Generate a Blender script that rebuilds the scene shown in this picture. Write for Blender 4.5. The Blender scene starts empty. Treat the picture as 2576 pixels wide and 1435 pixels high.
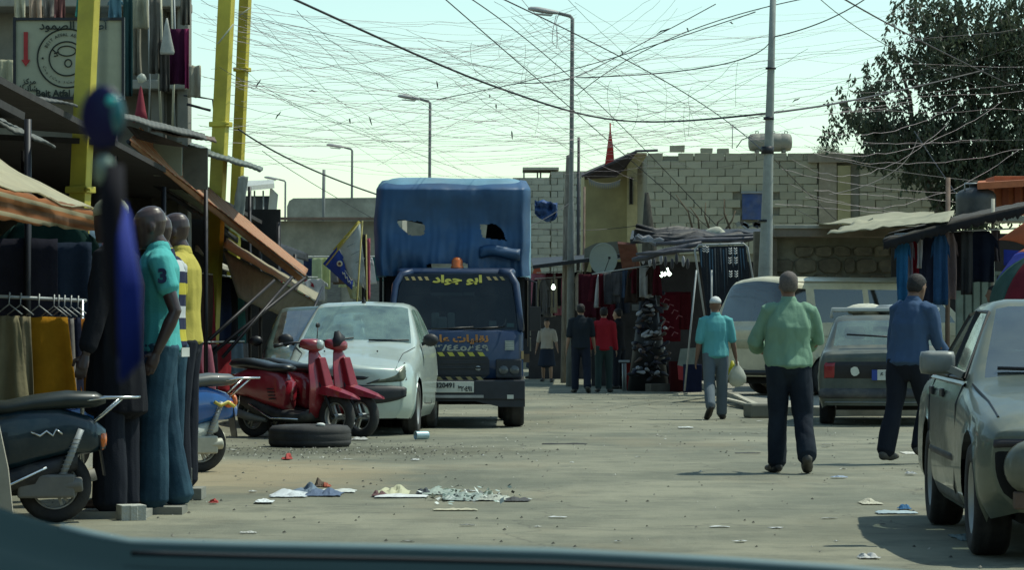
import bpy, bmesh, random
from math import *
from mathutils import Vector, Matrix, noise
R = radians
V = Vector
random.seed(7)
scene = bpy.context.scene
C = scene.collection

# ------------------------------------------------------------ camera, sky, sun, exposure
F, CX, HY, CZ = 7600.0, 1288.0, 833.0, 1.2
cam = bpy.data.objects.new('camera', bpy.data.cameras.new('camera'))
C.objects.link(cam)
scene.camera = cam
cam.location = (0, 0, CZ)
cam.rotation_euler = (R(90), 0, 0)
cam.data.sensor_width = 36.0
cam.data.lens = F / 2576 * 36
cam.data.shift_y = (HY - 717.5) / 2576
cam.data.clip_start = .05
cam.data.clip_end = 6000
cam.data.dof.use_dof = True
cam.data.dof.focus_distance = 33
cam.data.dof.aperture_fstop = 34

SUN_EL, SUN_AZ = 60.0, 68.0            # azimuth measured from +Y (away from camera) towards +X
w = bpy.data.worlds.new('World')
scene.world = w
w.use_nodes = True
nt = w.node_tree
sky = nt.nodes.new('ShaderNodeTexSky')
sky.sky_type = 'NISHITA'
sky.sun_disc = False
sky.sun_elevation = R(SUN_EL)
sky.sun_rotation = R(SUN_AZ)
sky.altitude = 20
sky.air_density = 1.0
sky.dust_density = .4
sky.ozone_density = 3.5
tint = nt.nodes.new('ShaderNodeMix'); tint.data_type = 'RGBA'; tint.blend_type = 'MULTIPLY'
tint.inputs['Factor'].default_value = 1
tint.inputs['B'].default_value = (1.26, 1.31, 1.00, 1)
nt.links.new(sky.outputs[0], tint.inputs['A'])
nt.links.new(tint.outputs['Result'], nt.nodes['Background'].inputs[0])
nt.nodes['Background'].inputs[1].default_value = 0.148
sl = bpy.data.lights.new('sun', 'SUN')
sl.energy = 3.7
sl.angle = R(.5)
sl.color = (.98, 1.0, .85)
sun = bpy.data.objects.new('sun', sl)
C.objects.link(sun)
sd = V((sin(R(SUN_AZ)) * cos(R(SUN_EL)), cos(R(SUN_AZ)) * cos(R(SUN_EL)), sin(R(SUN_EL))))
sun.rotation_euler = (-sd).to_track_quat('-Z', 'Y').to_euler()
sun.location = sd * 50
scene.view_settings.view_transform = 'Standard'
scene.view_settings.look = 'None'
scene.view_settings.gamma = 1
scene.view_settings.use_curve_mapping = False
scene.view_settings.exposure = 0.0
scene.cycles.max_bounces = 6
scene.cycles.transparent_max_bounces = 12
scene.cycles.caustics_reflective = False
scene.cycles.caustics_refractive = False

# ------------------------------------------------------------ helpers
def P(x, y, k):                       # picture position + metres-to-pixels at that distance -> point in the street
    return V(((x - CX) / k, F / k, CZ + (HY - y) / k))
def G(x, y, z=0.0):                   # point on the ground (height z)
    k = (y - HY) / (CZ - z)
    return V(((x - CX) / k, F / k, z))
def W(x, k, z=0.0):
    return V(((x - CX) / k, F / k, z))

MATS = {}
def mat(name, col, rough=.7, metal=0., var=.18, scale=6., bump=.0, bscale=60., spec=.4, coat=0., dirt=0., dirtcol=(.30, .28, .22), trans=0., emit=0., stretch=None, voro=0.):
    if name in MATS: return MATS[name]
    m = bpy.data.materials.new(name); m.use_nodes = True
    n, l = m.node_tree.nodes, m.node_tree.links
    b = n['Principled BSDF']
    b.inputs['Roughness'].default_value = rough
    b.inputs['Metallic'].default_value = metal
    b.inputs['Specular IOR Level'].default_value = spec
    b.inputs['Coat Weight'].default_value = coat
    tc = n.new('ShaderNodeTexCoord')
    src = tc.outputs['Object']
    if stretch:
        mp = n.new('ShaderNodeMapping'); mp.inputs['Scale'].default_value = stretch
        l.new(src, mp.inputs['Vector']); src = mp.outputs[0]
    no = n.new('ShaderNodeTexNoise'); no.inputs['Scale'].default_value = scale; no.inputs['Detail'].default_value = 6; no.inputs['Roughness'].default_value = .62
    l.new(src, no.inputs['Vector'])
    rp = n.new('ShaderNodeMapRange'); rp.inputs['From Min'].default_value = .3; rp.inputs['From Max'].default_value = .7
    rp.inputs['To Min'].default_value = 1 - var; rp.inputs['To Max'].default_value = 1 + var
    l.new(no.outputs['Fac'], rp.inputs[0])
    oi = n.new('ShaderNodeObjectInfo')
    rr = n.new('ShaderNodeMapRange'); rr.inputs['To Min'].default_value = 1 - var * .5; rr.inputs['To Max'].default_value = 1 + var * .5
    l.new(oi.outputs['Random'], rr.inputs[0])
    mu = n.new('ShaderNodeMath'); mu.operation = 'MULTIPLY'
    l.new(rp.outputs[0], mu.inputs[0]); l.new(rr.outputs[0], mu.inputs[1])
    mx = n.new('ShaderNodeVectorMath'); mx.operation = 'SCALE'; mx.inputs[0].default_value = col[:3]
    l.new(mu.outputs[0], mx.inputs['Scale'])
    out = mx.outputs[0]
    if dirt > 0:
        n2 = n.new('ShaderNodeTexNoise'); n2.inputs['Scale'].default_value = scale * .45; n2.inputs['Detail'].default_value = 9; n2.inputs['Roughness'].default_value = .7
        l.new(src, n2.inputs['Vector'])
        r2 = n.new('ShaderNodeMapRange'); r2.inputs['From Min'].default_value = .42; r2.inputs['From Max'].default_value = .68; r2.inputs['To Max'].default_value = dirt
        l.new(n2.outputs['Fac'], r2.inputs[0])
        mi = n.new('ShaderNodeMix'); mi.data_type = 'RGBA'; mi.inputs['B'].default_value = (*dirtcol, 1)
        l.new(r2.outputs[0], mi.inputs['Factor']); l.new(out, mi.inputs['A']); out = mi.outputs['Result']
        rm = n.new('ShaderNodeMapRange'); rm.inputs['To Min'].default_value = rough; rm.inputs['To Max'].default_value = min(1, rough + .5)
        l.new(r2.outputs[0], rm.inputs[0]); l.new(rm.outputs[0], b.inputs['Roughness'])
    l.new(out, b.inputs['Base Color'])
    if bump > 0:
        n3 = n.new('ShaderNodeTexNoise'); n3.inputs['Scale'].default_value = bscale; n3.inputs['Detail'].default_value = 5
        l.new(src, n3.inputs['Vector'])
        bu = n.new('ShaderNodeBump'); bu.inputs['Strength'].default_value = bump; bu.inputs['Distance'].default_value = .02
        l.new(n3.outputs['Fac'], bu.inputs['Height']); l.new(bu.outputs[0], b.inputs['Normal'])
    if emit > 0:
        b.inputs['Emission Color'].default_value = (*col[:3], 1); b.inputs['Emission Strength'].default_value = emit
    if trans > 0:
        tr = n.new('ShaderNodeBsdfTranslucent'); l.new(out, tr.inputs['Color'])
        ms = n.new('ShaderNodeMixShader'); ms.inputs[0].default_value = trans
        l.new(b.outputs[0], ms.inputs[1]); l.new(tr.outputs[0], ms.inputs[2])
        l.new(ms.outputs[0], n['Material Output'].inputs['Surface'])
    MATS[name] = m
    return m

def glassmat(name, tintc=(.55, .62, .6), refl=.25, dust=.12, rough=.04, dust_sheen_col=(.42, .42, .36)):
    if name in MATS: return MATS[name]
    m = bpy.data.materials.new(name); m.use_nodes = True
    n, l = m.node_tree.nodes, m.node_tree.links
    n.remove(n['Principled BSDF'])
    t = n.new('ShaderNodeBsdfTransparent'); t.inputs[0].default_value = (*tintc, 1)
    g = n.new('ShaderNodeBsdfGlossy'); g.inputs['Roughness'].default_value = rough; g.inputs[0].default_value = (.9, .93, .93, 1)
    d = n.new('ShaderNodeBsdfDiffuse'); d.inputs[0].default_value = (*dust_sheen_col, 1)
    lw = n.new('ShaderNodeLayerWeight'); lw.inputs['Blend'].default_value = .35
    mr = n.new('ShaderNodeMapRange'); mr.inputs['To Min'].default_value = refl * .5; mr.inputs['To Max'].default_value = min(1, refl + .55)
    l.new(lw.outputs['Facing'], mr.inputs[0])
    a = n.new('ShaderNodeMixShader'); l.new(mr.outputs[0], a.inputs[0]); l.new(t.outputs[0], a.inputs[1]); l.new(g.outputs[0], a.inputs[2])
    no = n.new('ShaderNodeTexNoise'); no.inputs['Scale'].default_value = 5; no.inputs['Detail'].default_value = 6
    tc = n.new('ShaderNodeTexCoord'); l.new(tc.outputs['Object'], no.inputs['Vector'])
    dr = n.new('ShaderNodeMapRange'); dr.inputs['From Min'].default_value = .3; dr.inputs['From Max'].default_value = .7
    dr.inputs['To Min'].default_value = dust * .5; dr.inputs['To Max'].default_value = dust * 1.6
    l.new(no.outputs['Fac'], dr.inputs[0])
    b = n.new('ShaderNodeMixShader'); l.new(dr.outputs[0], b.inputs[0]); l.new(a.outputs[0], b.inputs[1]); l.new(d.outputs[0], b.inputs[2])
    l.new(b.outputs[0], n['Material Output'].inputs['Surface'])
    MATS[name] = m
    return m

def stripemat(name, cols, freq, axis=2, rough=.8, trans=.0):
    """cloth woven in bands: cols repeat along the object's own axis"""
    if name in MATS: return MATS[name]
    m = bpy.data.materials.new(name); m.use_nodes = True
    n, l = m.node_tree.nodes, m.node_tree.links
    b = n['Principled BSDF']; b.inputs['Roughness'].default_value = rough; b.inputs['Specular IOR Level'].default_value = .2
    tc = n.new('ShaderNodeTexCoord'); sp = n.new('ShaderNodeSeparateXYZ'); l.new(tc.outputs['Object'], sp.inputs[0])
    mu = n.new('ShaderNodeMath'); mu.operation = 'MULTIPLY'; mu.inputs[1].default_value = freq; l.new(sp.outputs[axis], mu.inputs[0])
    fr = n.new('ShaderNodeMath'); fr.operation = 'FRACT'; l.new(mu.outputs[0], fr.inputs[0])
    cr = n.new('ShaderNodeValToRGB'); cr.color_ramp.interpolation = 'CONSTANT'
    e = cr.color_ramp.elements
    while len(e) < len(cols): e.new(.5)
    for i, c in enumerate(cols): e[i].position = i / len(cols); e[i].color = (*c, 1)
    l.new(fr.outputs[0], cr.inputs[0]); l.new(cr.outputs[0], b.inputs['Base Color'])
    if trans > 0:
        tr = n.new('ShaderNodeBsdfTranslucent'); l.new(cr.outputs[0], tr.inputs['Color'])
        ms = n.new('ShaderNodeMixShader'); ms.inputs[0].default_value = trans
        l.new(b.outputs[0], ms.inputs[1]); l.new(tr.outputs[0], ms.inputs[2])
        l.new(ms.outputs[0], n['Material Output'].inputs['Surface'])
    MATS[name] = m
    return m

def tag(o, label=None, cat=None, group=None, kind=None):
    if label: o['label'] = label
    if cat: o['category'] = cat
    if group: o['group'] = group
    if kind: o['kind'] = kind
    return o
def thing(name, label, cat, loc=(0, 0, 0), rz=0., group=None):
    o = bpy.data.objects.new(name, None); C.objects.link(o)
    o.location = loc; o.rotation_euler = (0, 0, rz); o.empty_display_size = .2
    return tag(o, label, cat, group)
def kids(o): return [c for c in bpy.data.objects if c.parent == o]
def copy_tree(o, loc=None, rz=None, label=None, group=None, parent=None):
    c = o.copy(); C.objects.link(c)
    if parent: c.parent = parent
    if loc is not None: c.location = loc
    if rz is not None: c.rotation_euler = (0, 0, rz)
    if label: c['label'] = label
    if group: c['group'] = group
    for ch in kids(o): copy_tree(ch, parent=c)
    return c
def link_copy(o, parent=None, loc=None):
    c = o.copy(); C.objects.link(c)
    if parent is not None: c.parent = parent
    if loc is not None: c.location = loc
    return c

class M:
    """collects geometry in street coordinates (org = base of the thing it belongs to)"""
    def __init__(s, org=(0, 0, 0)):
        s.v, s.f, s.mi, s.sm, s.org = [], [], [], [], V(org)
    def add(s, vs, fs, m=0, sm=False):
        b = len(s.v)
        s.v += [V(p) for p in vs]
        for f in fs:
            s.f.append([i + b for i in f]); s.mi.append(m); s.sm.append(sm)
        return s
    def box(s, c, d, rot=None, m=0, tap=(1, 1)):
        c = V(c); hx, hy, hz = d[0] / 2, d[1] / 2, d[2] / 2
        if rot is None: rm = Matrix.Identity(3)
        elif isinstance(rot, (int, float)): rm = Matrix.Rotation(rot, 3, 'Z')
        else: rm = rot
        vs = []
        for z in (-1, 1):
            tx, ty = (tap if z > 0 else (1, 1))
            for x, y in ((-1, -1), (1, -1), (1, 1), (-1, 1)):
                vs.append(c + rm @ V((x * hx * tx, y * hy * ty, z * hz)))
        return s.add(vs, [(3, 2, 1, 0), (4, 5, 6, 7), (0, 1, 5, 4), (1, 2, 6, 5), (2, 3, 7, 6), (3, 0, 4, 7)], m)
    def beam(s, a, b, wd, hd, m=0):
        a, b = V(a), V(b); q = (b - a).to_track_quat('Y', 'Z').to_matrix()
        return s.box((a + b) / 2, (wd, (b - a).length, hd), q, m)
    def tube(s, pts, r, n=8, m=0, sm=True, caps=True, ry=None):
        pts = [V(p) for p in pts]; k = len(pts)
        rs = r if isinstance(r, (list, tuple)) else [r] * k
        rys = ry if isinstance(ry, (list, tuple)) else ([ry] * k if ry else rs)
        t0 = (pts[1] - pts[0]).normalized()
        up = V((0, 0, 1)) if abs(t0.z) < .9 else V((0, 1, 0))
        side = t0.cross(up).normalized(); vs = []
        for i, p in enumerate(pts):
            t = (pts[min(i + 1, k - 1)] - pts[max(i - 1, 0)]).normalized()
            side = (side - t * side.dot(t)).normalized(); u2 = side.cross(t)
            for j in range(n):
                a = 2 * pi * j / n
                vs.append(p + side * cos(a) * rs[i] + u2 * sin(a) * rys[i])
        fs = [(i * n + j, i * n + (j + 1) % n, (i + 1) * n + (j + 1) % n, (i + 1) * n + j) for i in range(k - 1) for j in range(n)]
        s.add(vs, fs, m, sm)
        if caps:
            b = len(s.v) - len(vs)
            s.f.append([b + j for j in range(n)][::-1]); s.mi.append(m); s.sm.append(False)
            s.f.append([b + (k - 1) * n + j for j in range(n)]); s.mi.append(m); s.sm.append(False)
        return s
    def loft(s, rings, m=0, sm=True, caps=True, closed=True):
        n = len(rings[0]); vs = [p for r_ in rings for p in r_]
        e = n if closed else n - 1
        fs = [(i * n + j, i * n + (j + 1) % n, (i + 1) * n + (j + 1) % n, (i + 1) * n + j) for i in range(len(rings) - 1) for j in range(e)]
        if caps and closed: fs += [tuple(range(n))[::-1], tuple((len(rings) - 1) * n + j for j in range(n))]
        return s.add(vs, fs, m, sm)
    def lathe(s, prof, c=(0, 0, 0), axis='Z', n=24, m=0, sm=True, closed=False):
        c = V(c); rings = []
        for j in range(n):
            a = 2 * pi * j / n; ring = []
            for r_, h in prof:
                p = V((r_ * cos(a), r_ * sin(a), h))
                if axis == 'X': p = V((p.z, p.x, p.y))
                if axis == 'Y': p = V((p.x, p.z, p.y))
                ring.append(c + p)
            rings.append(ring)
        k = len(prof); vs = [p for r_ in rings for p in r_]
        ee = k if closed else k - 1
        fs = [(j * k + i, ((j + 1) % n) * k + i, ((j + 1) % n) * k + (i + 1) % k, j * k + (i + 1) % k) for j in range(n) for i in range(ee)]
        return s.add(vs, fs, m, sm)
    def prism(s, poly, axis, a, b, m=0, sm=False):
        """2-D outline pushed along an axis from a to b. axis X: poly=(y,z); Y: (x,z); Z: (x,y)"""
        def q(p, t): return {'X': V((t, p[0], p[1])), 'Y': V((p[0], t, p[1])), 'Z': V((p[0], p[1], t))}[axis]
        n = len(poly); vs = [q(p, a) for p in poly] + [q(p, b) for p in poly]
        s.add(vs, [(j, (j + 1) % n, n + (j + 1) % n, n + j) for j in range(n)], m, sm)
        return s.add(vs, [tuple(range(n))[::-1], tuple(range(n, 2 * n))], m)
    def slab(s, poly, th, m=0):
        """3-D planar outline given thickness th along its normal"""
        poly = [V(p) for p in poly]; n = len(poly)
        nn = (poly[1] - poly[0]).cross(poly[-1] - poly[0]).normalized() * th
        vs = poly + [p - nn for p in poly]
        return s.add(vs, [tuple(range(n)), tuple(range(n, 2 * n))[::-1]] + [(j, n + j, n + (j + 1) % n, (j + 1) % n) for j in range(n)], m)
    def grid(s, fn, nu, nv, m=0, sm=True, th=0.):
        ps = [[V(fn(i / nu, j / nv)) for j in range(nv + 1)] for i in range(nu + 1)]
        k = nv + 1
        vs = [p for r_ in ps for p in r_]
        fs = [(i * k + j, (i + 1) * k + j, (i + 1) * k + j + 1, i * k + j + 1) for i in range(nu) for j in range(nv)]
        return s.add(vs, fs, m, sm)
    def sphere(s, c, r, n=12, m=0, sc=(1, 1, 1)):
        c = V(c); rings = []
        for i in range(n // 2 + 1):
            t = pi * i / (n // 2)
            rr = max(sin(t), .001) * r
            rings.append([c + V((rr * cos(2 * pi * j / n) * sc[0], rr * sin(2 * pi * j / n) * sc[1], -cos(t) * r * sc[2])) for j in range(n)])
        return s.loft(rings, m, True, False)
    def mesh(s, name, mats):
        me = bpy.data.meshes.new(name)
        me.from_pydata([tuple(p - s.org) for p in s.v], [], s.f)
        for mm in mats: me.materials.append(mm)
        me.polygons.foreach_set('material_index', s.mi)
        me.polygons.foreach_set('use_smooth', s.sm)
        me.update()
        return me
    def build(s, name, mats, parent=None, bevel=0., subs=0, solid=0., label=None, cat=None, group=None, kind=None, seg=2, weld=False, recalc=False, keep=False):
        if not isinstance(mats, (list, tuple)): mats = [mats]
        if parent is None and s.org.length == 0 and not keep:
            xs = [p.x for p in s.v]; ys = [p.y for p in s.v]
            s.org = V(((min(xs) + max(xs)) / 2, (min(ys) + max(ys)) / 2, min(p.z for p in s.v)))
            loc = s.org.copy()
        else: loc = V((0, 0, 0)) if parent is not None else s.org.copy()
        me = s.mesh(name, mats)
        if weld or recalc:
            bm = bmesh.new(); bm.from_mesh(me)
            if weld: bmesh.ops.remove_doubles(bm, verts=bm.verts, dist=.0005)
            bmesh.ops.recalc_face_normals(bm, faces=bm.faces); bm.to_mesh(me); bm.free()
        o = bpy.data.objects.new(name, me); C.objects.link(o)
        o.location = loc
        if parent is not None: o.parent = parent
        if solid:
            q = o.modifiers.new('solid', 'SOLIDIFY'); q.thickness = solid; q.offset = 0
        if bevel:
            q = o.modifiers.new('bevel', 'BEVEL'); q.width = bevel; q.segments = seg; q.limit_method = 'ANGLE'; q.angle_limit = R(35)
        if subs:
            q = o.modifiers.new('subs', 'SUBSURF'); q.levels = subs; q.render_levels = subs
        return tag(o, label, cat, group, kind)

def lerp(a, b, t): return a + (b - a) * t
def nz(x, y=0., z=0.): return noise.noise(V((x, y, z)))

# ------------------------------------------------------------ lettering
_AR = {'ا': 'FE8D2', 'أ': 'FE832', 'ب': 'FE8F4', 'ة': 'FE932', 'ت': 'FE954', 'ج': 'FE9D4', 'د': 'FEA92', 'ر': 'FEAD2', 'ز': 'FEAF2', 'س': 'FEB14', 'ش': 'FEB54',
       'ص': 'FEB94', 'ط': 'FEC14', 'ع': 'FEC94', 'ف': 'FED14', 'ق': 'FED54', 'ك': 'FED94', 'ل': 'FEDD4', 'م': 'FEE14', 'ن': 'FEE54', 'ه': 'FEE94', 'و': 'FEED2', 'ي': 'FEF14'}
def arabic(t):
    out = []
    for i, c in enumerate(t):
        if c not in _AR: out.append(c); continue
        base, n = int(_AR[c][:4], 16), int(_AR[c][4])
        prev = i > 0 and t[i - 1] in _AR and _AR[t[i - 1]][4] == '4'
        nxt = i + 1 < len(t) and t[i + 1] in _AR and n == 4
        out.append(chr(base + (3 if prev and nxt else 1 if prev else 2 if nxt else 0)))
    return ''.join(reversed(out))
def text(name, body, size, loc, rot, material, parent=None, width=None, ext=.002, bold=0.0, align='CENTER'):
    c = bpy.data.curves.new(name, 'FONT'); c.body = body; c.size = size; c.extrude = ext; c.align_x = align; c.align_y = 'CENTER'; c.offset = bold
    c.resolution_u = 3
    o = bpy.data.objects.new(name, c); C.objects.link(o)
    dg = bpy.context.evaluated_depsgraph_get(); dg.update()
    me = bpy.data.meshes.new_from_object(o.evaluated_get(dg)); me.name = name
    bpy.data.objects.remove(o); bpy.data.curves.remove(c)
    me.materials.clear(); me.materials.append(material)
    o = bpy.data.objects.new(name, me); C.objects.link(o)
    xs = [v.co.x for v in me.vertices] or [0, 1]
    s = 1.
    if width: s = width / max(1e-4, max(xs) - min(xs))
    o.scale = (s, 1, 1); o.location = loc; o.rotation_euler = rot
    if parent is not None: o.parent = parent
    return o
# ============================================================ materials
def ground_material():
    m = bpy.data.materials.new('dusty_asphalt'); m.use_nodes = True
    n, l = m.node_tree.nodes, m.node_tree.links
    b = n['Principled BSDF']; b.inputs['Roughness'].default_value = .93; b.inputs['Specular IOR Level'].default_value = .25
    tc = n.new('ShaderNodeTexCoord')
    def nzn(scale, detail=6, rough=.6, st=None):
        x = n.new('ShaderNodeTexNoise'); x.inputs['Scale'].default_value = scale; x.inputs['Detail'].default_value = detail; x.inputs['Roughness'].default_value = rough
        if st:
            mp = n.new('ShaderNodeMapping'); mp.inputs['Scale'].default_value = st; l.new(tc.outputs['Object'], mp.inputs[0]); l.new(mp.outputs[0], x.inputs['Vector'])
        else: l.new(tc.outputs['Object'], x.inputs['Vector'])
        return x.outputs['Fac']
    def ramp(f, a, b_, lo=0., hi=1.):
        x = n.new('ShaderNodeMapRange'); x.inputs['From Min'].default_value = a; x.inputs['From Max'].default_value = b_; x.inputs['To Min'].default_value = lo; x.inputs['To Max'].default_value = hi
        l.new(f, x.inputs[0]); return x.outputs[0]
    def mix(f, a, b_):
        x = n.new('ShaderNodeMix'); x.data_type = 'RGBA'
        if isinstance(f, float): x.inputs['Factor'].default_value = f
        else: l.new(f, x.inputs['Factor'])
        for k_, v_ in (('A', a), ('B', b_)):
            if isinstance(v_, tuple): x.inputs[k_].default_value = (*v_, 1)
            else: l.new(v_, x.inputs[k_])
        return x.outputs['Result']
    base = mix(ramp(nzn(.35, 8), .40, .60), (.152, .158, .120), (.262, .255, .187))
    base = mix(ramp(nzn(1.3, 9, .72), .46, .66, 0, .8), base, (.125, .13, .10))
    base = mix(ramp(nzn(.5, 7, .65, (1, .35, 1)), .52, .68, 0, .55), base, (.225, .19, .125))
    base = mix(ramp(nzn(1.1, 5, .6, (6, .5, 1)), .55, .75, 0, .35), base, (.265, .258, .19))       # dust dragged along by tyres
    base = mix(ramp(nzn(38, 3), .62, .75, 0, .6), base, (.09, .09, .08))
    base = mix(ramp(nzn(60, 2), .68, .74, 0, .6), base, (.42, .40, .33))
    # sandy patch by the kerb on the left
    sp = n.new('ShaderNodeSeparateXYZ'); l.new(tc.outputs['Object'], sp.inputs[0])
    def mth(op, a, b_=None):
        x = n.new('ShaderNodeMath'); x.operation = op
        for i, v_ in enumerate((a, b_)):
            if v_ is None: continue
            if isinstance(v_, (int, float)): x.inputs[i].default_value = v_
            else: l.new(v_, x.inputs[i])
        return x.outputs[0]
    dx = mth('DIVIDE', mth('ADD', sp.outputs[0], 2.4), 1.55); dy = mth('DIVIDE', mth('ADD', sp.outputs[1], -25.2), 2.9)
    dd = mth('ADD', mth('MULTIPLY', dx, dx), mth('MULTIPLY', dy, dy))
    dd = mth('ADD', dd, mth('MULTIPLY', mth('SUBTRACT', nzn(1.5, 6), .5), 1.8))
    base = mix(ramp(dd, .3, 1.3, .6, 0), base, (.36, .285, .17))
    base = mix(ramp(nzn(1.6, 9, .75, (.45, 2.2, 1)), .6, .68, 0, .55), base, (.085, .088, .07))
    # darker oily strip in front of the parked scooters
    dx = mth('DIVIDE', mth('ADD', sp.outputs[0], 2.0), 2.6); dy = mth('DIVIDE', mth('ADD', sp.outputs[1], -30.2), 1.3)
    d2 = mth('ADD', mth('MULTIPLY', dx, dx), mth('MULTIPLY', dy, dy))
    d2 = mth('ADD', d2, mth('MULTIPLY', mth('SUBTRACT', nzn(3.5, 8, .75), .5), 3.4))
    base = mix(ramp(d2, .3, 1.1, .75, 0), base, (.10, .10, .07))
    vo = n.new('ShaderNodeTexVoronoi'); vo.feature = 'DISTANCE_TO_EDGE'; vo.inputs['Scale'].default_value = .33
    ds = n.new('ShaderNodeVectorMath'); ds.operation = 'ADD'; l.new(tc.outputs['Object'], ds.inputs[0])
    nv = n.new('ShaderNodeTexNoise'); nv.inputs['Scale'].default_value = 1.3; nv.inputs['Detail'].default_value = 6; l.new(tc.outputs['Object'], nv.inputs['Vector']); l.new(nv.outputs['Color'], ds.inputs[1])
    l.new(ds.outputs[0], vo.inputs['Vector'])
    base = mix(ramp(vo.outputs['Distance'], 0, .006, .5, 0), base, (.07, .07, .06))
    l.new(base, b.inputs['Base Color'])
    bu = n.new('ShaderNodeBump'); bu.inputs['Strength'].default_value = .55; bu.inputs['Distance'].default_value = .03
    h = mth('ADD', mth('MULTIPLY', nzn(5, 9, .75), 1.1), mth('MULTIPLY', nzn(55, 4, .7), .45)); l.new(h, bu.inputs['Height']); l.new(bu.outputs[0], b.inputs['Normal'])
    return m

CONC = mat('concrete', (.30, .29, .25), .9, var=.25, scale=2.5, bump=.4, bscale=30, dirt=.5, dirtcol=(.17, .16, .13))
CONC_D = mat('weathered_render', (.26, .26, .22), .95, var=.28, scale=1.6, bump=.3, bscale=20, dirt=.6, dirtcol=(.11, .11, .095))
BLOCK = mat('breeze_block', (.43, .41, .30), .95, var=.28, scale=1.6, bump=.5, bscale=55, dirt=.6, dirtcol=(.27, .25, .18))
MORTAR = mat('mortar', (.27, .255, .19), .95, var=.2, bump=.4)
OLIVE = mat('ochre_render', (.40, .36, .20), .95, var=.16, scale=1.8, bump=.2, dirt=.35, dirtcol=(.19, .175, .11))
STONE = mat('rubble_stone', (.19, .172, .125), .95, var=.35, scale=4, bump=.8, bscale=18, dirt=.4, dirtcol=(.12, .11, .09))
YELLOW = mat('yellow_paint', (.50, .42, .045), .5, var=.2, scale=3, bump=.05, dirt=.35, dirtcol=(.30, .25, .08), spec=.4)
STEEL = mat('galvanised_steel', (.33, .35, .35), .55, .35, var=.15, scale=6)
POLEM = mat('painted_pole', (.20, .215, .21), .7, .1, var=.25, scale=3, dirt=.4, dirtcol=(.12, .11, .10))
DARKM = mat('dark_metal', (.035, .035, .04), .5, .5, var=.2)
RUST = mat('rusty_sheet', (.16, .11, .085), .85, .2, var=.4, scale=4, bump=.2, dirt=.5, dirtcol=(.25, .22, .19))
TIN = mat('corrugated_tin', (.30, .33, .31), .6, .3, var=.25, scale=4, dirt=.45, dirtcol=(.15, .13, .11))
WOOD = mat('old_wood', (.17, .12, .075), .85, var=.3, scale=10, stretch=(1, 1, .15), bump=.3)
PLY = mat('bleached_board', (.42, .40, .33), .85, var=.2, scale=6, dirt=.4, dirtcol=(.25, .22, .17))
BLACKCLOTH = mat('black_tarp', (.022, .023, .028), .6, var=.4, scale=3, bump=.2, bscale=10)
DARKROOM = mat('dark_stall_wall', (.028, .028, .03), .95, var=.4, scale=2)  # near-black colour adds to the shade inside the stalls
CREAMT = mat('cream_canvas', (.66, .60, .44), .85, var=.12, scale=3, bump=.15, bscale=14, trans=.45, dirt=.3, dirtcol=(.40, .33, .22))
GREENT = mat('pale_green_canvas', (.50, .58, .46), .85, var=.12, scale=3, trans=.5, dirt=.25, dirtcol=(.30, .32, .25))
WIREM = mat('cable_black', (.03, .03, .032), .6, var=.1)
WIREG = mat('cable_grey', (.36, .30, .31), .7, var=.3)
WHITE = mat('white_plastic', (.72, .74, .72), .5, var=.08)
BLACK = mat('black_plastic', (.018, .018, .02), .45, var=.2)
RED = mat('red_print', (.48, .045, .05), .5, var=.1)
BLUEP = mat('blue_print', (.03, .07, .32), .6, var=.15)

# ============================================================ ground
g = M(); nxg, nyg = 60, 130
xs = [-400, -150, -60, -25] + [lerp(-14, 14, i / 56) for i in range(57)] + [25, 60, 150, 400]
ys = [-30, 0, 6] + [lerp(10, 75, i / 130) for i in range(131)] + [90, 120, 180, 300, 600, 1500, 5000]
vs = [V((x, y, (.012 * nz(x * .8, y * .5) + .006 * nz(x * 3, y * 2.2, 3)) if (abs(x) < 14 and 9 < y < 76) else 0)) for x in xs for y in ys]
ky = len(ys)
g.add(vs, [(i * ky + j, (i + 1) * ky + j, (i + 1) * ky + j + 1, i * ky + j + 1) for i in range(len(xs) - 1) for j in range(ky - 1)], 0, True)
g.build('ground', ground_material(), keep=True, kind='structure', label='dusty worn asphalt of the market street')

KERB = mat('kerb_concrete', (.27, .26, .215), .95, var=.25, scale=3, bump=.5, dirt=.5, dirtcol=(.16, .15, .12))
p_ = M(); p_.prism([(3.9, 120), (3.9, 58), (3.55, 43), (4.6, 42.4), (40, 42), (40, 120)], 'Z', -.05, .12); p_.build('pavement', KERB, kind='structure', bevel=.03)
p_ = M(); p_.prism([(-4.1, 140), (-4.1, 44), (-3.7, 30), (-3.7, 23.5), (-40, 23), (-40, 140)], 'Z', -.05, .12); p_.build('pavement', KERB, kind='structure', bevel=.03)

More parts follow.
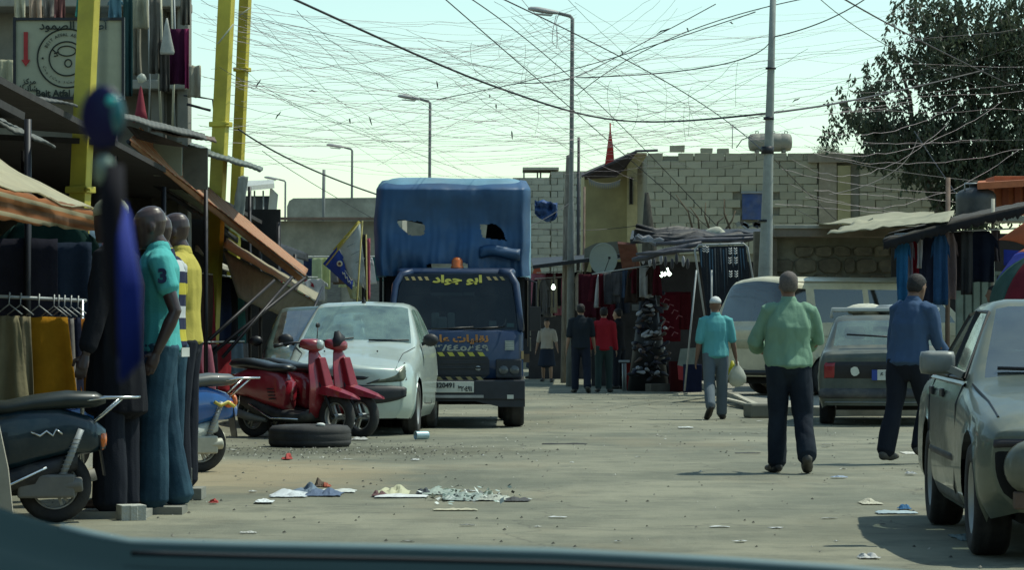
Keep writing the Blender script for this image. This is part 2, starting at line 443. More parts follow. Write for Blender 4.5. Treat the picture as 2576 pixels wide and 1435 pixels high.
# ============================================================ block walls
def unit_block(name, w_, d_, h_, rough=0.0, seed=0, m=BLOCK):
    rnd = random.Random(seed); b = M((0, 0, 0)); b.org = V((0, 0, 0))
    b.box((0, 0, 0), (w_, d_, h_))
    b.v = [p + V((rnd.uniform(-rough, rough), 0 if abs(p.y) < 1e-6 else rnd.uniform(-rough, rough) * .5, rnd.uniform(-rough, rough))) for p in b.v]
    return b.mesh(name, [m])
def bevelled(me, wd):
    bm = bmesh.new(); bm.from_mesh(me)
    bmesh.ops.bevel(bm, geom=list(bm.edges), offset=wd, segments=1, affect='EDGES'); bm.to_mesh(me); bm.free()
    return me
def block_wall(parent, x0, x1, z0, z1, y, bw=.4, bh=.2, skip=None, mats=BLOCK, topjag=True, slope=0.):
    """single blocks laid in running bond on the camera side of a wall (thing-local y=front face), each one an object"""
    rnd = random.Random(int(x0 * 100 + z1 * 7))
    meshes = [bevelled(unit_block('block', bw - .010, .1, bh - .010, .008, q, mats), .008) for q in range(3)]
    halves = [bevelled(unit_block('block', bw / 2 - .010, .1, bh - .010, .008, 9 + q, mats), .008) for q in range(2)]
    r_ = 0; z = z0 + bh / 2
    while z < z1:
        x = x0 - (bw / 2 if r_ % 2 else 0) + bw / 2
        while x < x1 + bw * .3:
            half = x < x0 + bw * .4 or x > x1 - bw * .4
            xc = x
            if x < x0 + bw * .4: xc = x0 + bw / 4
            if x > x1 - bw * .4: xc = x1 - bw / 4
            if not (half and r_ % 2 == 0 and False):
                top = z1 + slope * (xc - x0)
                if z + bh / 2 <= top + .05 and not (skip and skip(xc, z)) and not (topjag and z + bh * 1.4 > top and rnd.random() < .12):
                    me = rnd.choice(halves if half else meshes)
                    o = bpy.data.objects.new('block', me); C.objects.link(o); o.parent = parent
                    o.location = (xc + rnd.uniform(-.006, .006), y - .03 + rnd.uniform(-.016, .012), z + rnd.uniform(-.004, .004)); o.rotation_euler = (rnd.uniform(-.02, .02), rnd.uniform(-.012, .012), rnd.uniform(-.02, .02))
            x += bw
        z += bh; r_ += 1

# -- long breeze block house on the right
k = 98.; yb = F / k
def zz(y, k): return CZ + (HY - y) / k
X = lambda x, k=98.: (x - CX) / k
org = V((X(1900), yb, .12))
t = thing('block_house', 'long house wall of bare pale breeze blocks behind the stalls, with a blue shutter', 'house', org)
m = M(org)
m.box(((X(1628) + X(2360)) / 2, yb + 3.08, zz(392, k) / 2), (X(2360) - X(1628), 6, zz(392, k)))
m.build('wall', MORTAR, t)
zt = zz(372, k) - .12; zb = zz(640, k) - .12
sh = (X(1867) - org.x, X(1935) - org.x, zz(553, k) - .12, zz(487, k) - .12)
block_wall(t, X(1628) - org.x, X(2056) - org.x, zb, zt, 0.08, skip=lambda x, z: sh[0] - .1 < x < sh[1] + .1 and sh[2] - .05 < z < sh[3] + .05, slope=-.02)
block_wall(t, X(2163) - org.x, X(2360) - org.x, zb, zz(396, k) - .12, 0.08, slope=-.03)
m = M(org); m.box(((X(2060) + X(2104)) / 2, yb, 2.95), (X(2104) - X(2060), .2, 5.3)); m.build('column', mat('stained_concrete', (.34, .30, .225), .9, var=.3, scale=3, bump=.3, dirt=.6, dirtcol=(.22, .18, .13)), t, bevel=.01, label='brown stained concrete column')
m = M(org); m.box(((X(2106) + X(2139)) / 2, yb + .02, 2.9), (X(2139) - X(2106), .2, 5.1)); m.build('column', OLIVE, t, bevel=.01, label='yellowish rendered column')
m = M(org); m.box(((X(2141) + X(2161)) / 2, yb + .12, 2.9), (X(2161) - X(2141), .1, 5.1)); m.build('recess', CONC_D, t)
m = M(org); m.box(((X(2031) + X(2182)) / 2, yb - .06, zz(398, k)), (X(2182) - X(2031), .22, .24)); m.build('lintel', mat('stained_concrete', (.2, .2, .2)), t, bevel=.01)
m = M(org); m.box(((X(1867) + X(1935)) / 2, yb - .01, (sh[2] + sh[3]) / 2 + .12), (sh[1] - sh[0], .06, sh[3] - sh[2])); o = m.build('window_shutter', mat('blue_shutter', (.035, .07, .20), .6, var=.25, dirt=.3), t)
m = M(org); m.tube([(X(1864), yb - .06, sh[3] + .14), (X(1938), yb - .06, sh[3] + .14)], .03); m.build('shutter_rail', STEEL, t)
# loose blocks left on top of the wall
for i, (x, y) in enumerate(((1700, 367), (1712, 366), (1778, 373), (1820, 374))):
    o = bpy.data.objects.new('loose_block', bevelled(unit_block('loose_block', .3 if i != 1 else .22, .2, .16, .01, i), .01)); C.objects.link(o)
    o.location = (X(x), yb + .12, zz(y, k) - .075); tag(o, ['grey block at the left end of the house wall top', 'smaller grey block beside the one at the left end of the wall top', 'flat grey block lying on the wall top left of the antenna', 'flat grey block lying on the wall top right of the antenna'][i], 'block', 'loose blocks on the wall')
# dark weathered board / dead stump against it
m = M(); m.tube([W(1640, 99, 0) * 1, W(1640, 99, 2.5), W(1632, 99, 3.6), W(1627, 99, 4.72)], [.26, .24, .17, .06], n=7, ry=.1)
m.v = [p + V((.03 * nz(p.z * 4, p.x * 5), 0, 0)) for p in m.v]
m.build('bundled_palm_stem', mat('dead_palm', (.07, .065, .055), .95, var=.5, scale=12, stretch=(3, 3, .5), bump=.8), label='dark ragged dead palm stem against the block house', cat='stem')

# -- ochre house with a lean-to roof
k = 90.; yb = F / k; X = lambda x, k=90.: (x - CX) / k
org = V((X(1540), yb, 0))
t = thing('ochre_house', 'ochre rendered house with dark sloping eave and slit window', 'house', org)
m = M(org); m.prism([(X(1470), -.02), (X(1577), -.02), (X(1577), zz(395, k)), (X(1470), zz(432, k))], 'Y', yb, yb + 4); m.build('wall', OLIVE, t)
m = M(org); m.prism([(X(1577) + .003, -.02), (X(1627), -.02), (X(1627), zz(385, k)), (X(1577) + .003, zz(385, k))], 'Y', yb - .12, yb + 4); m.build('wing', mat('ochre_render_lit', (.60, .55, .34), .95, var=.12, dirt=.3, dirtcol=(.30, .26, .17)), t)  # paler copy of the ochre colour paints the lit right face
m = M(org); m.slab([P(1462, 442, 95), P(1600, 380, 95), P(1602, 377, 86), P(1462, 436, 86)], .06); m.slab([P(1598, 379, 94), P(1655, 377, 94), P(1655, 375, 86), P(1598, 377, 86)], .05); m.build('roof', mat('bitumen_roof', (.05, .042, .045), .8, var=.4, scale=3), t)
m = M(org); m.slab([P(1600, 386, 95), P(1470, 444, 95), P(1472, 452, 94.5), P(1550, 446, 94.5), P(1572, 425, 94.5)], .03); m.build('eave_board', mat('eave_wood', (.06, .045, .045), .9, var=.4, scale=5), t)
m = M(org); m.box(((X(1583) + X(1592)) / 2, yb - .125, zz(481, k)), (.11, .04, .75)); m.build('window', BLACK, t)
m = M(org); m.tube([P(1583, 447, 90.2), P(1592, 447, 90.2), P(1592, 515, 90.2), P(1583, 515, 90.2), P(1583, 447, 90.2)], .012, 5, sm=False, caps=False); m.build('window_frame', CONC_D, t)
m = M(); bp = []
for i in range(17):
    u = i / 16; q = P(lerp(1478, 1562, u), lerp(448, 452, u) + 22 * 4 * u * (1 - u) * .55, 96); bp.append(q)
m.tube(bp, .008, 4)
for q in bp[1:-1]: m.slab([q + V((-.03, 0, 0)), q + V((.035, 0, 0)), q + V((0, 0, -.17))], .004)
m.build('bunting', mat('grey_bunting', (.22, .21, .19), .9), label='sagging string of small pennants on the ochre house', cat='bunting')
m = M(); m.add([P(1521, 418, 93), P(1546, 418, 93), P(1543, 372, 93), P(1535, 314, 93)], [(0, 1, 2, 3)]); m.tube([P(1535, 425, 92.6), P(1535, 310, 92.6)], .018, 6)
m.build('pennant_flag', mat('red_cloth', (.50, .05, .04), .8, trans=.3), solid=.01, label='long pointed red flag on a stick above the ochre roof', cat='flag')

# -- grey block house with roof frame
k = 80.; yb = F / k; X = lambda x, k=80.: (x - CX) / k
org = V((X(1390), yb, 0))
t = thing('grey_block_house', 'far grey block house with a flat canopy frame on its roof', 'house', org)
m = M(org); m.box(((X(1290) + X(1475)) / 2, yb + 2.58, zz(447, k) / 2), (X(1475) - X(1290), 5, zz(447, k))); m.box(((X(1385) + X(1475)) / 2, yb + 2.58, zz(430, k) / 2), (X(1475) - X(1385), 4.9, zz(430, k))); m.build('wall', MORTAR, t)
GB = mat('grey_block', (.36, .365, .31), .95, var=.25, scale=4, bump=.4, dirt=.5, dirtcol=(.14, .14, .12))
block_wall(t, X(1290) - org.x, X(1383) - org.x, 1.2, zz(447, k), .08, mats=GB)
block_wall(t, X(1386) - org.x, X(1475) - org.x, 1.2, zz(430, k), .08, mats=GB)
m = M(org); m.box(((X(1315) + X(1406)) / 2, yb + 1, zz(424, k)), (X(1406) - X(1315), 2, .08)); m.build('canopy_slab', PLY, t)
for x in (1318, 1352, 1360, 1403):
    m = M(org); m.tube([P(x, 450, 79), P(x, 424, 79)], .025, 6); m.build('canopy_post', STEEL, t)
# blue tarp tied to it
m = M(); m.grid(lambda u, v: P(lerp(1345, 1402, u), lerp(503, 510, u) + v * (34 + 18 * sin(u * 3)) + 6 * nz(u * 4, v * 3), 84 + .4 * nz(u * 5, v * 4, 2)), 10, 6); m.build('tied_tarp', mat('blue_tarp', (.035, .09, .26), .6, var=.2, trans=.2), solid=.01, label='small blue tarp tied in front of the grey block house', cat='tarp')
m = M(); m.prism([(X(1335, 86), 2.3), (X(1368, 86), 2.3), (X(1364, 86), 2.8), (X(1352, 86), 3.35), (X(1340, 86), 2.9)], 'Y', F / 86, F / 86 + .25)
m.build('leaning_orange_cloth', mat('orange_cloth', (.40, .09, .045), .8), label='folded orange parasol cloth under the wall of the grey block house', cat='cloth')

# -- far parapets
m = M(); k = 70; X = lambda x, k=70.: (x - CX) / k
poly = [(X(722), 0), (X(722), zz(520, k)), (X(727), zz(506, k)), (X(738), zz(499, k)), (X(1012), zz(497, k)), (X(1012), 0)]
m.prism(poly, 'Y', F / k, F / k + 5); m.build('rendered_wall', CONC_D, label='low grey rendered building with a rounded corner far down the street', cat='building', bevel=.02)
m = M(); k = 66; X = lambda x, k=66.: (x - CX) / k
m.prism([(X(1015), 0), (X(1015), zz(452, k)), (X(1020), zz(448, k)), (X(1330), zz(457, k)), (X(1330), 0)], 'Y', F / k, F / k + 5); m.build('parapet_building', CONC_D, label='grey building whose parapet shows above the truck', cat='building')
k = 78; org = V(((900 - CX) / k, F / k, 0)); X = lambda x, k=78.: (x - CX) / k
t = thing('shop_row', 'dim row of low shop fronts far behind the silver car', 'building', org)
m = M(org); m.box(((X(640) + X(985)) / 2, F / k + 2, zz(556, k) / 2), (X(985) - X(640), 4, zz(556, k))); m.build('wall', CONC_D, t)
m = M(org); m.box(((X(688) + X(975)) / 2, F / k - .3, zz(553, k) + .02), (X(975) - X(688), .8, .07)); m.build('canopy', RUST, t)
for x in (712, 745, 792, 840, 905, 948):
    m = M(org); m.box((X(x), F / k - .02, 1.7), (.42, .08, 2.6)); m.build('shutter', mat('shop_shutter', (.12, .125, .12), .7, var=.3, stretch=(1, 1, 4), scale=5), t)
m = M(); m.tube([P(812, 640, 74), P(815, 427, 74)], .055, 8); m.build('short_pole', POLEM, label='short bare pole on the far low building, left of the third lamp', cat='pole')

# ============================================================ rubble stone wall with slab, behind the van
k = 135.; yb = F / k; org = V(((2080 - CX) / k, yb, .12)); X = lambda x, k=135.: (x - CX) / k
t = thing('rubble_wall', 'low wall of rough irregular stones under a concrete slab, behind the cream van', 'wall', org)
m = M(org); m.box(((X(1903) + X(2300)) / 2, yb + .32, zz(592, k) / 2), (X(2300) - X(1903), .4, zz(592, k))); m.build('wall_core', MORTAR, t)
m = M(org); m.box((X(1925), yb + .02, 1.6), (.42, .3, 2.9)); m.build('end_render', mat('brown_render', (.20, .17, .12), .95, var=.3, dirt=.5, dirtcol=(.1, .09, .07)), t)
rnd = random.Random(5); z = 1.35
while z < zz(606, k) - .12:
    h = rnd.uniform(.2, .32); x = X(1948) + rnd.uniform(-.1, .1)
    while x < X(2290):
        w_ = rnd.uniform(.2, .5); b = M(org)
        if rnd.random() < .93:
            pts = []
            for a in range(8):
                an = 2 * pi * a / 8 + .39; cx_, cz_ = x + w_ / 2, z + h / 2 + rnd.uniform(-.015, .015)
                sx = max(-1, min(1, cos(an) * 1.5)) * w_ * .485; sz = max(-1, min(1, sin(an) * 1.5)) * h * .48
                pts.append((cx_ + sx * rnd.uniform(.88, 1.02), cz_ + sz * rnd.uniform(.85, 1.02)))
            b.loft([[V((q[0], yb + .14, q[1])) for q in pts], [V((q[0], yb + .06, q[1])) for q in pts], [V((lerp(x + w_ / 2, q[0], .9), yb + rnd.uniform(.02, .05), lerp(z + h / 2, q[1], .9))) for q in pts]], 0, False)
            b.build('stone', STONE, t)
        x += w_ + .015
    z += h + .01
m = M(org); m.box(((X(1942) + X(2305)) / 2, yb + .1, zz(585, k)), (X(2305) - X(1942), 1.1, .2)); m.build('slab', mat('slab_concrete', (.25, .21, .16), .95, var=.35, scale=2.5, dirt=.5, dirtcol=(.12, .10, .08), bump=.3), t, bevel=.015)
m = M(org); m.box(((X(1942) + X(2230)) / 2, yb + .1, zz(573, k)), (X(2230) - X(1942), 1.2, .07)); m.build('slab_cap', PLY, t, bevel=.01)
# sagging cream tarp on the slab
m = M(); m.grid(lambda u, v: P(lerp(2060, 2350, u), lerp(562, lerp(568, 535, u) - 12 * sin(u * 3.1), v) + 9 * u * (1 - v) + 4 * nz(u * 7, v * 4), lerp(141, 128, v)), 24, 6)
m.build('roof_tarp', mat('pale_tarp', (.30, .29, .20), .8, var=.2, scale=3, dirt=.4, dirtcol=(.28, .26, .19), bump=.3, bscale=9), solid=.015, label='crumpled cream tarp lying along the slab above the rubble wall', cat='tarp')
m = M(); m.slab([P(2165, 565, 139), P(2195, 548, 139), P(2202, 562, 139)], .02); m.build('cardboard_scrap', PLY, label='folded scrap of cardboard standing on the slab edge', cat='scrap')
for i, (x0, y0, x1, y1) in enumerate(((1760, 590, 1735, 520), (1790, 590, 1775, 510), (1815, 592, 1850, 530), (1800, 590, 1830, 540), (1745, 588, 1700, 490), (1840, 585, 1822, 500))):
    m = M(); a, b = P(x0, y0, 112), P(x1, y1, 112); m.tube([a, a.lerp(b, .5) + V((.08 * (-1) ** i, 0, .05)), b], [.03, .02, .008], 5)
    m.build('bare_stick', WOOD, label='bare leaning stick rising from the stall roofs before the block house', cat='stick', group='bare sticks on the stall roofs')

# ============================================================ water tanks, booth
k = 97.; c = P(1945, 353, k) + V((0, .9, 0)); m = M()
pr = [(0.001, -.58), (.14, -.565), (.215, -.53), (.235, -.45), (.245, -.3), (.235, -.28), (.245, -.26), (.245, 0), (.235, .01), (.245, .03), (.245, .26), (.235, .28), (.245, .3), (.235, .45), (.215, .53), (.14, .565), (.001, .58)]
t = thing('water_tank', 'grey ribbed water tank lying on the block wall behind the utility pole', 'water tank', c - V((0, 0, .25)))
m = M(t.location); m.lathe(pr, c, 'X', 28); m.build('tank_body', mat('dusty_tank', (.27, .27, .23), .6, var=.15, dirt=.4), t)
for dx in (-.38, .05, .38):
    m = M(t.location); q = c + V((dx, 0, .24)); m.tube([q, q + V((0, 0, .05)), q + V((.07, 0, .05)), q + V((.07, 0, 0))], .012, 6); m.build('lifting_eye', DARKM, t)
m = M(t.location)
for dx in (-.35, .35): m.box(c + V((dx, 0, -.25)), (.08, .5, .1))
m.build('cradle', CONC_D, t)
m = M(); m.tube([P(1852, 372, 97), P(1866, 352, 97), P(1888, 343, 97), P(1893, 342, 97)], .014, 6); m.build('tank_hose', BLACK, label='thin black hose arching down from the lying tank', cat='hose')
m = M(); m.tube([P(1842, 374, 97), P(1843, 312, 97)], .012, 5)
for j, dx in enumerate((.14, .1, .14)): q = P(1843, 314 + 5 * j, 97); m.tube([q - V((dx / 2, 0, 0)), q + V((dx, 0, 0))], .006, 4)
m.build('roof_antenna', STEEL, label='thin television antenna on the block house roof', cat='antenna')

k = 128.; c = P(2455, 545, k)
t = thing('round_tank', 'black upright water tank with domed lid beside the orange booth', 'water tank', c)
m = M(c); m.lathe([(0.001, 0), (.38, 0), (.395, .03), (.39, .15), (.395, .17), (.39, .3), (.395, .32), (.39, .43), (.34, .49), (.22, .55), (.13, .565), (.13, .60), (.001, .61)], c, 'Z', 28); m.build('tank_body', mat('black_tank', (.035, .04, .045), .45, var=.2, dirt=.25, dirtcol=(.2, .19, .17)), t)
m = M(c); m.lathe([(.001, 0), (.14, 0), (.14, .045), (.001, .055)], c + V((0, 0, .60)), 'Z', 20); m.build('lid', BLACK, t)
m = M(c); m.tube([c + V((-.25, -.2, .5)), c + V((-.25, -.2, .64)), c + V((.1, -.2, .64))], .018, 6); m.build('pipe', STEEL, t)
m = M(); m.box(c + V((.3, .35, -.05)), (2.4, 1.3, .1)); m.build('tank_platform', CONC_D, label='flat concrete ledge carrying the black tank', cat='ledge')
k = 126.; org = P(2560, 540, k)
t = thing('orange_booth', 'terracotta orange rooftop room with panelled front at the right edge', 'booth', org)
OR = mat('terracotta', (.42, .135, .06), .8, var=.15, dirt=.25, dirtcol=(.25, .12, .08))
m = M(org); m.box(P(2600, 490, k) + V((0, .6, 0)), (120 / k + .6, 1.1, .75)); m.build('wall', OR, t, bevel=.01)
m = M(org); m.slab([P(2458, 460, 129), P(2700, 445, 129), P(2700, 440, 112), P(2462, 455, 112)], .13); m.build('roof', OR, t)
for x in (2530, 2560, 2585):
    m = M(org); m.box(P(x, 490, k) + V((0, .04, 0)), (.13, .05, .42)); m.build('panel', mat('terracotta_dark', (.30, .09, .05), .8), t, bevel=.012)

# ============================================================ utility and lamp poles
org = W(1921, 141, .12)
t = thing('utility_pole', 'tall tapering concrete utility pole behind the cream van', 'utility pole', org)
m = M(org); a, b = W(1917, 141, .12), P(1947, -90, 141); m.tube([a, a.lerp(b, .25), a.lerp(b, .5), a.lerp(b, .75), b], [.15, .132, .09, .066, .05], 12); m.build('shaft', mat('utility_concrete', (.27, .29, .27), .8, var=.15, dirt=.35, dirtcol=(.17, .17, .15)), t)
for y, h in ((378, .13), (556, .04), (298, .05), (172, .03)):
    m = M(org); q = P(lerp(1918, 1946, (690 - y) / 690), y, 141); m.tube([q - V((0, 0, h / 2)), q + V((0, 0, h / 2))], .115 if y > 300 else .095, 12); m.build('clamp_band', DARKM, t)
m = M(org); m.tube([P(1931, 380, 140), P(1942, 470, 139), P(1940, 560, 138.5), P(1936, 690, 139), W(1932, 139, .2)], .016, 6); m.build('down_cable', WIREM, t)
m = M(); m.tube([P(1429, 390, 110), P(1431, 395, 110), P(1426, 560, 110), W(1421, 110, 0)], [.05, .06, .085, .10], 10); m.build('timber_pole', mat('grey_timber', (.17, .155, .135), .9, var=.4, scale=14, stretch=(2, 2, .3), bump=.4), label='thick grey timber pole lashed beside the nearest street lamp', cat='pole')
m = M(); m.tube([P(1456, 345, 101), W(1452, 101, 0)], [.035, .05], 8); m.build('thin_pole', DARKM, label='thin dark pole standing right of the nearest street lamp', cat='pole')
m = M(); m.tube([P(1470, 470, 99), W(1466, 99, 0)], [.03, .04], 8); m.build('rusty_pole', RUST, label='short rusty pole close to the ochre house corner', cat='pole')
HEADM = mat('lamp_housing', (.34, .34, .34), .5, .1, var=.1, dirt=.3)
LAMPS = [(1440, 40, 116.6, 1.9), (1082, 255, 85.0, 1.5), (886, 375, 67.4, 1.3), (718, 455, 55.6, 1.2)]
for i, (x, y, k, _) in enumerate(LAMPS):
    org = W(x, k, 0)
    t = thing('street_lamp', ['nearest and tallest street lamp, with a loose wire hanging from its head', 'second street lamp, rising behind the blue truck', 'third street lamp, above the far grey building', 'farthest and smallest street lamp, over the left stalls'][i], 'street lamp', org, group='street lamps along the street')
    top = P(x, y, k)
    m = M(org); base = org + V((-.05, 0, 0)); m.tube([base, base.lerp(top, .45), base.lerp(top, .5), top + V((0, 0, -.06)), top + V((-.05, 0, 0)), top + V((-.3, 0, .06))], [.09, .075, .05, .042, .04, .035], 10); m.build('shaft', POLEM, t)
    hd = top + V((-.3, 0, .06)); m = M(org)
    rings = []
    for u, rw, rh, dz in ((0, .05, .045, 0), (.08, .085, .06, .01), (.25, .12, .075, .03), (.45, .13, .08, .065), (.6, .1, .06, .085), (.66, .04, .03, .09)):
        rings.append([hd + V((-u, rw * cos(a), dz + rh * sin(a) * (.55 if sin(a) < 0 else 1))) for a in [2 * pi * j / 12 for j in range(12)]])
    m.loft(rings); o = m.build('lamp_head', HEADM, t)
    m = M(org); m.loft([[hd + V((-.12, .06 * s_, -.03)) for s_ in (-1, 1)] + [hd + V((-.55, .07 * s_, .0)) for s_ in (1, -1)], [hd + V((-.16, .04 * s_, -.065)) for s_ in (-1, 1)] + [hd + V((-.5, .045 * s_, -.03)) for s_ in (1, -1)]], 0, False); m.build('lens', mat('lamp_lens', (.42, .45, .44), .25), o)
    if i == 0:
        m = M(org); m.tube([hd + V((-.05, 0, -.04)), hd + V((-.12, 0, -.35)), hd + V((-.14, 0, -.6)), hd + V((-.05, 0, -.76)), hd + V((-.02, 0, -.55)), hd + V((-.06, 0, -.2)), hd + V((0, 0, -.02))], .008, 5); m.build('loose_wire', WIREG, t)

# ============================================================ trees
def tree(name, label, trunk_pts, radii, limbs, clumps, leaf, nleaf, lmat, seed=1, twig=True):
    rnd = random.Random(seed); org = V(trunk_pts[0])
    t = thing(name, label, 'tree', org)
    m = M(org); m.tube(trunk_pts, radii, 9)
    BK = mat('bark', (.11, .095, .08), .95, var=.4, scale=9, stretch=(2, 2, .4), bump=.7); m.build('trunk', BK, t)
    for pts, rr in limbs:
        m = M(org); m.tube(pts, rr, 7); m.build('limb', BK, t)
    m = M(org); tw = M(org)
    tot = sum(c[3] for c in clumps)
    for cx_, cy_, cz_, wgt, rx, ry, rz in clumps:
        n = int(nleaf * wgt / tot); c = V((cx_, cy_, cz_)); left = n
        while left > 0:
            a = V((rnd.gauss(0, 1), rnd.gauss(0, 1), rnd.gauss(0, 1))).normalized() * rnd.random() ** .45
            q = c + V((a.x * rx, a.y * ry, a.z * rz)); ln = rnd.uniform(.25, .55); nl = rnd.randint(7, 13)
            drift = V((rnd.uniform(-.35, .35), rnd.uniform(-.35, .35), -1)).normalized()
            if twig and rnd.random() < .5: tw.tube([q + V((0, 0, .05)), q + drift * ln], .006, 3, sm=False, caps=False)
            for j in range(nl):
                b = q + drift * ln * j / nl + V((rnd.uniform(-.06, .06), rnd.uniform(-.06, .06), rnd.uniform(-.03, .03)))
                L = leaf * rnd.uniform(.7, 1.25); wv = L * rnd.uniform(.38, .55)
                d = V((rnd.uniform(-.7, .7), rnd.uniform(-.7, .7), rnd.uniform(-1, -.25))).normalized()
                s_ = d.cross(V((rnd.uniform(-1, 1), rnd.uniform(-1, 1), rnd.uniform(-.2, .2)))).normalized()
                nn = d.cross(s_) * L * .08
                m.add([b, b + d * L * .45 + s_ * wv / 2 + nn, b + d * L, b + d * L * .45 - s_ * wv / 2 + nn], [(0, 1, 2, 3)])
            left -= nl
    m.build('crown', lmat, t, kind='stuff')
    if twig: tw.build('twigs', BK, t, kind='stuff')
    return t
LEAF = mat('leaf_green', (.055, .072, .042), .5, var=.55, scale=1.4, trans=.35, spec=.35)
k = 101.; X = lambda x, k=101.: (x - CX) / k; D = F / k
tp = [W(2420, k, 0), P(2400, 640, k), P(2372, 540, k), P(2335, 470, k), P(2300, 380, k)]
limbs = [([P(2335, 470, k), P(2290, 400, k), P(2255, 345, k), P(2200, 280, k), P(2150, 250, k)], [.09, .07, .055, .035, .015]),
         ([P(2372, 540, k), P(2420, 400, k), P(2450, 250, k), P(2420, 100, k), P(2400, -20, k)], [.12, .1, .08, .06, .03]),
         ([P(2440, 300, k), P(2520, 180, k), P(2580, 60, k)], [.08, .06, .04]), ([P(2300, 380, k), P(2290, 250, k), P(2250, 120, k)], [.07, .05, .02]),
         ([P(2420, 400, k), P(2520, 340, k), P(2620, 300, k)], [.08, .06, .03])]
cl = []
def clump(x, y, wgt, rx, rz, ry=1.5, dy=0): q = P(x, y, k); cl.append((q.x, D - .9 + dy, q.z, wgt, rx, ry, rz))
for a in ((2480, 60, 8, 1.5, 1.1), (2560, 160, 9, 1.4, 1.2), (2440, 180, 8, 1.3, 1.0), (2380, 90, 5, 1.0, 1.1), (2330, 160, 3.5, .8, .9), (2300, 40, 2.6, .9, .7), (2240, 200, 1.8, .9, .8), (2170, 230, 1.6, .85, .6),
          (2140, 300, 1.3, .65, .55), (2210, 320, 4.0, .6, .6), (2290, 330, 5, .8, .6), (2390, 310, 7, 1.0, .8), (2500, 330, 9, 1.3, .9), (2590, 330, 9, 1.2, 1.2), (2560, 420, 7, 1.1, .7), (2440, 420, 6, 1.1, .6),
          (2340, 400, 5, .8, .4), (2230, 385, 2.0, .6, .25), (2110, 255, .35, .4, .3), (2080, 340, .3, .2, .4), (2225, 130, .5, .5, .4), (2620, 60, 8, 1.2, 1.4), (2160, 380, .3, .3, .2), (2500, 480, 8, 1.2, .6), (2380, 470, 2.5, .6, .5), (2280, 440, .5, .3, .3), (2640, 520, 4, 1, .8), (2440, 520, 5, .7, .5)): clump(*a)
tree('fig_tree', 'big drooping leafy tree behind the block house on the right', tp, [.24, .2, .17, .13, .08], limbs, cl, .15, 34000, LEAF, 3)
k = 60.; q0 = W(2080, k, 0); c0 = P(2080, 372, k)
tree('feathery_tree', 'small pale feathery treetop just above the block wall', [q0, c0 - V((0, 0, .4))], [.12, .05], [], [(c0.x, c0.y, c0.z, 2, .55, .5, .22), (c0.x + .4, c0.y, c0.z - .1, 1, .4, .4, .2)], .07, 1600, mat('pale_leaf', (.20, .21, .14), .8, var=.3, trans=.3), 5, twig=False)

# ============================================================ overhead wires
def wire(pts, r, name='wire', m_=None, n=26, seed=0, wob=.0):
    """sagging line through three or more picture points"""
    ps = [P(*p) for p in pts]; rnd = random.Random(seed); out = []
    if len(ps) == 3:
        a, b, c = ps; b = b * 2 - (a + c) / 2
        for i in range(n + 1):
            u = i / n; out.append(a * (1 - u) ** 2 + b * 2 * u * (1 - u) + c * u * u)
    else:
        for s_ in range(len(ps) - 1):
            p0, p1, p2, p3 = ps[max(s_ - 1, 0)], ps[s_], ps[s_ + 1], ps[min(s_ + 2, len(ps) - 1)]
            for i in range(n // (len(ps) - 1)):
                u = i / (n // (len(ps) - 1)); out.append(.5 * ((2 * p1) + (p2 - p0) * u + (2 * p0 - 5 * p1 + 4 * p2 - p3) * u * u + (3 * p1 - p0 - 3 * p2 + p3) * u ** 3))
        out.append(ps[-1])
    if wob: out = [p + V((0, 0, wob * nz(i * .7, seed * 3.3))) for i, p in enumerate(out)]
    m = M(); m.tube(out, r, 4, sm=False, caps=False)
    return m, m_ or WIREM
